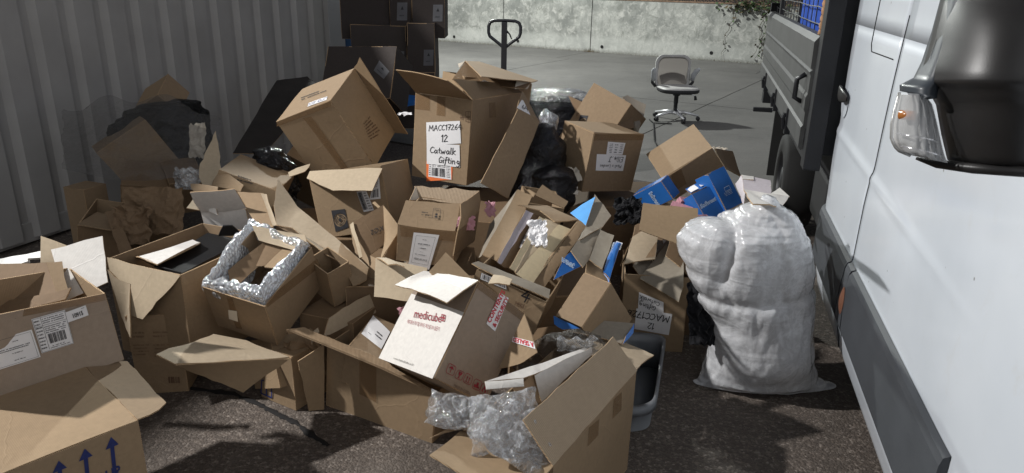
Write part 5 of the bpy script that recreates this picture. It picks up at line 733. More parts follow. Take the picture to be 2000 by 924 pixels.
{'n':'cardboard_box','l':'open brown carton between the eye logo carton and the white sheet carton','c':'box','g':'empty cardboard boxes heaped in the yard','o':[-0.659,3.353,0.411],'P':[{'n':'side_panel','p':[[-0.142,0.073,0.22],[-0.002,0.231,0.275],[0.037,0.047,0.145],[-0.019,-0.09,0.12]],'m':'kraft_dark','d':[{'k':'print','n':'printed_text','q':[[0.0193,0.0846,0.1846],[-0.0328,0.0342,0.1742],[-0.0433,0.0677,0.1944],[0.0115,0.1197,0.2048]],'ink':[('t','KGS',0,0.1,0.8,1.0)]}]},{'n':'side_panel','p':[[-0.002,0.231,0.275],[0.107,0.068,0.206],[0.049,-0.172,0.127],[0.037,0.047,0.145]],'m':'kraft','i':'kraft_in'},{'n':'front_panel','p':[[-0.142,0.073,0.22],[-0.019,-0.09,0.12],[0.049,-0.172,0.127],[0.041,-0.23,0.022],[-0.058,-0.159,0.042]],'m':'kraft','i':'kraft_in'},{'n':'flap','p':[[-0.142,0.063,0.221],[-0.127,0.077,0.23],[-0.041,-0.147,0.136],[-0.053,-0.159,0.133]],'m':'kraft_light'},{'n':'side_panel','p':[[0.107,0.068,0.206],[0.049,-0.172,0.127],[0.051,-0.238,0.0],[0.141,-0.058,0.058]],'m':'kraft_dark','i':'kraft_in'},{'n':'flap','p':[[-0.067,0.282,0.269],[-0.054,0.284,0.274],[0.105,0.079,0.205],[0.097,0.066,0.198]],'m':'kraft','i':'kraft_in'}]},
{'n':'cardboard_sheet','l':'tan cardboard panel standing below the white printed sheet,left of the white lid flap','c':'cardboard','g':None,'o':[-0.493,2.891,0.493],'P':[{'n':'sheet','p':[[-0.088,-0.04,0.012],[0.138,-0.086,0.0],[0.132,0.04,0.118],[-0.098,0.089,0.135]],'m':'kraft_light','i':'kraft_in'},{'n':'sheet_fold','p':[[-0.098,0.089,0.135],[-0.022,0.075,0.127],[0.053,-0.089,0.171],[-0.017,-0.078,0.174]],'m':'kraft_light','i':'kraft_in'}]},
{'n':'cardboard_sheet','l':'brown cardboard flap pointing up behind the white lid flap','c':'cardboard','g':None,'o':[-0.259,2.705,0.661],'P':[{'n':'sheet','p':[[-0.01,0.1,0.071],[0.117,-0.032,0.0],[-0.04,-0.044,0.024],[-0.066,-0.023,0.036]],'m':'kraft','i':'kraft_in'}]},
{'n':'cardboard_box','l':'brown carton with a black eye logo and two bar code labels','c':'box','g':'empty cardboard boxes heaped in the yard','o':[-0.871,4.068,0.314],'P':[{'n':'front_panel','p':[[-0.205,-0.179,0.072],[0.209,-0.238,0.159],[0.145,-0.174,0.504],[-0.268,-0.115,0.417]],'m':'kraft','i':'kraft_in','c':[0.011,0.058,0.252],'s':0.002,'d':[{'k':'print','n':'printed_logo','q':[[-0.1196,-0.1878,0.1109],[-0.041,-0.1961,0.1459],[-0.0594,-0.1763,0.2534],[-0.1432,-0.1639,0.2387]],'ink':[('eye',)]},{'k':'paper','n':'paper_label','q':[[0.0468,-0.1968,0.2412],[0.1058,-0.2047,0.2569],[0.0635,-0.1812,0.3611],[0.0076,-0.1729,0.3516]],'ink':[('x',0.6,0.05,0.95,0.95,7,71),('b',0.05,0.1,0.5,0.95,16,72)]},{'k':'paper','n':'paper_label','q':[[0.0803,-0.1918,0.3116],[0.1446,-0.2015,0.3218],[0.1375,-0.1818,0.4415],[0.1081,-0.1812,0.4117]],'ink':[('x',0.1,0.6,0.9,0.95,4,73),('b',0.1,0.1,0.9,0.5,10,74)]}]},{'n':'back_panel','p':[[0.291,0.23,0.087],[-0.123,0.289,0.0],[-0.186,0.354,0.345],[0.227,0.295,0.432]],'m':'kraft','i':'kraft_in','c':[0.011,0.058,0.252],'s':0.002},{'n':'side_panel','p':[[-0.123,0.289,0.0],[-0.205,-0.179,0.072],[-0.268,-0.115,0.417],[-0.186,0.354,0.345]],'m':'kraft','i':'kraft_in','c':[0.011,0.058,0.252],'s':0.002},{'n':'side_panel','p':[[0.209,-0.238,0.159],[0.291,0.23,0.087],[0.227,0.295,0.432],[0.145,-0.174,0.504]],'m':'kraft','i':'kraft_in','c':[0.011,0.058,0.252],'s':0.002},{'n':'bottom_panel','p':[[-0.123,0.289,0.0],[0.291,0.23,0.087],[0.209,-0.238,0.159],[-0.205,-0.179,0.072]],'m':'kraft','i':'kraft_in','c':[0.011,0.058,0.252],'s':0.002},{'n':'flap','p':[[-0.272,-0.078,0.435],[0.159,-0.198,0.495],[0.13,-0.345,0.409],[-0.097,-0.275,0.381],[-0.274,-0.134,0.405]],'m':'kraft_light','r':0.003,'l':'pale creased lid flap'}]},
{'n':'cardboard_box','l':'brown carton with a tall pale flap standing up right of the bubble wrap','c':'box','g':'empty cardboard boxes heaped in the yard','o':[-0.843,3.157,0.368],'P':[{'n':'front_panel','p':[[-0.068,-0.032,0.033],[0.045,-0.127,0.0],[0.04,-0.2,0.194],[-0.072,-0.106,0.227]],'m':'kraft','i':'kraft_in','c':[0.024,-0.077,0.129],'s':0.002},{'n':'back_panel','p':[[0.12,-0.049,0.031],[0.007,0.046,0.064],[0.003,-0.027,0.258],[0.115,-0.122,0.225]],'m':'kraft','i':'kraft_in','c':[0.024,-0.077,0.129],'s':0.002},{'n':'side_panel','p':[[0.007,0.046,0.064],[-0.068,-0.032,0.033],[-0.072,-0.106,0.227],[0.003,-0.027,0.258]],'m':'kraft','i':'kraft_in','c':[0.024,-0.077,0.129],'s':0.002},{'n':'side_panel','p':[[0.045,-0.127,0.0],[0.12,-0.049,0.031],[0.115,-0.122,0.225],[0.04,-0.2,0.194]],'m':'kraft','i':'kraft_in','c':[0.024,-0.077,0.129],'s':0.002},{'n':'bottom_panel','p':[[0.007,0.046,0.064],[0.12,-0.049,0.031],[0.045,-0.127,0.0],[-0.068,-0.032,0.033]],'m':'kraft','i':'kraft_in','c':[0.024,-0.077,0.129],'s':0.002},{'n':'flap','p':[[-0.352,0.44,0.446],[-0.239,0.355,0.326],[0.026,0.127,0.22],[0.184,-0.025,0.151],[0.169,0.015,0.095],[0.009,-0.063,0.224],[-0.208,0.149,0.282],[-0.3,0.2,0.276],[-0.338,0.3,0.348]],'m':'kraft_light','i':'kraft_in','b':0.01,'l':'tall pale flap'},{'n':'flap','p':[[0.026,0.127,0.22],[0.184,-0.025,0.151],[0.186,-0.089,0.119],[0.136,-0.145,0.111],[0.031,0.031,0.189]],'m':'kraft','i':'kraft_in'}]},
{'n':'small_carton','l':'small white carton with red side lettering and an open lid behind the black tray','c':'box','g':'empty cardboard boxes heaped in the yard','o':[-1.485,3.586,0.48],'P':[{'n':'front_panel','p':[[-0.094,-0.021,0.0],[0.154,-0.047,0.03],[0.135,-0.046,0.186],[-0.113,-0.02,0.156]],'m':'white_board','c':[0.027,0.026,0.093],'s':0.002,'d':[{'k':'print','n':'printed_text','q':[[-0.0956,-0.0211,0.0229],[-0.1007,-0.0213,0.1343],[-0.0865,-0.0228,0.1379],[-0.0813,-0.0226,0.0265]],'im':'ink_red','ink':[('t','medicube',0.05,0.15,0.7)]}]},{'n':'back_panel','p':[[0.166,0.072,0.03],[-0.082,0.098,0.001],[-0.1,0.099,0.157],[0.148,0.073,0.186]],'m':'white_board','c':[0.027,0.026,0.093],'s':0.002},{'n':'side_panel','p':[[-0.082,0.098,0.001],[-0.094,-0.021,0.0],[-0.113,-0.02,0.156],[-0.1,0.099,0.157]],'m':'white_board','c':[0.027,0.026,0.093],'s':0.002},{'n':'side_panel','p':[[0.154,-0.047,0.03],[0.166,0.072,0.03],[0.148,0.073,0.186],[0.135,-0.046,0.186]],'m':'white_board','c':[0.027,0.026,0.093],'s':0.002},{'n':'bottom_panel','p':[[-0.082,0.098,0.001],[0.166,0.072,0.03],[0.154,-0.047,0.03],[-0.094,-0.021,0.0]],'m':'white_board','c':[0.027,0.026,0.093],'s':0.002},{'n':'flap','p':[[-0.113,-0.02,0.156],[0.135,-0.046,0.186],[0.109,-0.106,0.307],[-0.128,-0.081,0.279]],'m':'white_board','r':0.003,'l':'white lid flap'},{'n':'flap','p':[[-0.107,-0.028,0.164],[-0.154,-0.081,0.193],[-0.168,0.029,0.205]],'m':'kraft_light'},{'n':'lid_tab','p':[[-0.061,-0.039,0.163],[-0.011,-0.062,0.158],[-0.021,-0.042,0.184],[-0.052,-0.041,0.186]],'m':'white_board'}]},
{'n':'cardboard_box','l':'brown carton with dark print and one tall lit flap,near the container','c':'box','g':'empty cardboard boxes heaped in the yard','o':[-1.567,4.125,0.483],'P':[{'n':'front_panel','p':[[-0.139,-0.149,0.126],[0.177,-0.135,0.001],[0.234,-0.133,0.145],[-0.082,-0.146,0.27]],'m':'kraft','i':'kraft_in','c':[0.039,0.054,0.135],'s':0.002,'d':[{'k':'print','n':'printed_text','q':[[0.0082,-0.1425,0.1967],[0.0976,-0.1386,0.1796],[0.1067,-0.1381,0.2155],[0.0251,-0.1416,0.2503]],'ink':[('x',0,0.1,1,0.9,2,81)]}]},{'n':'back_panel','p':[[0.159,0.255,0.0],[-0.156,0.242,0.126],[-0.099,0.244,0.27],[0.216,0.258,0.144]],'m':'kraft','i':'kraft_in','c':[0.039,0.054,0.135],'s':0.002},{'n':'side_panel','p':[[-0.156,0.242,0.126],[-0.139,-0.149,0.126],[-0.082,-0.146,0.27],[-0.099,0.244,0.27]],'m':'kraft','i':'kraft_in','c':[0.039,0.054,0.135],'s':0.002},{'n':'side_panel','p':[[0.177,-0.135,0.001],[0.159,0.255,0.0],[0.216,0.258,0.144],[0.234,-0.133,0.145]],'m':'kraft','i':'kraft_in','c':[0.039,0.054,0.135],'s':0.002},{'n':'bottom_panel','p':[[-0.156,0.242,0.126],[0.159,0.255,0.0],[0.177,-0.135,0.001],[-0.139,-0.149,0.126]],'m':'kraft','i':'kraft_in','c':[0.039,0.054,0.135],'s':0.002},{'n':'top_panel','p':[[-0.082,-0.146,0.27],[0.234,-0.133,0.145],[0.216,0.258,0.144],[-0.099,0.244,0.27]],'m':'kraft','i':'kraft_in','c':[0.039,0.054,0.135],'s':0.002},{'n':'flap','p':[[-0.206,-0.128,0.263],[-0.204,0.172,0.421],[-0.133,0.025,0.305],[-0.089,-0.097,0.26],[-0.103,-0.225,0.196],[-0.154,-0.225,0.198]],'m':'kraft_light','r':0.004,'l':'tall lit flap'},{'n':'flap','p':[[-0.103,-0.225,0.196],[-0.089,-0.097,0.26],[0.075,-0.223,0.203],[0.08,-0.283,0.184]],'m':'kraft','i':'kraft_in'}]},
{'n':'flattened_boxes','l':'bundle of folded brown cartons with ribbed edges behind the small white carton','c':'cardboard','g':None,'o':[-1.384,3.592,0.616],'P':[{'n':'sheet','p':[[-0.047,0.057,0.106],[0.098,0.036,0.107],[0.213,-0.193,0.0],[0.118,-0.17,0.004]],'m':'kraft','i':'kraft_in'},{'n':'sheet','p':[[0.091,0.016,0.11],[0.118,0.015,0.108],[0.228,-0.188,0.012],[0.208,-0.19,0.007]],'m':'kraft_light','i':'kraft_in'},{'n':'sheet','p':[[-0.356,0.213,0.097],[-0.189,0.16,0.098],[-0.172,0.113,0.084],[-0.308,0.131,0.076]],'m':'kraft','i':'kraft_in'}]},
{'n':'cardboard_box','l':'tall brown carton with a handwritten Catwalk note and an orange shipping label','c':'box','g':'empty cardboard boxes heaped in the yard','o':[-0.231,4.515,0.571],'P':[{'n':'front_panel','p':[[-0.391,-0.184,0.073],[-0.045,-0.323,0.058],[-0.012,-0.296,0.561],[-0.358,-0.157,0.576]],'m':'kraft','i':'kraft_in','c':[-0.056,0.124,0.288],'s':0.002,'d':[{'k':'paper','n':'orange_label','q':[[-0.2941,-0.2243,0.0538],[-0.1335,-0.286,0.0835],[-0.1271,-0.2804,0.1855],[-0.2928,-0.2152,0.1755]],'m':'paper_orange','o':0.0016},{'k':'paper','n':'paper_label','q':[[-0.2808,-0.2272,0.0836],[-0.1366,-0.2848,0.0831],[-0.1397,-0.2765,0.1718],[-0.2767,-0.2222,0.1681]],'o':0.0024,'ink':[('x',0.02,0.1,0.12,0.95,6,91),('b',0.15,0.12,0.42,0.7,12,92),('x',0.15,0.76,0.9,0.95,2,93),('b',0.5,0.12,0.75,0.7,12,94),('x',0.8,0.1,0.96,0.95,8,95),('x',0.44,0.1,0.49,0.9,6,96)]},{'k':'paper','n':'paper_label','q':[[-0.2886,-0.2092,0.2713],[-0.0774,-0.2907,0.3059],[-0.0838,-0.2778,0.436],[-0.2904,-0.1977,0.4077]],'im':'ink_marker','o':0.003,'ink':[('h','MACC17264',0.08,0.62,0.24),('h','12',0.42,0.12,0.3)]},{'k':'paper','n':'paper_label','q':[[-0.2897,-0.2176,0.1604],[-0.0833,-0.2997,0.1633],[-0.0866,-0.2878,0.2959],[-0.2885,-0.2083,0.2836]],'im':'ink_marker','o':0.0036,'ink':[('h','Catwalk',0.1,0.55,0.3),('h','Gifting',0.36,0.12,0.3)]},{'k':'print','n':'printed_symbols','q':[[-0.0532,-0.2903,0.433],[-0.0167,-0.305,0.4306],[-0.0171,-0.2998,0.4949],[-0.0534,-0.2855,0.4917]],'im':'ink_brown','ink':[('r',0.1,0.55,0.9,1,0.06),('r',0.1,0.05,0.9,0.45,0.06),('l',0.5,0.05,0.5,1,0.05),('l',0.2,0.3,0.8,0.3,0.05)]},{'k':'print','n':'printed_symbols','q':[[-0.09,-0.2752,0.4384],[-0.0563,-0.2886,0.4386],[-0.0534,-0.2865,0.48],[-0.087,-0.2738,0.4711]],'im':'ink_brown','ink':[('l',0.1,0.5,0.9,0.5,0.08),('l',0.3,0.2,0.3,0.9,0.08),('l',0.7,0.1,0.6,0.8,0.08)]},{'k':'tape','n':'packing_tape','q':[[-0.3599,-0.1643,0.4795],[-0.2675,-0.2012,0.4786],[-0.2667,-0.1947,0.5646],[-0.3553,-0.159,0.5694]]},{'k':'tape','n':'packing_tape','q':[[-0.2267,-0.2193,0.4555],[-0.1735,-0.2406,0.4544],[-0.17,-0.2334,0.5636],[-0.2197,-0.2134,0.5655]]}]},{'n':'back_panel','p':[[0.246,0.406,0.0],[-0.1,0.545,0.015],[-0.068,0.572,0.518],[0.279,0.432,0.503]],'m':'kraft','i':'kraft_in','c':[-0.056,0.124,0.288],'s':0.002},{'n':'side_panel','p':[[-0.1,0.545,0.015],[-0.391,-0.184,0.073],[-0.358,-0.157,0.576],[-0.068,0.572,0.518]],'m':'kraft','i':'kraft_in','c':[-0.056,0.124,0.288],'s':0.002},{'n':'side_panel','p':[[-0.045,-0.323,0.058],[0.246,0.406,0.0],[0.279,0.432,0.503],[-0.012,-0.296,0.561]],'m':'kraft','i':'kraft_in','c':[-0.056,0.124,0.288],'s':0.002,'d':[{'k':'tape','n':'packing_tape','q':[[0.0753,-0.0636,0.4184],[0.1134,0.0326,0.405],[0.1096,0.0129,0.5003],[0.0749,-0.0747,0.5105]]}]},{'n':'bottom_panel','p':[[-0.1,0.545,0.015],[0.246,0.406,0.0],[-0.045,-0.323,0.058],[-0.391,-0.184,0.073]],'m':'kraft','i':'kraft_in','c':[-0.056,0.124,0.288],'s':0.002},{'n':'flap','p':[[-0.358,-0.157,0.576],[-0.012,-0.296,0.561],[-0.136,-0.525,0.699],[-0.432,-0.398,0.733]],'m':'kraft','i':'kraft_in','r':0.003,'l':'wide flap raised along the front'},{'n':'flap','p':[[-0.012,-0.296,0.561],[0.279,0.432,0.503],[0.209,0.503,0.545],[-0.126,-0.291,0.671]],'m':'kraft','i':'kraft_in','r':0.003,'l':'raised side flap'},{'n':'side_flap','p':[[0.248,-0.212,0.499],[0.384,-0.085,0.407],[0.203,-0.483,0.033],[0.052,-0.6,0.152]],'m':'kraft','i':'kraft_in','l':'long flap hanging down the right side','d':[{'k':'paper','n':'paper_label','q':[[0.2392,-0.2154,0.5067],[0.3199,-0.1442,0.4536],[0.2779,-0.154,0.5396],[0.2686,-0.1618,0.5467]],'im':'ink_marker','ink':[('h','64',0.3,0.2,0.4)]}]},{'n':'side_flap','p':[[0.277,0.177,0.549],[0.377,-0.035,0.401],[0.24,-0.163,0.489]],'m':'kraft','i':'kraft_in'}]},
{'n':'cardboard_box','l':'dark open carton with its lid flap spread wide behind the Catwalk carton','c':'box','g':'empty cardboard boxes heaped in the yard','o':[-0.176,4.955,0.946],'P':[{'n':'front_panel','p':[[-0.34,0.119,0.071],[-0.169,-0.18,0.076],[-0.149,-0.166,0.247],[-0.32,0.133,0.242]],'m':'kraft','i':'kraft_in','c':[-0.023,0.103,0.123],'s':0.002},{'n':'back_panel','p':[[0.275,0.073,0.004],[0.103,0.372,0.0],[0.123,0.386,0.171],[0.294,0.087,0.175]],'m':'kraft','i':'kraft_in','c':[-0.023,0.103,0.123],'s':0.002},{'n':'side_panel','p':[[0.103,0.372,0.0],[-0.34,0.119,0.071],[-0.32,0.133,0.242],[0.123,0.386,0.171]],'m':'kraft','i':'kraft_in','c':[-0.023,0.103,0.123],'s':0.002},{'n':'side_panel','p':[[-0.169,-0.18,0.076],[0.275,0.073,0.004],[0.294,0.087,0.175],[-0.149,-0.166,0.247]],'m':'kraft','i':'kraft_in','c':[-0.023,0.103,0.123],'s':0.002},{'n':'bottom_panel','p':[[0.103,0.372,0.0],[0.275,0.073,0.004],[-0.169,-0.18,0.076],[-0.34,0.119,0.071]],'m':'kraft','i':'kraft_in','c':[-0.023,0.103,0.123],'s':0.002},{'n':'flap','p':[[-0.233,-0.191,0.225],[-0.16,0.053,0.317],[-0.024,-0.144,0.21]],'m':'kraft_dark','i':'kraft_in'},{'n':'flap','p':[[-0.16,0.054,0.32],[-0.077,0.257,0.293],[0.327,0.065,0.2],[0.283,-0.091,0.21],[-0.021,-0.658,0.308]],'m':'kraft','i':'kraft_in','l':'wide lid flap lit from behind'},{'n':'flap','p':[[-0.16,0.054,0.32],[0.283,-0.091,0.21],[0.238,-0.207,0.182],[-0.026,-0.18,0.199]],'m':'kraft_dark'},{'n':'paper_label','p':[[0.173,-0.208,0.178],[0.256,-0.157,0.172],[0.282,-0.09,0.213],[0.188,-0.138,0.227]],'m':'paper_dirty','t':0.001},{'n':'flap','p':[[-0.215,0.149,0.288],[-0.16,0.054,0.32],[-0.208,0.14,0.262]],'m':'paper_dirty','i':'kraft_in'},{'n':'torn_tape','p':[[-0.064,-0.2,0.201],[-0.026,-0.17,0.227],[0.006,-0.154,0.212],[-0.003,-0.181,0.196]],'m':'white_board','i':'kraft_in','t':0.002}]},
{'n':'cardboard_box','l':'large closed brown carton tipped up on one corner in the middle of the heap','c':'box','g':'empty cardboard boxes heaped in the yard','o':[-1.089,4.644,0.51],'P':[{'n':'front_panel','p':[[-0.148,-0.082,0.0],[0.227,-0.209,0.158],[0.006,-0.331,0.587],[-0.37,-0.204,0.429]],'m':'kraft','i':'kraft_in','c':[-0.037,-0.014,0.366],'s':0.002,'d':[{'k':'tape','n':'packing_tape','q':[[0.0082,-0.1578,0.1261],[0.0591,-0.1684,0.1299],[-0.1315,-0.2661,0.4793],[-0.1864,-0.25,0.4629]]},{'k':'tape','n':'packing_tape','q':[[-0.3714,-0.191,0.3946],[0.0055,-0.3182,0.5522],[0.0075,-0.3307,0.5843],[-0.3647,-0.2039,0.4256]]}]},{'n':'side_panel','p':[[-0.079,0.303,0.145],[-0.148,-0.082,0.0],[-0.37,-0.204,0.429],[-0.301,0.18,0.574]],'m':'kraft','i':'kraft_in','c':[-0.037,-0.014,0.366],'s':0.002},{'n':'side_panel','p':[[0.227,-0.209,0.158],[0.297,0.175,0.303],[0.075,0.053,0.732],[0.006,-0.331,0.587]],'m':'kraft','i':'kraft_in','c':[-0.037,-0.014,0.366],'s':0.002,'d':[{'k':'print','n':'printed_text','q':[[0.1874,-0.1395,0.3094],[0.2368,0.0197,0.3199],[0.1738,0.0004,0.4543],[0.1476,-0.1223,0.4179]],'im':'ink_brown','ink':[('x',0,0,1,1,7,101)]}]},{'n':'top_panel','p':[[-0.37,-0.204,0.429],[0.006,-0.331,0.587],[0.075,0.053,0.732],[-0.301,0.18,0.574]],'m':'kraft','i':'kraft_in','c':[-0.037,-0.014,0.366],'s':0.002,'d':[{'k':'print','n':'printed_text','q':[[-0.2358,-0.0743,0.5354],[-0.0524,-0.1531,0.6077],[-0.0892,-0.0523,0.6174],[-0.2675,0.0194,0.5458]],'ink':[('x',0,0.1,1,0.9,2,102)]},{'k':'paper','n':'paper_label','q':[[-0.1568,-0.2387,0.5295],[-0.0254,-0.2958,0.5811],[-0.0322,-0.2399,0.5935],[-0.1652,-0.1812,0.5415]],'im':'ink_blue','ink':[('x',0,0.1,1,0.9,2,103)]}]},{'n':'bottom_panel','p':[[-0.079,0.303,0.145],[0.297,0.175,0.303],[0.227,-0.209,0.158],[-0.148,-0.082,0.0]],'m':'kraft','i':'kraft_in','c':[-0.037,-0.014,0.366],'s':0.002},{'n':'flap','p':[[0.075,0.053,0.732],[0.297,0.175,0.303],[0.386,0.131,0.3],[0.126,-0.012,0.807]],'m':'kraft','i':'kraft_in','r':0.003},{'n':'back_panel','p':[[0.297,0.175,0.303],[-0.079,0.303,0.145],[-0.301,0.18,0.574],[0.075,0.053,0.732]],'m':'kraft','i':'kraft_in','c':[-0.037,-0.014,0.366],'s':0.002}]},
{'n':'cardboard_box','l':'closed brown carton with two upside down white labels,behind the blue cartons','c':'box','g':'empty cardboard boxes heaped in the yard','o':[0.538,4.565,0.516],'P':[{'n':'front_panel','p':[[-0.116,-0.242,0.054],[0.225,-0.014,0.0],[0.28,-0.009,0.368],[-0.061,-0.237,0.423]],'m':'kraft','i':'kraft_in','c':[0.0,0.0,0.222],'s':0.002,'d':[{'k':'paper','n':'paper_label','q':[[0.1614,-0.0765,0.2501],[-0.033,-0.2064,0.2826],[-0.0356,-0.1993,0.1785],[0.1531,-0.0732,0.147]],'im':'ink_marker','ink':[('h','Ellie.J',0.08,0.12,0.32),('h','Medi x London',0.1,0.62,0.2)]},{'k':'paper','n':'paper_label','q':[[0.1505,-0.0905,0.3308],[0.0355,-0.1674,0.3514],[0.0283,-0.1654,0.2712],[0.1362,-0.0935,0.2568]],'ink':[('x',0.1,0.1,0.3,0.9,5,111),('x',0.4,0.1,0.6,0.9,4,112),('x',0.7,0.1,0.9,0.9,6,113)]},{'k':'tape','n':'packing_tape','q':[[-0.059,-0.2308,0.3692],[0.2742,-0.01,0.3357],[0.2769,-0.0119,0.3785],[-0.0553,-0.2318,0.4098]]}]},{'n':'back_panel','p':[[0.061,0.237,0.021],[-0.28,0.009,0.075],[-0.225,0.014,0.444],[0.116,0.242,0.39]],'m':'kraft','i':'kraft_in','c':[0.0,0.0,0.222],'s':0.002},{'n':'side_panel','p':[[-0.28,0.009,0.075],[-0.116,-0.242,0.054],[-0.061,-0.237,0.423],[-0.225,0.014,0.444]],'m':'kraft','i':'kraft_in','c':[0.0,0.0,0.222],'s':0.002},{'n':'side_panel','p':[[0.225,-0.014,0.0],[0.061,0.237,0.021],[0.116,0.242,0.39],[0.28,-0.009,0.368]],'m':'kraft','i':'kraft_in','c':[0.0,0.0,0.222],'s':0.002},{'n':'top_panel','p':[[-0.061,-0.237,0.423],[0.28,-0.009,0.368],[0.116,0.242,0.39],[-0.225,0.014,0.444]],'m':'kraft','i':'kraft_in','c':[0.0,0.0,0.222],'s':0.002},{'n':'bottom_panel','p':[[-0.28,0.009,0.075],[0.061,0.237,0.021],[0.225,-0.014,0.0],[-0.116,-0.242,0.054]],'m':'kraft','i':'kraft_in','c':[0.0,0.0,0.222],'s':0.002}]},
{'n':'cardboard_box','l':'dark brown carton tipped on its corner behind the closed carton with two labels','c':'box','g':'empty cardboard boxes heaped in the yard','o':[0.639,4.993,0.518],'P':[{'n':'front_panel','p':[[-0.345,-0.05,0.243],[-0.117,-0.257,0.138],[0.124,-0.182,0.517],[-0.104,0.024,0.621]],'m':'kraft','i':'kraft_in','c':[-0.038,-0.001,0.311],'s':0.002,'d':[{'k':'print','n':'printed_logo','q':[[-0.2346,-0.0919,0.2897],[-0.1657,-0.1002,0.3485],[-0.1396,-0.0773,0.414],[-0.192,-0.0442,0.414]],'ink':[('eye',)]}]},{'n':'back_panel','p':[[0.028,-0.027,0.0],[-0.2,0.18,0.105],[0.042,0.255,0.483],[0.27,0.048,0.379]],'m':'kraft','i':'kraft_in','c':[-0.038,-0.001,0.311],'s':0.002},{'n':'side_panel','p':[[-0.2,0.18,0.105],[-0.345,-0.05,0.243],[-0.104,0.024,0.621],[0.042,0.255,0.483]],'m':'kraft','i':'kraft_in','c':[-0.038,-0.001,0.311],'s':0.002},{'n':'side_panel','p':[[-0.117,-0.257,0.138],[0.028,-0.027,0.0],[0.27,0.048,0.379],[0.124,-0.182,0.517]],'m':'kraft','i':'kraft_in','c':[-0.038,-0.001,0.311],'s':0.002},{'n':'bottom_panel','p':[[-0.2,0.18,0.105],[0.028,-0.027,0.0],[-0.117,-0.257,0.138],[-0.345,-0.05,0.243]],'m':'kraft','i':'kraft_in','c':[-0.038,-0.001,0.311],'s':0.002},{'n':'flap','p':[[0.108,0.022,0.465],[0.138,-0.019,0.5],[0.226,-0.015,0.361],[0.194,-0.09,0.298],[0.12,0.075,0.342]],'m':'grey_board'},{'n':'flap','p':[[0.034,-0.232,0.348],[0.113,-0.075,0.491],[0.168,-0.126,0.347]],'m':'kraft_dark','i':'kraft_in'},{'n':'flap','p':[[0.107,0.144,0.508],[0.15,0.199,0.515],[0.276,0.127,0.461],[0.245,0.041,0.369]],'m':'grey_board'},{'n':'flap','p':[[-0.267,0.145,0.511],[-0.162,0.028,0.482],[-0.213,-0.054,0.401]],'m':'kraft_dark','i':'kraft_in'}]},
{'n':'cardboard_box','l':'blue carton leaning left of the pink packets,with white outlined lettering','c':'box','g':'empty cardboard boxes heaped in the yard','o':[0.825,4.066,0.514],'P':[{'n':'front_panel','p':[[-0.05,0.03,0.0],[0.075,-0.115,0.13],[0.002,-0.091,0.227],[-0.123,0.054,0.097]],'m':'blue_print','i':'grey_board','c':[0.0,0.0,0.124],'s':0.002,'d':[{'k':'print','n':'printed_text','q':[[-0.0487,-0.0168,0.131],[0.0067,-0.0361,0.0613],[0.0242,-0.0578,0.0837],[-0.0313,-0.0394,0.1561]],'im':'ink_white','ink':[('o','SoSweet',0,0.15,0.75,1.0)]}]},{'n':'back_panel','p':[[0.123,-0.054,0.151],[-0.002,0.091,0.021],[-0.075,0.115,0.118],[0.05,-0.03,0.248]],'m':'blue_print','i':'grey_board','c':[0.0,0.0,0.124],'s':0.002},{'n':'side_panel','p':[[-0.002,0.091,0.021],[-0.05,0.03,0.0],[-0.123,0.054,0.097],[-0.075,0.115,0.118]],'m':'blue_print','i':'grey_board','c':[0.0,0.0,0.124],'s':0.002},{'n':'side_panel','p':[[0.075,-0.115,0.13],[0.123,-0.054,0.151],[0.05,-0.03,0.248],[0.002,-0.091,0.227]],'m':'blue_print','i':'grey_board','c':[0.0,0.0,0.124],'s':0.002},{'n':'top_panel','p':[[-0.123,0.054,0.097],[0.002,-0.091,0.227],[0.05,-0.03,0.248],[-0.075,0.115,0.118]],'m':'blue_print','i':'grey_board','c':[0.0,0.0,0.124],'s':0.002},{'n':'bottom_panel','p':[[-0.002,0.091,0.021],[0.123,-0.054,0.151],[0.075,-0.115,0.13],[-0.05,0.03,0.0]],'m':'blue_print','i':'grey_board','c':[0.0,0.0,0.124],'s':0.002}]},
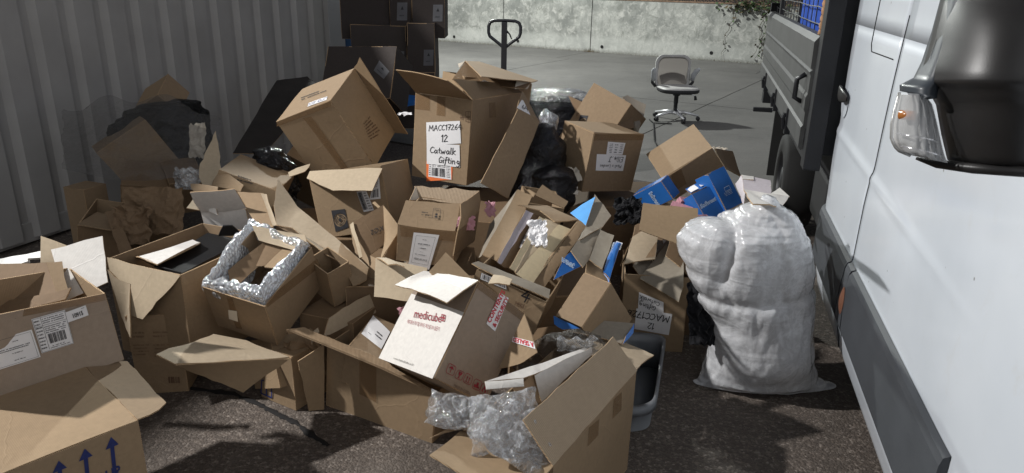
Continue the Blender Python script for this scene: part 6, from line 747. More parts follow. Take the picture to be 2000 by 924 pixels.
{'n':'cardboard_box','l':'blue carton with two white end labels,standing right of the pink packets','c':'box','g':'empty cardboard boxes heaped in the yard','o':[1.04,3.821,0.538],'P':[{'n':'front_panel','p':[[-0.007,-0.133,0.062],[0.125,-0.019,0.083],[0.044,0.051,0.214],[-0.088,-0.063,0.193]],'m':'blue_print','i':'grey_board','c':[-0.004,-0.009,0.107],'s':0.002,'d':[{'k':'print','n':'printed_text','q':[[-0.04,-0.1006,0.1193],[0.0633,-0.0061,0.1414],[0.057,0.0122,0.1648],[-0.0464,-0.0829,0.1421]],'im':'ink_white','ink':[('o','SoSweet',0,0.1,0.8,1.0)]}]},{'n':'back_panel','p':[[0.08,0.045,0.021],[-0.052,-0.069,0.0],[-0.133,0.001,0.131],[-0.001,0.115,0.152]],'m':'blue_print','i':'grey_board','c':[-0.004,-0.009,0.107],'s':0.002},{'n':'side_panel','p':[[-0.052,-0.069,0.0],[-0.007,-0.133,0.062],[-0.088,-0.063,0.193],[-0.133,0.001,0.131]],'m':'blue_print','i':'grey_board','c':[-0.004,-0.009,0.107],'s':0.002},{'n':'side_panel','p':[[0.125,-0.019,0.083],[0.08,0.045,0.021],[-0.001,0.115,0.152],[0.044,0.051,0.214]],'m':'blue_print','i':'grey_board','c':[-0.004,-0.009,0.107],'s':0.002},{'n':'bottom_panel','p':[[-0.052,-0.069,0.0],[0.08,0.045,0.021],[0.125,-0.019,0.083],[-0.007,-0.133,0.062]],'m':'blue_print','i':'grey_board','c':[-0.004,-0.009,0.107],'s':0.002},{'n':'flap','p':[[-0.064,0.034,0.167],[-0.091,0.071,0.18],[0.028,0.159,0.22],[0.039,0.052,0.217]],'m':'blue_print','d':[{'k':'paper','n':'paper_label','q':[[-0.0825,0.0798,0.1758],[-0.0693,0.0241,0.1731],[-0.0241,0.0463,0.1909],[-0.0362,0.1056,0.1945]]},{'k':'paper','n':'paper_label','q':[[-0.018,0.1134,0.2015],[-0.0109,0.0575,0.1968],[0.0394,0.0764,0.2159],[0.0248,0.1464,0.22]],'ink':[('x',0.4,0.3,0.6,0.7,2,121)]}]}]},
{'n':'cardboard_box','l':'dark blue carton,tallest of the blue ones,leaning on the white labelled one','c':'box','g':'empty cardboard boxes heaped in the yard','o':[1.136,3.904,0.575],'P':[{'n':'front_panel','p':[[0.019,-0.122,0.055],[0.133,-0.025,0.077],[0.029,0.053,0.266],[-0.085,-0.044,0.244]],'m':'blue_print','i':'grey_board','c':[0.0,-0.0,0.133],'s':0.002,'d':[{'k':'print','n':'printed_text','q':[[0.0182,-0.0702,0.1205],[0.0819,-0.0163,0.1324],[0.0588,-0.0012,0.1715],[0.0023,-0.0493,0.1604]],'im':'ink_white','ink':[('x',0,0,1,0.5,3,122),('r',0.2,0.55,0.8,1,0.05)]}]},{'n':'back_panel','p':[[0.085,0.044,0.023],[-0.029,-0.053,0.0],[-0.133,0.025,0.189],[-0.019,0.122,0.211]],'m':'blue_print','i':'grey_board','c':[0.0,-0.0,0.133],'s':0.002},{'n':'side_panel','p':[[-0.029,-0.053,0.0],[0.019,-0.122,0.055],[-0.085,-0.044,0.244],[-0.133,0.025,0.189]],'m':'blue_print','i':'grey_board','c':[0.0,-0.0,0.133],'s':0.002},{'n':'side_panel','p':[[0.133,-0.025,0.077],[0.085,0.044,0.023],[-0.019,0.122,0.211],[0.029,0.053,0.266]],'m':'blue_print','i':'grey_board','c':[0.0,-0.0,0.133],'s':0.002},{'n':'top_panel','p':[[-0.085,-0.044,0.244],[0.029,0.053,0.266],[-0.019,0.122,0.211],[-0.133,0.025,0.189]],'m':'blue_print','i':'grey_board','c':[0.0,-0.0,0.133],'s':0.002},{'n':'bottom_panel','p':[[-0.029,-0.053,0.0],[0.085,0.044,0.023],[0.133,-0.025,0.077],[0.019,-0.122,0.055]],'m':'blue_print','i':'grey_board','c':[0.0,-0.0,0.133],'s':0.002}]},
{'n':'cardboard_box','l':'long plain brown carton lying behind the blue cartons','c':'box','g':'empty cardboard boxes heaped in the yard','o':[1.088,4.401,0.545],'P':[{'n':'front_panel','p':[[-0.098,-0.116,0.0],[0.177,-0.12,0.197],[0.074,-0.184,0.339],[-0.201,-0.18,0.142]],'m':'kraft','i':'kraft_in','c':[-0.041,-0.009,0.212],'s':0.002,'d':[{'k':'tape','n':'packing_tape','q':[[-0.1117,-0.1374,0.0617],[-0.0486,-0.1387,0.1081],[-0.0982,-0.1804,0.2124],[-0.1546,-0.1791,0.1703]]}]},{'n':'back_panel','p':[[0.12,0.162,0.283],[-0.156,0.166,0.085],[-0.258,0.102,0.228],[0.017,0.098,0.425]],'m':'kraft','i':'kraft_in','c':[-0.041,-0.009,0.212],'s':0.002},{'n':'side_panel','p':[[-0.156,0.166,0.085],[-0.098,-0.116,0.0],[-0.201,-0.18,0.142],[-0.258,0.102,0.228]],'m':'kraft','i':'kraft_in','c':[-0.041,-0.009,0.212],'s':0.002},{'n':'side_panel','p':[[0.177,-0.12,0.197],[0.12,0.162,0.283],[0.017,0.098,0.425],[0.074,-0.184,0.339]],'m':'kraft','i':'kraft_in','c':[-0.041,-0.009,0.212],'s':0.002},{'n':'bottom_panel','p':[[-0.156,0.166,0.085],[0.12,0.162,0.283],[0.177,-0.12,0.197],[-0.098,-0.116,0.0]],'m':'kraft','i':'kraft_in','c':[-0.041,-0.009,0.212],'s':0.002},{'n':'top_panel','p':[[-0.201,-0.18,0.142],[0.074,-0.184,0.339],[0.017,0.098,0.425],[-0.258,0.102,0.228]],'m':'kraft','i':'kraft_in','c':[-0.041,-0.009,0.212],'s':0.002},{'n':'flap','p':[[0.169,-0.157,0.206],[0.168,0.129,0.266],[0.329,0.271,0.217],[0.311,-0.026,0.127]],'m':'kraft_dark','i':'kraft_in'}]},
{'n':'white_carton','l':'white tray carton with notched flaps beside the front of the truck','c':'box','g':None,'o':[1.253,3.607,0.749],'P':[{'n':'back_panel','p':[[-0.023,0.235,0.068],[0.134,0.225,0.041],[0.069,0.009,0.028],[-0.063,0.043,0.037]],'m':'lavender_board'},{'n':'flap','p':[[-0.023,0.235,0.07],[0.042,0.232,0.06],[0.025,0.178,0.058],[-0.035,0.179,0.061]],'m':'white_board'},{'n':'flap','p':[[0.08,0.228,0.048],[0.134,0.225,0.041],[0.105,0.128,0.036],[0.016,0.154,0.05]],'m':'white_board'},{'n':'base_panel','p':[[-0.063,0.045,0.042],[0.058,-0.02,0.039],[0.162,0.006,0.02],[0.068,-0.158,0.009],[-0.352,-1.129,0.312],[-0.457,-1.278,0.356]],'m':'white_board'},{'n':'side_panel','p':[[-0.069,0.17,0.035],[-0.025,0.234,0.067],[-0.055,0.044,0.037],[-0.102,-0.108,0.0]],'m':'lavender_board'},{'n':'flap','p':[[0.063,-0.0,0.034],[0.147,0.116,0.032],[0.162,0.006,0.02]],'m':'white_board'}]},
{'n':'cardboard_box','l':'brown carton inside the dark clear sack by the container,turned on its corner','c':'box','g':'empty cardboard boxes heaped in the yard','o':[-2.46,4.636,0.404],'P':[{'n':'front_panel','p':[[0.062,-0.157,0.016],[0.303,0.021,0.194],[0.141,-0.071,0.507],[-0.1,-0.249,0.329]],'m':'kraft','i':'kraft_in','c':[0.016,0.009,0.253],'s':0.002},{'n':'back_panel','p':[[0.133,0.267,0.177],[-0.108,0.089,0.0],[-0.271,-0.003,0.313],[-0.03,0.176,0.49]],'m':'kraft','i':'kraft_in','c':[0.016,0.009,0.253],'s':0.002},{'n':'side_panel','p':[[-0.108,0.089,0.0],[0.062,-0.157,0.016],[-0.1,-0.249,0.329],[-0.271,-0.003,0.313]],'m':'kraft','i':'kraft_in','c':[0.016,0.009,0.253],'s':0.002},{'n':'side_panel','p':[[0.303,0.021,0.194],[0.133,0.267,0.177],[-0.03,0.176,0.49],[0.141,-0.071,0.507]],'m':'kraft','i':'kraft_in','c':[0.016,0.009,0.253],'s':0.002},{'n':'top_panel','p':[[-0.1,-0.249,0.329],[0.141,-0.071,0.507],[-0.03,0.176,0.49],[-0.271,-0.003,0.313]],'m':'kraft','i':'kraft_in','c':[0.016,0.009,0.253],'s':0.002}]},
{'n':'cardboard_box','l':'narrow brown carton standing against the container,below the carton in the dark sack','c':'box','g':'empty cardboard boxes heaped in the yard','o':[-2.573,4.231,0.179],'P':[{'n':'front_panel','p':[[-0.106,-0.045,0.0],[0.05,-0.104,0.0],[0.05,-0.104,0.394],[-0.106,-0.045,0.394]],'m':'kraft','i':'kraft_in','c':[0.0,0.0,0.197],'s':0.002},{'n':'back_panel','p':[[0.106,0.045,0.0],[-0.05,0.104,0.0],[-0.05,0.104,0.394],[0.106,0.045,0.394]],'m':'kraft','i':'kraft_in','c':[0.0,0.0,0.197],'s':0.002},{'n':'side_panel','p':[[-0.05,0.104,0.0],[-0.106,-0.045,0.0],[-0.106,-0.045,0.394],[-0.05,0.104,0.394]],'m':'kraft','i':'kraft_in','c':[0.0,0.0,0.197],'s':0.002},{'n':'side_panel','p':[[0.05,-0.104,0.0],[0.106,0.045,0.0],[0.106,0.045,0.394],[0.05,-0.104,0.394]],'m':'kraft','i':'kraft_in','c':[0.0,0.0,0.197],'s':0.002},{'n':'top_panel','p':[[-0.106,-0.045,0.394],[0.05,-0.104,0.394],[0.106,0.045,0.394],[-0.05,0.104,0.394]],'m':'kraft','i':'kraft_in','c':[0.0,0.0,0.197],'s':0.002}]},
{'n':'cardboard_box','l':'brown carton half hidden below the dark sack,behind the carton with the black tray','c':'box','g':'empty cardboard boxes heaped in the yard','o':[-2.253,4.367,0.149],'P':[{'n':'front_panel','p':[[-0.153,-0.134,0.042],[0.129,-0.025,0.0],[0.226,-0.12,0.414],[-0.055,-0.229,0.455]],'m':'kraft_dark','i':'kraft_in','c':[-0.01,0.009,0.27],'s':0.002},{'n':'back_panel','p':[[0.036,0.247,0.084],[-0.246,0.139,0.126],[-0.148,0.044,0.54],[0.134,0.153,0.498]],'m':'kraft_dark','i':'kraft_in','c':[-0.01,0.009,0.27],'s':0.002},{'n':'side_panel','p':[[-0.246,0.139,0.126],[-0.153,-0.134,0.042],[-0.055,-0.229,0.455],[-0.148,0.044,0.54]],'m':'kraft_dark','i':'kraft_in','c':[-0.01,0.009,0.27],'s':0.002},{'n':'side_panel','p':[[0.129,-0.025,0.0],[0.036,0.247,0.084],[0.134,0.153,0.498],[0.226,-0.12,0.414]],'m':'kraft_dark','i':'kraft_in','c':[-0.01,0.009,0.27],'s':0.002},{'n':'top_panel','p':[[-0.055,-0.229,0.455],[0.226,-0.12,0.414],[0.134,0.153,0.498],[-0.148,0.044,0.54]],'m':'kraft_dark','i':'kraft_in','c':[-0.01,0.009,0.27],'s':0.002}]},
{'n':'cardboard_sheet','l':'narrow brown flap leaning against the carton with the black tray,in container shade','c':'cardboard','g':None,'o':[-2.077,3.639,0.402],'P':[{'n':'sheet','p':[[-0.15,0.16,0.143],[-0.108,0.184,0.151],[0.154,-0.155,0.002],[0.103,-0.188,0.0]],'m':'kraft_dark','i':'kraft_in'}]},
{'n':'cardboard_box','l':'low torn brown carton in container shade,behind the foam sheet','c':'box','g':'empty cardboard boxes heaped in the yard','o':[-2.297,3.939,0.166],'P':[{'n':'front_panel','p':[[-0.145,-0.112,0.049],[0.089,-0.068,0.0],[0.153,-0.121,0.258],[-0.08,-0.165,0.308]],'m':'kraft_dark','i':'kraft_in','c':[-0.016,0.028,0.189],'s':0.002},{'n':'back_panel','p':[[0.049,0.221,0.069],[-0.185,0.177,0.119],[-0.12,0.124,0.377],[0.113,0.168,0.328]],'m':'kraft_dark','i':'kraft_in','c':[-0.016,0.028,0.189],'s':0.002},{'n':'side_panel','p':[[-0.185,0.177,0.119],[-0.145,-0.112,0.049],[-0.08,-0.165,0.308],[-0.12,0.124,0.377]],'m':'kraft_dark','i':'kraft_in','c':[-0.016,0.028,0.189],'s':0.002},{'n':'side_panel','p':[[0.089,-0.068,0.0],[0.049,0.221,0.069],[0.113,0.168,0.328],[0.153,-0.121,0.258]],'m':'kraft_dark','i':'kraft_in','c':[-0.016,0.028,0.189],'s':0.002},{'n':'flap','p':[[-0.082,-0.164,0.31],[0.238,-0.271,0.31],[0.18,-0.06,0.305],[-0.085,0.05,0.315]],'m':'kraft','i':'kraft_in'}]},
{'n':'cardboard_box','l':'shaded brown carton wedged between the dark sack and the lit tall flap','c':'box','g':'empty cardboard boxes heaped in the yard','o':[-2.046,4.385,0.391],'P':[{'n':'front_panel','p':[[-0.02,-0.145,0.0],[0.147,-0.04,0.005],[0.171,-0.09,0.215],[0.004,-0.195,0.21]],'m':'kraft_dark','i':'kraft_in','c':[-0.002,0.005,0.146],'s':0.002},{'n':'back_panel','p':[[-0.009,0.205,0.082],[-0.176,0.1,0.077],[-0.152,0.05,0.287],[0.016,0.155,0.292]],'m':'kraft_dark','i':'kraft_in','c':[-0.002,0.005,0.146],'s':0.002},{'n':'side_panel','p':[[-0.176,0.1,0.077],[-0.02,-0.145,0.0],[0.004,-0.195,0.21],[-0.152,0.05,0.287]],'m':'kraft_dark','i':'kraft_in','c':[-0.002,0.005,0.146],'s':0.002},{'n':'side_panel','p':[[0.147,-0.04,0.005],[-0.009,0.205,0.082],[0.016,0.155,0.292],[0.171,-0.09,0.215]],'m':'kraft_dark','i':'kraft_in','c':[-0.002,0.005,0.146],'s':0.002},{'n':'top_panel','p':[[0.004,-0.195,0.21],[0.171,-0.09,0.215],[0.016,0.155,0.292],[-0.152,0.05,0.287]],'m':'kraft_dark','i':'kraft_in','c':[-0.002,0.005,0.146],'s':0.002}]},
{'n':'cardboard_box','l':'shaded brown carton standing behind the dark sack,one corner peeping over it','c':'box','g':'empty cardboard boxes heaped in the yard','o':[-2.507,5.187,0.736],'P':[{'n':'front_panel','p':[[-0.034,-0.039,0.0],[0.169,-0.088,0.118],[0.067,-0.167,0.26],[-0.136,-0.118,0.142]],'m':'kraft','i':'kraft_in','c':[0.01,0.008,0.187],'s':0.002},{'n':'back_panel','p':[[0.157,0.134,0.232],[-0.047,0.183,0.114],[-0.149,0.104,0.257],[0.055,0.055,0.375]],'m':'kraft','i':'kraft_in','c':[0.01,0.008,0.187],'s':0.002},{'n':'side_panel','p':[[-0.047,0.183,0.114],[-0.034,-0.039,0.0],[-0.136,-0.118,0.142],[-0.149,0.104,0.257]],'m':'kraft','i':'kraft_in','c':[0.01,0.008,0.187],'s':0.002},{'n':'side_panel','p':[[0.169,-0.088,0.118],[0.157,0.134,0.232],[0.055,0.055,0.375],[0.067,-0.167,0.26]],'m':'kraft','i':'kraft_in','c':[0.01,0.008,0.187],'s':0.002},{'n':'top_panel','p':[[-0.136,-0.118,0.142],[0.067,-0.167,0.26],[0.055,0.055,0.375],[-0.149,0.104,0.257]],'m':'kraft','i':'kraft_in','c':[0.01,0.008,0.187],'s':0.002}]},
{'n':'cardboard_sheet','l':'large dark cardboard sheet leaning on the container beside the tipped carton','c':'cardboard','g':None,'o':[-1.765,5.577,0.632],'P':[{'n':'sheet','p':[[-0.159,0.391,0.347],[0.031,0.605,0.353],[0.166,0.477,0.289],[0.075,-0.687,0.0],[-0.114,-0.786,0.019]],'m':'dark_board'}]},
{'n':'cardboard_box','l':'brown carton in shade below the tipped carton,beside the black sack','c':'box','g':'empty cardboard boxes heaped in the yard','o':[-1.293,4.872,0.182],'P':[{'n':'front_panel','p':[[-0.306,0.091,0.145],[-0.014,0.057,0.0],[0.129,-0.309,0.373],[-0.163,-0.275,0.518]],'m':'kraft','i':'kraft_in','c':[-0.014,0.037,0.374],'s':0.002},{'n':'back_panel','p':[[0.134,0.349,0.23],[-0.158,0.383,0.375],[-0.015,0.017,0.748],[0.277,-0.017,0.603]],'m':'kraft','i':'kraft_in','c':[-0.014,0.037,0.374],'s':0.002},{'n':'side_panel','p':[[-0.158,0.383,0.375],[-0.306,0.091,0.145],[-0.163,-0.275,0.518],[-0.015,0.017,0.748]],'m':'kraft','i':'kraft_in','c':[-0.014,0.037,0.374],'s':0.002},{'n':'side_panel','p':[[-0.014,0.057,0.0],[0.134,0.349,0.23],[0.277,-0.017,0.603],[0.129,-0.309,0.373]],'m':'kraft','i':'kraft_in','c':[-0.014,0.037,0.374],'s':0.002},{'n':'top_panel','p':[[-0.163,-0.275,0.518],[0.129,-0.309,0.373],[0.277,-0.017,0.603],[-0.015,0.017,0.748]],'m':'kraft','i':'kraft_in','c':[-0.014,0.037,0.374],'s':0.002}]},
{'n':'cardboard_scrap','l':'pale cardboard scrap sticking up left of the eye logo carton','c':'cardboard','g':None,'o':[-1.222,4.041,0.71],'P':[{'n':'sheet','p':[[-0.05,-0.018,0.019],[-0.038,-0.046,0.0],[0.045,-0.015,0.027],[0.054,0.068,0.054],[-0.011,0.011,0.042]],'m':'kraft_light'}]},
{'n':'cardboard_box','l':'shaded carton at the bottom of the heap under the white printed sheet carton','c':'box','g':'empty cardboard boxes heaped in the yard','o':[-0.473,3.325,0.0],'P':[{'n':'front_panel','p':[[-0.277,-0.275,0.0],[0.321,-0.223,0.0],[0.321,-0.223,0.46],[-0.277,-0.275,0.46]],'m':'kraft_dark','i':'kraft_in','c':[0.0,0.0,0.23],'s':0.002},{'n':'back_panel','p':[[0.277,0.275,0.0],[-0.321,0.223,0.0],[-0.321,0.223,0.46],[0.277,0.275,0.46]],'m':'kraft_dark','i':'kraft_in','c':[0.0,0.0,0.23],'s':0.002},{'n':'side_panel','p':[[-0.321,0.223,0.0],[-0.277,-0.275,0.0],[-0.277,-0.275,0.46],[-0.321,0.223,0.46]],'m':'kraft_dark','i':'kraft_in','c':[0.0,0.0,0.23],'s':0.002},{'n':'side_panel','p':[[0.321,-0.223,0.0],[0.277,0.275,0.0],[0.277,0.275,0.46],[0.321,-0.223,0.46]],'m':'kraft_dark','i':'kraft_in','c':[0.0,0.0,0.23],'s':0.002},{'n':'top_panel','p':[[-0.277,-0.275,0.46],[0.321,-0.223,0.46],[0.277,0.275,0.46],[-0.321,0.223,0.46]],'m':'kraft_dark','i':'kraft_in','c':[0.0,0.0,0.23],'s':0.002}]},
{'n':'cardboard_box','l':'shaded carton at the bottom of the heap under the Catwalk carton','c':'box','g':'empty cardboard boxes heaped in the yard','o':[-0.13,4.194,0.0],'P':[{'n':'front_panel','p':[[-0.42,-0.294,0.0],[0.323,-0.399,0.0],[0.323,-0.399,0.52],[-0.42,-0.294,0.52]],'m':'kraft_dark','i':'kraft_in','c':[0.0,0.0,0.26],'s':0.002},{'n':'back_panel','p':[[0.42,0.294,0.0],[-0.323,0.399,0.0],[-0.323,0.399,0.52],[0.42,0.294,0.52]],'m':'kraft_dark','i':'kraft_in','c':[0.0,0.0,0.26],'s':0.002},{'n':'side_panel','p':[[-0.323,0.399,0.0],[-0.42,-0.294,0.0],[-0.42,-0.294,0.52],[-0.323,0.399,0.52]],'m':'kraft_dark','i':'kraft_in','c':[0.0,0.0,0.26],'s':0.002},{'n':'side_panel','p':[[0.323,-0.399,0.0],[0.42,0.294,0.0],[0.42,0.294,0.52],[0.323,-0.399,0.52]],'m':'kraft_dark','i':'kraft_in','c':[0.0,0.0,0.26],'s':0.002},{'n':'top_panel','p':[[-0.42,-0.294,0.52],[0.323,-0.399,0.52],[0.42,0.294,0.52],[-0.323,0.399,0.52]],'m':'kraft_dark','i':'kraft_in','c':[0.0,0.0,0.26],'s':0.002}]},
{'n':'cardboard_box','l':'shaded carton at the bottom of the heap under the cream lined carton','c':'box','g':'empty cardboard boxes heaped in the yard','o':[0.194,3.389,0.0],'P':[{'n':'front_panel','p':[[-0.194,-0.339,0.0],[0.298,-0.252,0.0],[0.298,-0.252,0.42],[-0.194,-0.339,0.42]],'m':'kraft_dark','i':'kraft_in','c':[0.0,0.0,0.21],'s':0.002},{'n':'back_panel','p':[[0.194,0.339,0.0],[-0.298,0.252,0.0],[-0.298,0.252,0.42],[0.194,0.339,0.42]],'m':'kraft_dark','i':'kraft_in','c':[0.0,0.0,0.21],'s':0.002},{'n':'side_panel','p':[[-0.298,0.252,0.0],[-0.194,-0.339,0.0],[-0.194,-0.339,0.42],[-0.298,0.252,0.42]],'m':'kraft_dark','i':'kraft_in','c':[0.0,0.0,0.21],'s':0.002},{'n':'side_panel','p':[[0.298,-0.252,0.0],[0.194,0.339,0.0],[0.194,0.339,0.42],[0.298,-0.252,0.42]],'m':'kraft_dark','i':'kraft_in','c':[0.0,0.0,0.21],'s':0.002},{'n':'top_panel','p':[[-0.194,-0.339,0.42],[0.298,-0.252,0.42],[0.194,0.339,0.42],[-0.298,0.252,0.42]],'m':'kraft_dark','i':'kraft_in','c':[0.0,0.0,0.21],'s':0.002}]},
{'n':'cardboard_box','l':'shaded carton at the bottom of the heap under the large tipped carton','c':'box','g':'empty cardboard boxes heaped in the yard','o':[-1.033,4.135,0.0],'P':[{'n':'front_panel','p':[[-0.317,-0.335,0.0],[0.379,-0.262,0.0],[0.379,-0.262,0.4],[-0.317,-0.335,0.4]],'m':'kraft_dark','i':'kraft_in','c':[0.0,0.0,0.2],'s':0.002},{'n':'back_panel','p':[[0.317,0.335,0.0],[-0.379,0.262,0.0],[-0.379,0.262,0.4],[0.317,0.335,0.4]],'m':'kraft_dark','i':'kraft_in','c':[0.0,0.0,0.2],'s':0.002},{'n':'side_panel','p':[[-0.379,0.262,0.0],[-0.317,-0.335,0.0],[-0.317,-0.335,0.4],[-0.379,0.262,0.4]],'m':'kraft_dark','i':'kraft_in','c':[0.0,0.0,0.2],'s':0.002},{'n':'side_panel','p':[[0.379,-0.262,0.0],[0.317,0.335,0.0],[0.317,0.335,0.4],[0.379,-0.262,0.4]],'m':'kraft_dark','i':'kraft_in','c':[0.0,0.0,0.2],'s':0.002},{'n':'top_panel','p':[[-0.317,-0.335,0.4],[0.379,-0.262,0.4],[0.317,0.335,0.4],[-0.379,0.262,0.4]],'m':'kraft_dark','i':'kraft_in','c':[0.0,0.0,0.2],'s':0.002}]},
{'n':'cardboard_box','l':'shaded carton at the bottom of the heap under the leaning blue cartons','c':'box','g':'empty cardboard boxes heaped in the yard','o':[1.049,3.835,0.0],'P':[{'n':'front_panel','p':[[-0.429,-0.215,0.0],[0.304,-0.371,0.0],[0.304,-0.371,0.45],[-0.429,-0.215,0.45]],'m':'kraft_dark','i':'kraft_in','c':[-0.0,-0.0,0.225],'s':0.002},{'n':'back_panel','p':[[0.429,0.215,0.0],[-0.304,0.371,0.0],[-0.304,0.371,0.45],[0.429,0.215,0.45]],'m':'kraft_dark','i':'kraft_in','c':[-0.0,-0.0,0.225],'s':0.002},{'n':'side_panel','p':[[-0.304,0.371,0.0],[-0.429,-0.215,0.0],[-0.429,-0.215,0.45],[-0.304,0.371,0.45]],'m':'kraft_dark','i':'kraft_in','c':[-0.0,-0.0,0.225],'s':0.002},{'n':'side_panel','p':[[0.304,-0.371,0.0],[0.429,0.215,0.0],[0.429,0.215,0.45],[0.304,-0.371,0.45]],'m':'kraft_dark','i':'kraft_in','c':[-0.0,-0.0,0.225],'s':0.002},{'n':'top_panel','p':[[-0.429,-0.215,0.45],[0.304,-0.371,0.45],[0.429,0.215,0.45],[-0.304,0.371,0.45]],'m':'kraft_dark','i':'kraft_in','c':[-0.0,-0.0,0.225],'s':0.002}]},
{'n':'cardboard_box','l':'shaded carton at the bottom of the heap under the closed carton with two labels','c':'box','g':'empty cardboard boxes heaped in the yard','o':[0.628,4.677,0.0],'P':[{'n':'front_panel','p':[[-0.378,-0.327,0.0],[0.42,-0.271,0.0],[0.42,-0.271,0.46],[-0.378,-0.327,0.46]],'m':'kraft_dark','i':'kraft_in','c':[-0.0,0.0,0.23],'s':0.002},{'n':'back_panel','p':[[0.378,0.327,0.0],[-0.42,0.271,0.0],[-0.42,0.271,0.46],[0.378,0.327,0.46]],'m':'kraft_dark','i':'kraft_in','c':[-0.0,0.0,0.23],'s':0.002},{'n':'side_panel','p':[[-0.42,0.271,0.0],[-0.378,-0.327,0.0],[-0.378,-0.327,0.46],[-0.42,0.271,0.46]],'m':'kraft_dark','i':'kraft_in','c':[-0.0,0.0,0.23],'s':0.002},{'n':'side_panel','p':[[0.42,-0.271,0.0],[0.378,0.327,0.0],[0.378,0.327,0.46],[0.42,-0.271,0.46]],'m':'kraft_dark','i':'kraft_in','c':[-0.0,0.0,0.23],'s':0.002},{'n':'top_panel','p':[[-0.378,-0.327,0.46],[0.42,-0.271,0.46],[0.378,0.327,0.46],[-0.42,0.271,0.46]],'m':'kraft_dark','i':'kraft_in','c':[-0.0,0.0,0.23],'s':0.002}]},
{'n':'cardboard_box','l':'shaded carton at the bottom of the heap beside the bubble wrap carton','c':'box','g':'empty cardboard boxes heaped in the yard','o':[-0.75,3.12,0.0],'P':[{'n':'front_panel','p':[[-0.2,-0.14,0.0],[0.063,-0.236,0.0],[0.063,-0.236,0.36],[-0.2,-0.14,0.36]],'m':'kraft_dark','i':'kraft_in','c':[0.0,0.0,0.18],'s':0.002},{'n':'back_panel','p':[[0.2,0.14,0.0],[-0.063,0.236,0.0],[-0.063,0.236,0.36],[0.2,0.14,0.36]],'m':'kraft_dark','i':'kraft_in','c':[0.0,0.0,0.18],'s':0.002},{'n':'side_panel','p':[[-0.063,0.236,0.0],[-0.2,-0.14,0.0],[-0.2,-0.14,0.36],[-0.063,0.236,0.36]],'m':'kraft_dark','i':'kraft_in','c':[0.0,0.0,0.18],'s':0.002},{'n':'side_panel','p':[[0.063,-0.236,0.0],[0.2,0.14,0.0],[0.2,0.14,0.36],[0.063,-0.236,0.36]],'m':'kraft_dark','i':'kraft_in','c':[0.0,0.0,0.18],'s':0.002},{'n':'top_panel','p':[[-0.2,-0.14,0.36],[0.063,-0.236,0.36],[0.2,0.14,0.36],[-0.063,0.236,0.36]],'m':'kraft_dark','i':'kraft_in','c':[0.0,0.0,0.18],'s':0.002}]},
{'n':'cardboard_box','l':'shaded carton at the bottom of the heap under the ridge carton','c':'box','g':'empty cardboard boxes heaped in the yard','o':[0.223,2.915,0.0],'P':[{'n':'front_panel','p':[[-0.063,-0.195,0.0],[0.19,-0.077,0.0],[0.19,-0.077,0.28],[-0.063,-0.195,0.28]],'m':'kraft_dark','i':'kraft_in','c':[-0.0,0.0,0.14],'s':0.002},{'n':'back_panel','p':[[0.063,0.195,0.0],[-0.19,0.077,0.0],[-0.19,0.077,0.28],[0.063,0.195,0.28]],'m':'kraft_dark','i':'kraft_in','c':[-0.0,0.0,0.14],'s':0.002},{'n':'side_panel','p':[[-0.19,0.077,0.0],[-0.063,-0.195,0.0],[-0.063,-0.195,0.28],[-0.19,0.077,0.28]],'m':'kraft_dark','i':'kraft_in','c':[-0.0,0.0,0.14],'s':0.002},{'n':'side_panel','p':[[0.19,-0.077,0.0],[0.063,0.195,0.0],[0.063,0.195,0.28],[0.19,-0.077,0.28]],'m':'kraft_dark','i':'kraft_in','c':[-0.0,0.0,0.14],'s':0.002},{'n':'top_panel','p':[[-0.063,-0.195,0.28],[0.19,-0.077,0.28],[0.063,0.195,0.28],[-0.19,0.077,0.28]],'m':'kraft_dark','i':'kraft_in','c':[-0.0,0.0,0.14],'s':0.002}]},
{'n':'stacked_carton','l':'leftmost of the top row of dark stacked cartons,with no label','c':'box','g':'tall cartons stacked behind the heap','o':[-1.495,7.729,1.187],'P':[{'n':'front_panel','p':[[-0.241,-0.202,0.0],[0.244,-0.198,0.0],[0.244,-0.198,0.62],[-0.241,-0.202,0.62]],'m':'kraft_dim','i':'kraft_in','c':[0.0,0.0,0.31],'s':0.002},{'n':'back_panel','p':[[0.241,0.202,0.0],[-0.244,0.198,0.0],[-0.244,0.198,0.62],[0.241,0.202,0.62]],'m':'kraft_dim','i':'kraft_in','c':[0.0,0.0,0.31],'s':0.002},{'n':'side_panel','p':[[-0.244,0.198,0.0],[-0.241,-0.202,0.0],[-0.241,-0.202,0.62],[-0.244,0.198,0.62]],'m':'kraft_dim','i':'kraft_in','c':[0.0,0.0,0.31],'s':0.002},{'n':'side_panel','p':[[0.244,-0.198,0.0],[0.241,0.202,0.0],[0.241,0.202,0.62],[0.244,-0.198,0.62]],'m':'kraft_dim','i':'kraft_in','c':[0.0,0.0,0.31],'s':0.002},{'n':'top_panel','p':[[-0.241,-0.202,0.62],[0.244,-0.198,0.62],[0.241,0.202,0.62],[-0.244,0.198,0.62]],'m':'kraft_dim','i':'kraft_in','c':[0.0,0.0,0.31],'s':0.002},{'n':'bottom_panel','p':[[-0.244,0.198,0.0],[0.241,0.202,0.0],[0.244,-0.198,0.0],[-0.241,-0.202,0.0]],'m':'kraft_dim','i':'kraft_in','c':[0.0,0.0,0.31],'s':0.002}]},
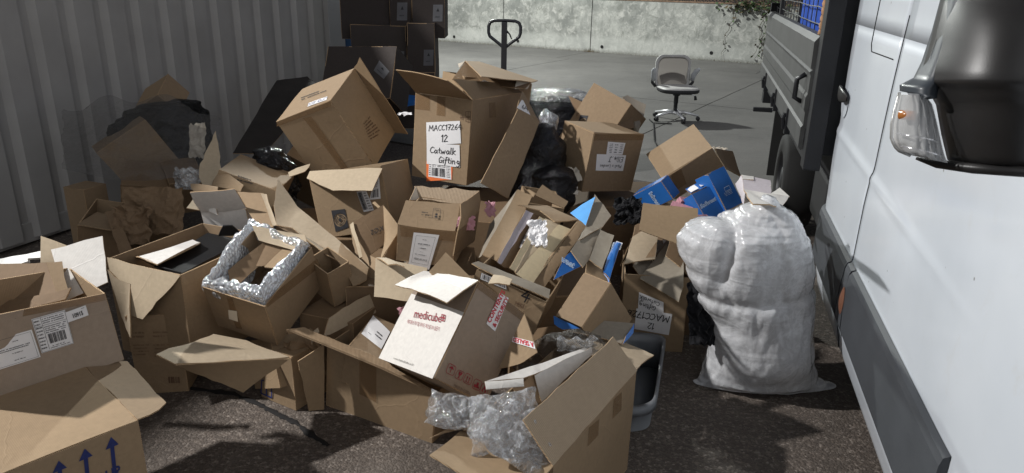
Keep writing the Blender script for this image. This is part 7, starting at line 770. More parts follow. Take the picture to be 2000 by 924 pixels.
{'n':'stacked_carton','l':'middle dark carton of the top row of the stack,with a white label','c':'box','g':'tall cartons stacked behind the heap','o':[-1.137,7.678,1.196],'P':[{'n':'front_panel','p':[[-0.105,-0.201,0.0],[0.108,-0.199,0.0],[0.108,-0.199,0.62],[-0.105,-0.201,0.62]],'m':'kraft_dim','i':'kraft_in','c':[-0.0,0.0,0.31],'s':0.002,'d':[{'k':'paper','n':'paper_label','q':[[-0.0383,-0.2003,0.1815],[0.0622,-0.1996,0.1835],[0.0719,-0.1995,0.3514],[-0.0278,-0.2002,0.3495]],'m':'paper_dim','ink':[('f',[(0.35,0.6),(0.5,0.8),(0.65,0.6)]),('x',0.2,0.2,0.8,0.35,1,131)]}]},{'n':'back_panel','p':[[0.105,0.201,0.0],[-0.108,0.199,0.0],[-0.108,0.199,0.62],[0.105,0.201,0.62]],'m':'kraft_dim','i':'kraft_in','c':[-0.0,0.0,0.31],'s':0.002},{'n':'side_panel','p':[[-0.108,0.199,0.0],[-0.105,-0.201,0.0],[-0.105,-0.201,0.62],[-0.108,0.199,0.62]],'m':'kraft_dim','i':'kraft_in','c':[-0.0,0.0,0.31],'s':0.002},{'n':'side_panel','p':[[0.108,-0.199,0.0],[0.105,0.201,0.0],[0.105,0.201,0.62],[0.108,-0.199,0.62]],'m':'kraft_dim','i':'kraft_in','c':[-0.0,0.0,0.31],'s':0.002},{'n':'top_panel','p':[[-0.105,-0.201,0.62],[0.108,-0.199,0.62],[0.105,0.201,0.62],[-0.108,0.199,0.62]],'m':'kraft_dim','i':'kraft_in','c':[-0.0,0.0,0.31],'s':0.002},{'n':'bottom_panel','p':[[-0.108,0.199,0.0],[0.105,0.201,0.0],[0.108,-0.199,0.0],[-0.105,-0.201,0.0]],'m':'kraft_dim','i':'kraft_in','c':[-0.0,0.0,0.31],'s':0.002}]},
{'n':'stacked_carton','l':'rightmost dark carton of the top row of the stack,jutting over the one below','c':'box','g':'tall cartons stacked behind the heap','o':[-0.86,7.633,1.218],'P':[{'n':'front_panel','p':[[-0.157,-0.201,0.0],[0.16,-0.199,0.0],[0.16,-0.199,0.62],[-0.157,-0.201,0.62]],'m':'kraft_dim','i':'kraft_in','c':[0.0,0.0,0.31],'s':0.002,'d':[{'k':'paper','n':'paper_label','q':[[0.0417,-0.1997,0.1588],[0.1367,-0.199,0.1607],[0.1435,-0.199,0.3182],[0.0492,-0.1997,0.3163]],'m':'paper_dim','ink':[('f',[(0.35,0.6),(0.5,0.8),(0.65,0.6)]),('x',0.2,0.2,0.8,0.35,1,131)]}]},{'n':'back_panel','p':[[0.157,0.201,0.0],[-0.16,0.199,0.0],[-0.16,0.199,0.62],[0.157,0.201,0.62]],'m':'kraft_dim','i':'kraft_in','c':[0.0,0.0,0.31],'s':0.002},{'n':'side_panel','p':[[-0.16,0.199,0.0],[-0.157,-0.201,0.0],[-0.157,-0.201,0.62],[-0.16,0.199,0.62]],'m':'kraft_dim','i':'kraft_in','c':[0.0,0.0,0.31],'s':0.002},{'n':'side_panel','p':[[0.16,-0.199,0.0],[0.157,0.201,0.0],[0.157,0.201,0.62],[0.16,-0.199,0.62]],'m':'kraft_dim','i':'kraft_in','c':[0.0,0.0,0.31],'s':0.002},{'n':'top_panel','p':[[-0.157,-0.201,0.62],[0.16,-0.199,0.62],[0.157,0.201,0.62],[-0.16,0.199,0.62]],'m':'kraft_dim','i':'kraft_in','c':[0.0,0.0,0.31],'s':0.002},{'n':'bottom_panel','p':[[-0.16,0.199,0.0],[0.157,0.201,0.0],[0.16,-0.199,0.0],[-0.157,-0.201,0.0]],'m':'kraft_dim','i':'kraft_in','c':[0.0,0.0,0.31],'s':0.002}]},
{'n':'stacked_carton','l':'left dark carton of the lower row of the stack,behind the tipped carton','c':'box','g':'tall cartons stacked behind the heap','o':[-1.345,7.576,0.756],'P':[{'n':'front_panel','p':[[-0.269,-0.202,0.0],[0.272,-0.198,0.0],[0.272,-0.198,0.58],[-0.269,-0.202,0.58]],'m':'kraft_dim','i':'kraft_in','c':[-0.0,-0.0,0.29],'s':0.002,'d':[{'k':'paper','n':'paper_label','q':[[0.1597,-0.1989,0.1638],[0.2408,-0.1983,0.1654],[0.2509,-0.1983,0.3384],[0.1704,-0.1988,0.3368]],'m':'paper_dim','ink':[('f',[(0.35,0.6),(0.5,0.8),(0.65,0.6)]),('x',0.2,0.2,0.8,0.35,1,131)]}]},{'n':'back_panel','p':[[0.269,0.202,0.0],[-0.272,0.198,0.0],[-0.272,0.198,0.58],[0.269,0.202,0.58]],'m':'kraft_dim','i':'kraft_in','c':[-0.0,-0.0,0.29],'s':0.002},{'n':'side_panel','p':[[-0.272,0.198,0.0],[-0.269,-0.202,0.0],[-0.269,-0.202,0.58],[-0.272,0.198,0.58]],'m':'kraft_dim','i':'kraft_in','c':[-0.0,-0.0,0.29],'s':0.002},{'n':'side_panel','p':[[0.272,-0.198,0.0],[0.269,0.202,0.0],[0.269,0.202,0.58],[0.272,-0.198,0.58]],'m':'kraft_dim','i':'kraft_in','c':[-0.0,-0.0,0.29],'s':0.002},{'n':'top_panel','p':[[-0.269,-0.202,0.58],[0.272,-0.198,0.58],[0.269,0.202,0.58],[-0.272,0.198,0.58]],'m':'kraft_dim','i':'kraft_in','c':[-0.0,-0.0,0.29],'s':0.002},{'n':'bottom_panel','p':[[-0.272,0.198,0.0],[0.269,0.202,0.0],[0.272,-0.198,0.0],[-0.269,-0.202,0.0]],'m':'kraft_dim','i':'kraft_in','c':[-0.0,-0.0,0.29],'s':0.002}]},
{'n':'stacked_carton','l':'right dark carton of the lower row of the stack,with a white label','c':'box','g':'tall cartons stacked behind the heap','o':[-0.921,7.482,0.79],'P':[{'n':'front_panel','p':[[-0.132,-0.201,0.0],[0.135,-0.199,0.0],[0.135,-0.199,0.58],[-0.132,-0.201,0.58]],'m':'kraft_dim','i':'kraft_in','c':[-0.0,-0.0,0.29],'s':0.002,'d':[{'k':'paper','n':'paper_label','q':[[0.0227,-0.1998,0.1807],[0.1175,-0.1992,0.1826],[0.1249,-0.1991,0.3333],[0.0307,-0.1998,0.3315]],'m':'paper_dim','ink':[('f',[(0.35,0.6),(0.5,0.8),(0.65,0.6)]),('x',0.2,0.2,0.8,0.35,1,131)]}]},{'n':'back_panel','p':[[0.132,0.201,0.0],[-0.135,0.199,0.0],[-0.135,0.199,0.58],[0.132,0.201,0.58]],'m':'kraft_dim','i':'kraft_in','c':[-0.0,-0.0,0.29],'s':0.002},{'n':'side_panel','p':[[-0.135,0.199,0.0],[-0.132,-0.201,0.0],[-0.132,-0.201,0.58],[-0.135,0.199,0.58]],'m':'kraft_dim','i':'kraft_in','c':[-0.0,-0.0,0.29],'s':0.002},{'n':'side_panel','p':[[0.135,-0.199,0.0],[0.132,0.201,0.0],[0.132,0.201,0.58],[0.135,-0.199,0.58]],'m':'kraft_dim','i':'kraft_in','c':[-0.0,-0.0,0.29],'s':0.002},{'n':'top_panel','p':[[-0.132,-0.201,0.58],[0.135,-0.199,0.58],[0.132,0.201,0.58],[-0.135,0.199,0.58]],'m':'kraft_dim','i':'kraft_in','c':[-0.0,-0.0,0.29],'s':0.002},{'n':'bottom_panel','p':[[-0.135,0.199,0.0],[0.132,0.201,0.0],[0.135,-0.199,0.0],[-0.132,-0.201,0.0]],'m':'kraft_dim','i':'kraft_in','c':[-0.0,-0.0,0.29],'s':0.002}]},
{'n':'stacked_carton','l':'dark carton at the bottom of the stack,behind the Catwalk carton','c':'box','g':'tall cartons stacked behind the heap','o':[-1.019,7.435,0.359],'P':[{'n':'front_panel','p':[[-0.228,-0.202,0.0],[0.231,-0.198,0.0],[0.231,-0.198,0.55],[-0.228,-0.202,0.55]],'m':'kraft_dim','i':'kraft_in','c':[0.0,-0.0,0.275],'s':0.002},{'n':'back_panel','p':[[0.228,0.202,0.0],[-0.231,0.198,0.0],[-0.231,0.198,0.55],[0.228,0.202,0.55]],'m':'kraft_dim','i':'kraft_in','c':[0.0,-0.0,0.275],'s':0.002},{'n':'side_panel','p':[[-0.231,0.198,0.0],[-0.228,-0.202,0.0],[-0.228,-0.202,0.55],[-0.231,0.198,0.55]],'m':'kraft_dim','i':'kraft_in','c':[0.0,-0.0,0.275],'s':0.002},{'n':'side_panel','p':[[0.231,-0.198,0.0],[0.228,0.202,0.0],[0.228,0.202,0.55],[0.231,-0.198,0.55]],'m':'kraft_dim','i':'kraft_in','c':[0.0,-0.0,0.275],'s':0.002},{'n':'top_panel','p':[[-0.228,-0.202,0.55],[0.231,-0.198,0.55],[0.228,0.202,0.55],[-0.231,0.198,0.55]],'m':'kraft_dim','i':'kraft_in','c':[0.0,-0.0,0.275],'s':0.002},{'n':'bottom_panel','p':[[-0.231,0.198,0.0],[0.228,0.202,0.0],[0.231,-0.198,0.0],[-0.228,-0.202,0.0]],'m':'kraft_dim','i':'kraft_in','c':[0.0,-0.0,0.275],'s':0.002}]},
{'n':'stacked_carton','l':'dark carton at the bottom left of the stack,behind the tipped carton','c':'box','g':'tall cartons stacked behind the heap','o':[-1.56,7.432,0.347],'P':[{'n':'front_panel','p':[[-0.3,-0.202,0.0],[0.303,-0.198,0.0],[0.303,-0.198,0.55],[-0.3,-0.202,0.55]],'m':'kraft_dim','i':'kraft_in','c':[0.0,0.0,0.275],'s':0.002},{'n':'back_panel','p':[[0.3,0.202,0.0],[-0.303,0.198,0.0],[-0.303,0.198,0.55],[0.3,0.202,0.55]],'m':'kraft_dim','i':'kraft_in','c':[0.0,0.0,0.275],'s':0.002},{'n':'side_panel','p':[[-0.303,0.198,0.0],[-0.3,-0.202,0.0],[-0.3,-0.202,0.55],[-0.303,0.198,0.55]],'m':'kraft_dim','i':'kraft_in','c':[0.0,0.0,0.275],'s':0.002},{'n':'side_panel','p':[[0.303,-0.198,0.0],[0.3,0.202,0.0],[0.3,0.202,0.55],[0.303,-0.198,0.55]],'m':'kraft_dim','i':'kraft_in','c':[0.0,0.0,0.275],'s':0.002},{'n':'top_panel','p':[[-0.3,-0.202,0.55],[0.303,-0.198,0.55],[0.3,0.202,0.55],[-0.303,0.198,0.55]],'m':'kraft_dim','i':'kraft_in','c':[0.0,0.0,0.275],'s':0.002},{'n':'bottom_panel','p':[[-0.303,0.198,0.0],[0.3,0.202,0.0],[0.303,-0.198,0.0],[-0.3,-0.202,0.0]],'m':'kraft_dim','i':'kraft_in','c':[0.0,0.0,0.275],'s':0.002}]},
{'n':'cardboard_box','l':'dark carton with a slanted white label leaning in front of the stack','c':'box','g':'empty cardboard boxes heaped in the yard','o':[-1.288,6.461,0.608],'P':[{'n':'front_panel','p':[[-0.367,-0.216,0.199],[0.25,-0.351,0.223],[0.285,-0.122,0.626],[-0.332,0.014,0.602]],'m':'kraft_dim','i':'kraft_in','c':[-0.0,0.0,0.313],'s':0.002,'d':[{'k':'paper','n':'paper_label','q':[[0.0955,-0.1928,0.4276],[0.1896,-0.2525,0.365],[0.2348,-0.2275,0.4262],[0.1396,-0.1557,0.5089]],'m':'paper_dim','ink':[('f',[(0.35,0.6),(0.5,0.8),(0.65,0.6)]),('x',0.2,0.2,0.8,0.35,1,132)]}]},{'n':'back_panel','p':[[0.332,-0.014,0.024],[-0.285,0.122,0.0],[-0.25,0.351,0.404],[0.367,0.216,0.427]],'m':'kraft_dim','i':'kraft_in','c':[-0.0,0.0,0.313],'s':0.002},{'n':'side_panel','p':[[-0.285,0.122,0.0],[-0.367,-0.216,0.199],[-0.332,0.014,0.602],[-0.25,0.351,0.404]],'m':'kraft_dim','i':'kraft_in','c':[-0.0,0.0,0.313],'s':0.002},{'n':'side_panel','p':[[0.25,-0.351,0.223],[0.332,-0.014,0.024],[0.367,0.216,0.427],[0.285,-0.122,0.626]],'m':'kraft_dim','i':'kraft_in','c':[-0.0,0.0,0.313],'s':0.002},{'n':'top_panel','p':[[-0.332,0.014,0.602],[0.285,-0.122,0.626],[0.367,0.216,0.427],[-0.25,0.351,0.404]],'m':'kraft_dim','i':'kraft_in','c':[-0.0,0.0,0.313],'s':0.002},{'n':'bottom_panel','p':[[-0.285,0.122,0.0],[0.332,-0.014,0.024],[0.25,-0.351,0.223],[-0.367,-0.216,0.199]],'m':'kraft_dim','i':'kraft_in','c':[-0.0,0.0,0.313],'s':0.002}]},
]

# ------------------------------------------------------------------ boxes of the heap (true positions in metres, worked out beforehand)
for d in BOXES: build_box(d)

# ------------------------------------------------------------------ plastics
def film(name, base, alpha, rough, bumpscale=18, bumpk=.6, voro=0, gloss=.5, transl=0.0, patches=None, crease=0, folds=False):
    """thin plastic: part see-through, part scattering, with a mirror-like sheen on the creases"""
    k = NB(name); v = k.obj(); h = k.noise(v, bumpscale, 6, .7, 1.0)
    rd = k.math('ABSOLUTE', k.math('SUBTRACT', k.noise(v, bumpscale * .6, 4, .6, .6), .5))
    if voro: h = k.math('ADD', k.math('MULTIPLY', k.n('TexVoronoi', {'Vector': v, 'Scale': float(voro)}).outputs['Distance'], -2.2), k.math('MULTIPLY', h, .6))
    else: h = k.math('ADD', h, k.math('MULTIPLY', rd, -1.6))
    if folds:
        q1 = k.noise(k.n('Mapping', {'Vector': v, 'Rotation': (0, 0, .5), 'Scale': (5.0, 5.0, 1.0)}).outputs[0], 1.1, 3, .5, 1.0); q2 = k.noise(k.n('Mapping', {'Vector': v, 'Rotation': (.3, .2, 0), 'Scale': (1.4, 1.4, 6.0)}).outputs[0], 1.1, 3, .5, 1.0)
        h = k.math('ADD', h, k.math('ADD', k.math('MULTIPLY', k.math('ABSOLUTE', k.math('SUBTRACT', q1, .5)), -1.6), k.math('MULTIPLY', k.math('ABSOLUTE', k.math('SUBTRACT', q2, .5)), -2.4)))
    nm = k.n('Bump', {'Height': h, 'Strength': bumpk, 'Distance': .02}).outputs['Normal']
    col = (*base, 1)
    if patches: col = k.mix(k.ramp(k.noise(v, 3.2, 3, .5, .8), (.46, (0, 0, 0)), (.60, (.75, .75, .75))), base, patches)
    df = k.n('BsdfDiffuse', {'Color': col, 'Normal': nm}).outputs[0]
    if transl: df = k.n('MixShader', {0: transl, 1: df, 2: k.n('BsdfTranslucent', {'Color': col, 'Normal': nm}).outputs[0]}).outputs[0]
    if crease:
        ln = k.ramp(k.math('ABSOLUTE', k.math('SUBTRACT', k.noise(v, 7, 3, .55, 1.6), .5)), (.0, (.75, .75, .75)), (.045, (0, 0, 0))); l2 = k.ramp(k.math('ABSOLUTE', k.math('SUBTRACT', k.noise(v, 17, 3, .6, 1.2), .5)), (.0, (.5, .5, .5)), (.05, (0, 0, 0)))
        alpha = k.math('MINIMUM', k.math('ADD', k.math('ADD', k.math('MULTIPLY', ln, crease), k.math('MULTIPLY', l2, crease)), alpha), 1)
    body = k.n('MixShader', {0: alpha, 1: k.n('BsdfTransparent').outputs[0], 2: df}).outputs[0]
    fr = k.n('Fresnel', {'IOR': 1.5, 'Normal': nm}).outputs[0]
    gl = k.n('BsdfGlossy', {'Color': (1, 1, 1, 1), 'Roughness': rough, 'Normal': nm}).outputs[0]
    out = k.n('MixShader', {0: k.math('MINIMUM', k.math('MULTIPLY', fr, gloss * 2), .9), 1: body, 2: gl}).outputs[0]
    k.t.links.new(out, k.out.inputs['Surface']); k.t.nodes.remove(k.b); MATS[name] = k.m; return k
film('white_film', (.84, .85, .88), .84, .15, 5, .34, gloss=.6, transl=.3, folds=True, crease=.2); film('clear_film', (.75, .77, .80), .08, .06, 14, .9, gloss=1.2, crease=.42); film('smoke_film', (.06, .055, .05), .26, .30, 14, .5, gloss=.06, crease=.10)
film('black_film', (.007, .007, .009), 1, .14, 20, .8, gloss=.38); film('dull_black_film', (.010, .010, .010), 1, .35, 20, .6, gloss=.12); film('bubble_film', (.82, .86, .92), .70, .16, 30, .55, voro=60, gloss=.28, transl=.35); film('black_cloth', (.010, .010, .012), 1, .8, 30, .3, gloss=.1)
film('pink_film', (.55, .27, .32), .96, .4, 25, .4, gloss=.3)
def ray_point(x, y, t):
    return CAM + (fwd + right * ((x - 1000) / 1430) + up * ((462 - y) / 1430)) * t
def blob(name, label, cat, mat, rings, nu=64, nv=60, amp=.02, freq=9, group=None, seed=0, amp2=.006, stretch=1.0, parent=None, rz=0, flat=False, dent=None):
    """lofted sack: rings = (z, cx, cy, rx, ry); creased by ridged noise"""
    loc = Vector((rings[0][1], rings[0][2], rings[0][0])) if parent is None else Vector()
    m = MB()
    def fn(u, v):
        x = v * (len(rings) - 1); i = min(int(x), len(rings) - 2); f_ = x - i; f2 = f_ * f_ * (3 - 2 * f_)
        a, b = rings[i], rings[i + 1]; z, cx, cy, rx, ry = [p + (q - p) * (f_ if n_ == 0 else f2) for n_, (p, q) in enumerate(zip(a, b))]
        an = 2 * pi * u; c_ = cos(an - rz); s_ = sin(an - rz); q = Vector((cx + rx * c_ * cos(rz) - ry * s_ * sin(rz), cy + rx * c_ * sin(rz) + ry * s_ * cos(rz), z))
        n_ = Vector((cos(an), sin(an), .25)); ss = Vector((seed * 3.1, seed * 1.7, seed))
        qs = Vector((q.x, q.y, q.z * stretch)) + ss
        k_ = amp * .55 * ridge(qs, freq * .5, 2) + amp2 * ridge(qs, freq * 2.6, 2)
        d0, d1 = noise.voronoi(qs * freq * .62 + Vector((noise.noise(qs * 5), noise.noise(qs * 5 + ss), 0)) * .35)[0][:2]; k_ += amp * 1.1 * (d1 - d0 - .3)
        d0, d1 = noise.voronoi(qs * freq * 1.7)[0][:2]; k_ += amp * .42 * (d1 - d0 - .3)
        if dent: k_ += dent(q)
        sc = min(1, max(rx, ry) / .08)
        q = q + n_ * k_ * sc
        if q.z < rings[0][0]: q.z = rings[0][0]
        return q - loc
    m.grid(fn, nu, nv, wrap=True)
    n_ = nu; m.f += [tuple(range(n_ - 1, -1, -1)), tuple(range(nv * n_, (nv + 1) * n_))]; m.mi += [0, 0]
    o = m.build(name, mat, parent, not flat); o.location = loc
    return tag(o, label, cat, group)
# large white sack by the truck
k = NB('sack_content'); vc = k.n('TexVoronoi', {'Vector': k.obj(), 'Scale': 6.5}).outputs['Color']; k.set('Base Color', k.ramp(k.n('SeparateColor', {'Color': vc}).outputs[0], (.15, (.22, .17, .12)), (.5, (.55, .52, .50)), (.85, (.36, .29, .22)))); k.set('Roughness', .8); MATS['sack_content'] = k.m
SROWS = [(767, 1366, 1636), (758, 1374, 1618), (746, 1382, 1602), (700, 1393, 1592), (640, 1393, 1590), (590, 1372, 1592), (540, 1352, 1593), (505, 1338, 1590), (475, 1336, 1585), (458, 1350, 1580), (446, 1385, 1574), (432, 1437, 1564), (418, 1455, 1550), (406, 1478, 1532), (398, 1488, 1520), (388, 1492, 1514), (384, 1500, 1506)]
def on_y(x, y, Y): r_ = fwd + right * ((x - 1000) / 1430) + up * ((462 - y) / 1430); return CAM + r_ * (Y / r_.y)
rings = []
for y, xa, xb in SROWS:
    a, b = on_y(xa, y, 3.0), on_y(xb, y, 3.0); c_ = (a + b) / 2; rx = (b - a).length / 2; ry = min(.19, rx * .7 + .02)
    rings.append([c_.z, c_.x, 3.0 + ry * .3, rx, ry])
rings[0][0] = 0; rings[0][4] = .075; rings[1][4] = .105; rings[2][4] = .14
def sack_dent(q):
    gx = .91 + .10 * (q.z - .6); return -.036 * exp(-((q.x - gx) / .026) ** 2) * max(0, min(1, (q.z - .50) / .12)) + .012 * exp(-((q.x - 1.24) / .10) ** 2 - ((q.z - .68) / .12) ** 2) * (1 if q.y < 3.1 else .2) - .012 * exp(-((q.z - .50 - .1 * (q.x - 1.2)) / .02) ** 2)
blob('plastic_sack', 'large full white plastic sack standing on the ground beside the truck', 'sack', 'white_film', rings, 190, 170, .020, 6.5, seed=4, amp2=.0045, stretch=.55, dent=sack_dent)
sack = [o for o in COL.objects if o.name == 'plastic_sack'][0]
crg = [[z * .97 + .01, x - sack.location.x, y - sack.location.y, rx * .74, ry * .62] for z, x, y, rx, ry in rings[2:9]]
cn = blob('sack_content', None, None, 'sack_content', crg, 40, 36, .035, 5, seed=6, amp2=.003, parent=sack, flat=True)
# dark sacks
def spot(x, y, t): p = ray_point(x, y, t); return p
p = spot(1050, 330, 4.55); blob('black_sack', 'black plastic sack between the Catwalk carton and the dark tipped carton', 'sack', 'black_film', [(p.z - .45, p.x, p.y, .10, .1), (p.z - .35, p.x, p.y, .17, .16), (p.z - .05, p.x, p.y, .17, .16), (p.z + .15, p.x + .02, p.y, .12, .12), (p.z + .26, p.x + .03, p.y, .05, .05), (p.z + .29, p.x + .03, p.y, .01, .01)], 60, 50, .03, 8, 'black plastic sacks', 1)
p = spot(527, 312, 4.55); blob('black_sack', 'shiny crumpled black sack in shade left of the large tipped carton', 'sack', 'black_film', [(p.z - .3, p.x, p.y, .10, .1), (p.z - .18, p.x, p.y, .14, .13), (p.z - .04, p.x, p.y, .11, .10), (p.z + .05, p.x, p.y, .06, .06), (p.z + .085, p.x, p.y, .01, .01)], 70, 50, .035, 13, 'black plastic sacks', 3, .014)
p = spot(1425, 440, 3.5); blob('black_sack', 'small crumpled black film scrap touching the left shoulder of the white sack', 'sack', 'black_film', [(p.z - .14, p.x, p.y, .05, .06), (p.z - .03, p.x, p.y, .10, .07), (p.z + .02, p.x, p.y, .07, .06), (p.z + .04, p.x, p.y, .01, .01)], 50, 30, .02, 14, 'black plastic sacks', 6)
p = spot(1090, 205, 6.9); blob('wrapped_bundle', 'bundle wrapped in shiny black stretch film behind the dark tipped carton', 'bundle', 'black_film', [(0, p.x, p.y, .30, .28), (.1, p.x, p.y, .31, .3), (p.z - .1, p.x, p.y, .30, .28), (p.z + .02, p.x, p.y, .27, .25), (p.z + .06, p.x, p.y, .15, .12), (p.z + .065, p.x, p.y, .02, .02)], 70, 50, .03, 7, None, 11, .012)
p = spot(1090, 182, 6.85); blob('clear_film', 'shiny clear film on top of the black wrapped bundle', 'film', 'clear_film', [(p.z - .06, p.x, p.y, .28, .16), (p.z - .02, p.x, p.y, .27, .16), (p.z + .02, p.x, p.y, .22, .13), (p.z + .04, p.x, p.y, .02, .02)], 60, 24, .03, 9, None, 12, .012)
p = spot(1068, 245, 4.5); blob('clear_film', 'small scrap of clear film hanging by the long side flap of the Catwalk carton', 'film', 'clear_film', [(p.z - .1, p.x - .02, p.y, .03, .03), (p.z - .02, p.x, p.y, .05, .04), (p.z + .05, p.x + .01, p.y, .05, .04), (p.z + .1, p.x - .01, p.y, .01, .01)], 40, 24, .02, 14, None, 13, .01)
# clear bags in the front right carton
CLR = 'clear plastic bags in the front right carton'
def pillow(label, x, y, t, w_, h_, thick, seed, rot=0, lean=.8, mat='clear_film', n_=64, group=CLR):
    """loose bag of thin film: two crumpled skins that meet at the rim"""
    c = ray_point(x, y, t); ex = (right * cos(rot) + up * sin(rot)) * w_; ey = ((up * cos(rot) - right * sin(rot)) * cos(lean) + fwd * sin(lean)) * h_; en = ex.cross(ey).normalized()
    m = MB()
    for sgn in (1, -1):
        def fn(u, v):
            a, b = 2 * u - 1, 2 * v - 1; rim = max(0, 1 - max(abs(a), abs(b)) ** 3); S = Vector((u * w_, v * h_, seed * 2.7 + sgn * .4))
            d0, d1 = noise.voronoi(S * 11 + Vector((noise.noise(S * 14), noise.noise(S * 14 + Vector((4, 4, 4))), 0)) * .5)[0][:2]; e0, e1 = noise.voronoi(S * 27)[0][:2]
            k_ = thick * (.45 * rim ** .6 + rim ** .3 * (.75 * (d1 - d0 - .25) + .30 * (e1 - e0 - .25))) * sgn
            k0 = 1 + .16 * noise.noise(Vector((a * 2, b * 2, seed)))
            return ex * .5 * a * k0 + ey * .5 * b * k0 + en * (k_ + .3 * thick * noise.noise(Vector((a * 1.5, b * 1.5, seed + 9))))
        m.grid(fn, n_, n_)
    o = m.build('clear_bag', mat, None, True); o.location = c; return tag(o, label, 'bag', group)
pillow('crumpled clear bag lying over the left corner of the nearest carton', 893, 803, 2.34, .19, .13, .055, 21, -.15)
pillow('puffy clear bag filling the nearest carton under its ribbed flap', 985, 822, 2.27, .22, .20, .075, 22, .1)
pillow('flat clear bag pressed along the front edge of the nearest carton', 1005, 868, 2.19, .26, .13, .05, 23, -.55)
p = spot(1120, 668, 2.75); blob('clear_bag', 'dark streaked clear bag behind the white carton in the nearest box', 'bag', 'smoke_film', [(p.z - .12, p.x - .1, p.y, .10, .05), (p.z - .05, p.x - .05, p.y, .16, .06), (p.z, p.x, p.y, .10, .05), (p.z + .03, p.x + .01, p.y, .05, .03), (p.z + .04, p.x + .01, p.y, .01, .01)], 80, 40, .02, 15, CLR, 24, .010)
p = spot(1085, 345, 4.4); blob('black_sack', 'low black sack below the dark tipped carton, right of the long side flap', 'sack', 'black_film', [(p.z - .3, p.x - .06, p.y, .1, .1), (p.z - .1, p.x - .05, p.y, .16, .14), (p.z + .02, p.x - .03, p.y, .12, .12), (p.z + .08, p.x, p.y, .01, .01)], 60, 40, .03, 9, 'black plastic sacks', 15)
def pinkbox(x, y, t, label, rz_, s_=.06):
    p = spot(x, y, t); r_ = thing('pink_box', label, 'box', p, 'pink packets in the heap', rz_)
    r_.rotation_euler = (.5, .2, rz_)
    m = MB(); m.box((-s_, -.02, -.03), (s_, .02, .012)); m.build('carton_body', 'pink_film', r_, bevel=.002)
    m = MB(); m.box((-s_ + .003, -.0185, .012), (s_ - .003, .0185, .03)); m.build('carton_lid', 'pink_film', r_, bevel=.002)
pinkbox(1342, 398, 4.0, 'small pink box with a slot, between the two blue cartons', .3); pinkbox(1330, 410, 3.95, 'deep pink box below the slotted pink one', -.4); pinkbox(1368, 432, 3.8, 'pink box beside the lower corner of the blue carton with white labels', .8)
# dark sack over the cartons by the container
def drape(u, v):
    x = 128 + 305 * u; yt = 214 - 22 * sin(pi * u) + 10 * sin(u * 17) + 26 * max(0, u - .8) * 5; yb = 330 + 60 * sin(u * 2.2) - 60 * u
    y = yt + (yb - yt) * v; t = 5.0 - .75 * v ** .6 - .1 * sin(pi * u) + .05 * noise.noise(Vector((u * 6, v * 5, 2)))
    q = ray_point(x, y, t); return q + Vector((0, -1, .3)) * (.03 * ridge(q, 5, 3)) - Vector((-2.4, 4.4, .55))
m = MB(); m.grid(drape, 70, 40); o = m.build('clear_sack', 'smoke_film', None, True); o.location = (-2.4, 4.4, .55); tag(o, 'torn dark translucent sack draped over cartons against the container', 'sack')
p = spot(300, 215, 4.95)
blob('black_sack', 'dark sack top bunched against the container behind the draped one', 'sack', 'dull_black_film', [(p.z - .5, p.x, p.y + .16, .34, .18), (p.z - .1, p.x, p.y + .1, .40, .16), (p.z - .0, p.x + .03, p.y + .1, .30, .11), (p.z + .035, p.x + .06, p.y + .1, .12, .05), (p.z + .04, p.x + .06, p.y + .1, .02, .02)], 80, 50, .035, 7, 'black plastic sacks', 17, .012, rz=1.2)
# crumpled brown paper under it
def crumple(name, label, cat, mat, x, y, t, w_, h_, amp, seed, tilt=0, n_=26, fq=8):
    c = ray_point(x, y, t); ex = right * w_; ey = (up * cos(tilt) + fwd * sin(tilt)) * h_
    m = MB(); m.grid(lambda u, v: ex * (u - .5) + ey * (v - .5) - fwd * (amp * ridge(Vector((u * w_ * fq, v * h_ * fq, seed)), 1.0, 3)) + right * .02 * noise.noise(Vector((v * 5, seed, u))) + up * .02 * noise.noise(Vector((u * 5, seed, v))), n_, n_)
    o = m.build(name, mat, None); o.location = c; md = o.modifiers.new('thickness', 'SOLIDIFY'); md.thickness = .0012; return tag(o, label, cat)
crumple('packing_paper', 'crumpled brown packing paper below the dark sack, left of the black tray carton', 'paper', 'kraft_dark', 300, 412, 4.05, .34, .26, .018, 3)
crumple('packing_paper', 'small crumpled brown paper piece in shade nearer the container', 'paper', 'kraft_dark', 262, 440, 3.95, .2, .2, .03, 5)
crumple('film_scrap', 'frosted film scrap showing grey beside the small white carton', 'film', 'clear_film', 368, 350, 4.2, .16, .12, .03, 7)
crumple('packing_paper', 'pale crumpled tissue behind the dark sack, right of the carton inside it', 'paper', 'paper_dirty', 390, 275, 4.6, .1, .22, .03, 9)
crumple('packing_paper', 'brown shredded paper in the gap left of the big front carton', 'paper', 'kraft_dark', 595, 690, 3.2, .16, .12, .03, 11)
crumple('tissue_paper', 'crumpled white tissue paper lying on the cream lining', 'paper', 'paper', 1050, 455, 3.31, .085, .13, .014, 13, .4, 30, 24)
crumple('paper_scrap', 'torn pale paper scrap on top of the long plain carton', 'paper', 'paper_dirty', 1405, 290, 4.7, .09, .035, .004, 15, 1.1, 8)
crumple('paper_sheet', 'small white paper on the dark heap between the tipped carton and the Catwalk carton', 'paper', 'paper', 791, 222, 5.6, .10, .04, .003, 17, .9, 6)
for a_ in (('pink plastic packet sticking up behind the white fronted carton', 792, 622, 3.05, .05, .10, .01, 31), ('pale pink packet inside the carton with the white printed sheet', 908, 436, 3.58, .10, .07, .012, 33), ('dull pink packet left of the brown folded carton panel', 958, 408, 3.8, .05, .08, .01, 35)):
    crumple('pink_packet', a_[0], 'packet', 'pink_film', *a_[1:7], a_[7], .3, 12)['group'] = 'pink packets in the heap'
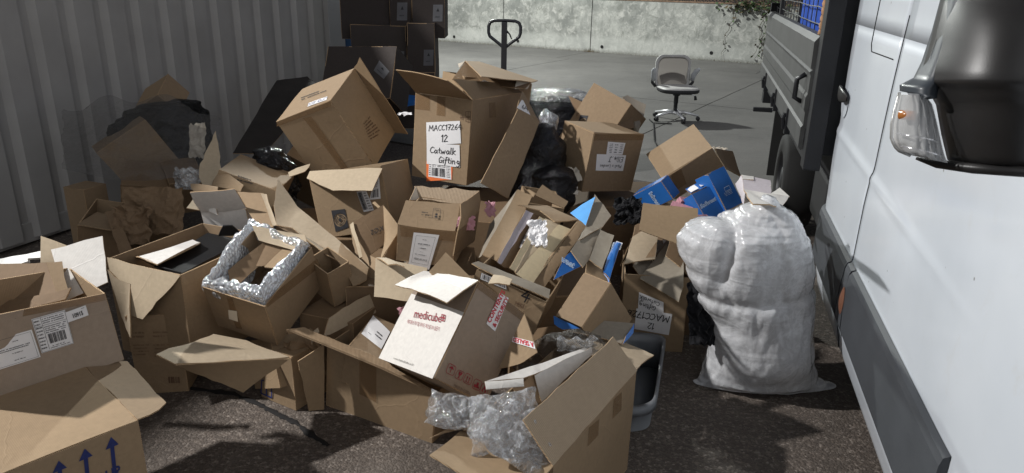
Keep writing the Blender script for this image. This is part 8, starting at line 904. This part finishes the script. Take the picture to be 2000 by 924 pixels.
crumple('black_sack', 'black bundle with creases left of the leaning blue carton', 'sack', 'black_cloth', 1226, 412, 3.95, .15, .15, .03, 41, .3, 26, 18)['group'] = 'black plastic sacks'
crumple('black_sack', 'black cloth like sack hanging behind the left edge of the large white sack', 'sack', 'black_cloth', 1366, 612, 3.35, .11, .28, .02, 43, .2, 26, 14)['group'] = 'black plastic sacks'
crumple('foil_packet', 'silver and black printed film packet behind the white carton, below the ridge carton', 'film', 'clear_film', 1125, 672, 2.72, .14, .05, .015, 19)
crumple('paper_scrap', 'white torn card under the dark tipped carton', 'paper', 'paper_dirty', 1120, 340, 4.5, .10, .10, .006, 21, .5, 8)
crumple('paper_scrap', 'white crumpled paper beneath the closed carton with two labels', 'paper', 'paper_dirty', 1112, 372, 4.4, .10, .07, .014, 23, .7, 10)
crumple('pallet_wrap', 'blue plastic wrapped pallet base low in the stack of dark cartons', 'pallet', 'blue_print', 800, 197, 6.9, .30, .10, .006, 25, 0, 6)
# bubble wrap lining
bw = None
for d in BOXES:
    if 'lined with bubble wrap' in d['l']: bw = d
A_, B_, C_, D_ = [ray_point(*q) for q in ((395, 569, 3.04), (515, 590, 2.95), (606, 486, 3.22), (492, 441, 3.33))]
loop = []
for a, b in ((A_, B_), (B_, C_), (C_, D_), (D_, A_)): loop += [a.lerp(b, i / 24) for i in range(24)]
cen_ = (A_ + B_ + C_ + D_) / 4; upv = (B_ - A_).cross(C_ - B_).normalized(); upv = upv if upv.z > 0 else -upv
m = MB(); NL = len(loop); NP = 18
def bubble(u, v):
    x = u * NL; i = int(x) % NL; p = loop[i].lerp(loop[(i + 1) % NL], x - int(x)); inn = (cen_ - p).normalized(); a = 2 * pi * v
    wd = .022 + .010 * noise.noise(p * 9); q = p + inn * (.026 + wd * cos(a)) + upv * (.010 + .040 * sin(a) * (1 + .3 * noise.noise(p * 7 + Vector((3, 3, 3)))) - (.05 if cos(a) > .3 else 0) * (cos(a) - .3))
    nrm = inn * cos(a) + upv * sin(a); d0, d1 = noise.voronoi(q * 17)[0][:2]; return q + nrm * (.024 * (d1 - d0 - .3) + .008 * ridge(q, 9, 2)) + upv * (.02 * noise.noise(q * 11)) - cen_
def lining(u, v):
    x = u * NL; i = int(x) % NL; p = loop[i].lerp(loop[(i + 1) % NL], x - int(x)); inn = (cen_ - p).normalized(); q = p + inn * (.030 + .035 * v + .018 * noise.noise(p * 12 + Vector((v * 3, 0, 0)))) - upv * (.15 * v - .01)
    d0, d1 = noise.voronoi(q * 19)[0][:2]; return q + inn * (.022 * (d1 - d0 - .3)) - cen_
m.grid(lining, NL * 2, 14)
m.grid(lambda u, v: bubble(u, v), NL * 2, NP, wrap=False); o = m.build('bubble_wrap', 'bubble_film', None, True); o.location = cen_; tag(o, 'clear bubble wrap lining the mouth of a brown carton', 'bubble wrap')
# grey plastic tray on the ground
plain('grey_plastic', (.17, .18, .195), .4, var=.06, bump=.08)
def on_z(x, y, z): r_ = fwd + right * ((x - 1000) / 1430) + up * ((462 - y) / 1430); return CAM + r_ * ((z - 1.8) / r_.z)
q = [tuple(on_z(x, y, .15))[:2] for x, y in ((1215, 806), (1279, 797), (1301, 655), (1222, 648))]
cx, cy = sum(a for a, b in q) / 4, sum(b for a, b in q) / 4
tray = thing('plastic_tray', 'grey plastic tray on the ground between the nearest carton and the white sack', 'tray', (cx, cy, 0))
HZ = .15
def ringpts(sc, z): return [Vector(((a - cx) * sc, (b - cy) * sc, z)) for a, b in q]
def rounded(P_, r_, n_=5):
    out = []
    for i in range(4):
        a, b, c = P_[i - 1], P_[i], P_[(i + 1) % 4]; u_ = (a - b).normalized() * r_; v_ = (c - b).normalized() * r_
        for k_ in range(n_ + 1): t = k_ / n_; out.append((b + u_) * (1 - t) ** 2 + b * 2 * t * (1 - t) + (b + v_) * t * t)
    return out
secs = [rounded(ringpts(.80, .004), .05), rounded(ringpts(.90, HZ - .03), .06), rounded(ringpts(.90, HZ), .06), rounded(ringpts(1.0, HZ), .07), rounded(ringpts(1.0, HZ - .03), .07)]
m = MB(); n_ = len(secs[0])
for s_ in secs: m.v += [tuple(p) for p in s_]
for i in range(len(secs) - 1):
    for j in range(n_): m.f.append((i * n_ + j, i * n_ + (j + 1) % n_, (i + 1) * n_ + (j + 1) % n_, (i + 1) * n_ + j)); m.mi.append(0)
m.f.append(tuple(range(n_))); m.mi.append(0)
o = m.build('tray_shell', 'grey_plastic', tray, True); md = o.modifiers.new('thickness', 'SOLIDIFY'); md.thickness = .004
# ------------------------------------------------------------------ office chair
film('chair_mesh', (.31, .285, .265), 1.0, .6, 60, .1, gloss=.05, transl=.42); plain('chair_plastic', (.55, .57, .60), .4); plain('chair_dark', (.03, .03, .033), .6); plain('chair_frame', (.52, .51, .50), .5); plain('chrome', (.80, .81, .83), .35, .6)
ch = thing('office_chair', 'grey mesh backed office chair on a chrome star base, alone in the yard', 'chair', (2.17, 9.92, .02), None, radians(-172))
def rr(cx, hw, hh, cz, r_, n_=6):
    P_ = []
    for sx, sz, a0 in ((1, -1, -90), (1, 1, 0), (-1, 1, 90), (-1, -1, 180)):
        for k_ in range(n_ + 1): a = radians(a0 + 90 * k_ / n_); P_.append((cx + sx * (hw - r_) + r_ * cos(a), cz + sz * (hh - r_) + r_ * sin(a)))
    return P_
def backy(x, z): return -.22 - .10 * (z - .45) + .5 * x * x * .35 - .03 * exp(-((z - .55) / .08) ** 2)
out_ = rr(0, .245, .235, .60, .11); inn = rr(0, .21, .20, .60, .09)
m = MB(); N_ = len(out_)
for (x, z), (xi, zi) in zip(out_, inn):
    for px_, pz_, dy in ((x, z, .015), (x, z, -.015), (xi, zi, -.015), (xi, zi, .015)): m.v.append((px_, backy(px_, pz_) + dy, pz_))
for i in range(N_):
    j = (i + 1) % N_
    for a in range(4): m.f.append((i * 4 + a, i * 4 + (a + 1) % 4, j * 4 + (a + 1) % 4, j * 4 + a)); m.mi.append(0)
m.build('back_frame', 'chair_frame', ch, True)
m = MB(); m.grid(lambda u, v: Vector(((u - .5) * .43, backy((u - .5) * .43, .39 + .42 * v), .39 + .42 * v)), 12, 12); m.build('back_mesh', 'chair_mesh', ch, True)
m = MB(); m.grid(lambda u, v: Vector(((u - .5) * .36, backy((u - .5) * .36, .5) - .02 - .01 * sin(pi * v), .47 + .09 * v + .05 * sin(pi * u))), 10, 4); m.build('lumbar_support', 'chair_frame', ch, True)
def seatp(u, v):
    a = 2 * pi * u; r_ = [0, .6, .9, 1.0, 1.0, .95, .7, 0][min(7, int(round(v * 7)))]; z = [.435, .435, .43, .41, .375, .36, .355, .355][min(7, int(round(v * 7)))]
    e = 3.2; c_, s_ = cos(a), sin(a); k_ = (abs(c_) ** e + abs(s_) ** e) ** (-1 / e); return Vector((.262 * r_ * k_ * c_, .03 + .25 * r_ * k_ * s_, z + .02))
m = MB(); m.grid(seatp, 40, 7, wrap=True)
for i, f_ in enumerate(m.f): m.mi[i] = 0 if i < 40 * 3 else 1
m.build('seat', ['chair_frame', 'chair_dark'], ch, True)
for sx in (-1, 1):
    m = MB(); m.tube([(sx * .235, -.20, .42), (sx * .285, -.20, .47), (sx * .29, -.19, .56)], .02, 8); m.build('arm_bracket', 'chair_dark', ch, True)
    m = MB()
    m.tube([(sx * .275, -.20, .50), (sx * .28, -.18, .57), (sx * .30, -.13, .635), (sx * .315, -.08, .665)], [.03, .036, .034, .018], 10); m.build('armrest', 'chair_plastic', ch, True)
m = MB(); m.lathe([(.05, .36), (.05, .33), (.03, .32), (.03, .22), (.026, .22), (.026, .09)], None, 14); m.build('gas_column', 'chair_dark', ch, True)
m = MB(); m.lathe([(.022, .27), (.024, .12), (.05, .115), (.05, .075), (.001, .075)], None, 14); m.build('column_sleeve', 'chrome', ch, True)
for i in range(5):
    a = radians(20 + 72 * i); e = Vector((cos(a), sin(a), 0))
    m = MB(); m.tube([e * .02 + Z * .10, e * .12 + Z * .105, e * .31 + Z * .065], [.026, .022, .014], 8); m.build('base_leg', 'chrome', ch, True)
    cst = bpy.data.objects.new('caster', None); COL.objects.link(cst); cst.parent = ch; cst.location = e * .31
    sd = Vector((-e.y, e.x, 0))
    for q_ in (-1, 1): m = MB(); m.lathe([(.001, -.009), (.026, -.009), (.029, 0), (.026, .009), (.001, .009)], Matrix.Translation(sd * .016 * q_ + Z * .029) @ sd.to_track_quat('Z', 'Y').to_matrix().to_4x4(), 14); m.build('caster_wheel', 'chair_dark', cst, True)
    m = MB(); m.tube([Z * .03, Z * .066], .008, 6); m.build('caster_stem', 'steel', cst)
m = MB(); m.tube([(-.02, 0, .34), (-.20, .03, .34), (-.25, .03, .325)], .006, 6); m.build('lever', 'steel', ch); m = MB(); m.tube([(-.25, .03, .325), (-.262, .03, .27)], [.014, .022], 8); m.build('lever_knob', 'chair_dark', ch, True)
m = MB(); m.tube([(.25, .1, .05), (.33, .05, .012), (.2, .3, .012), (-.02, .32, .012)], .007, 6)
cb = [spot(1262, 198, 8.6), spot(1270, 215, 8.3), spot(1276, 240, 7.9), spot(1276, 262, 7.3)]
m = MB(); g_ = []
for x, y in ((1268, 233), (1276, 240), (1290, 241), (1312, 242)): r_ = fwd + right * ((x - 1000) / 1430) + up * ((462 - y) / 1430); g_.append(CAM + r_ * ((.034 - 1.8) / r_.z))
m.tube(g_, .008, 6); g2 = []
for x, y in ((1276, 240), (1277, 255), (1278, 275), (1290, 295)): r_ = fwd + right * ((x - 1000) / 1430) + up * ((462 - y) / 1430); g2.append(CAM + r_ * ((.034 - 1.8) / r_.z))
m.tube(g2, .008, 6); tag(m.build('black_cable', 'rubber', None, True), 'thin black cable lying on the yard floor at the foot of the office chair', 'cable')

# ------------------------------------------------------------------ hand pallet truck behind the heap
plain('jack_paint', (.015, .016, .02), .45, coat=.2)
pj = spot(985, 90, 6.8); PJ = Vector((pj.x, pj.y, 0)); zt = spot(988, 40, 6.8).z
jk = thing('pallet_truck', 'black looped handle and stem of a hand pallet truck rising behind the heap', 'pallet truck', PJ, None, radians(-4))
hw, hb = .148, zt - .245
lp = [(0, hb), (.055, hb + .045), (hw - .012, hb + .105), (hw, hb + .14), (hw, zt - .05), (hw - .015, zt - .015), (hw - .05, zt), (0, zt + .004)]
lp = lp + [(-x, z) for x, z in lp[-2:0:-1]]
pts = [Vector((x, .0, z)) for x, z in lp]; pts = pts + [pts[0]]
fine_ = []
for a, b in zip(pts, pts[1:]): fine_ += [a.lerp(b, i / 3) for i in range(3)]
m = MB(); m.tube(fine_ + [fine_[0]], .0145, 8, cap=False); m.build('handle_loop', 'jack_paint', jk, True)
m = MB(); m.box((-.028, -.02, .25), (.024, .02, zt - .01)); o = m.build('handle_stem', 'jack_paint', jk, bevel=.006)
m = MB(); m.tube([(.02, 0, zt - .09), (.05, 0, zt - .12), (.066, 0, zt - .16)], [.012, .008, .006], 6); m.build('release_lever', 'jack_paint', jk, True)
m = MB(); m.box((-.2, -.10, .10), (.2, .12, .36)); m.build('pump_body', 'jack_paint', jk, bevel=.02)
for sx in (-1, 1): m = MB(); m.box((sx * .19 - .08, .1, .07), (sx * .19 + .08, 1.2, .12)); m.build('fork', 'jack_paint', jk, bevel=.01)
for sx in (-1, 1): m = MB(); m.lathe([(.001, -.025), (.09, -.025), (.09, .025), (.001, .025)], Matrix.Translation((sx * .07, -.06, .09)) @ Matrix.Rotation(pi / 2, 4, 'Y'), 18); m.build('steer_wheel', 'rubber', jk, True)
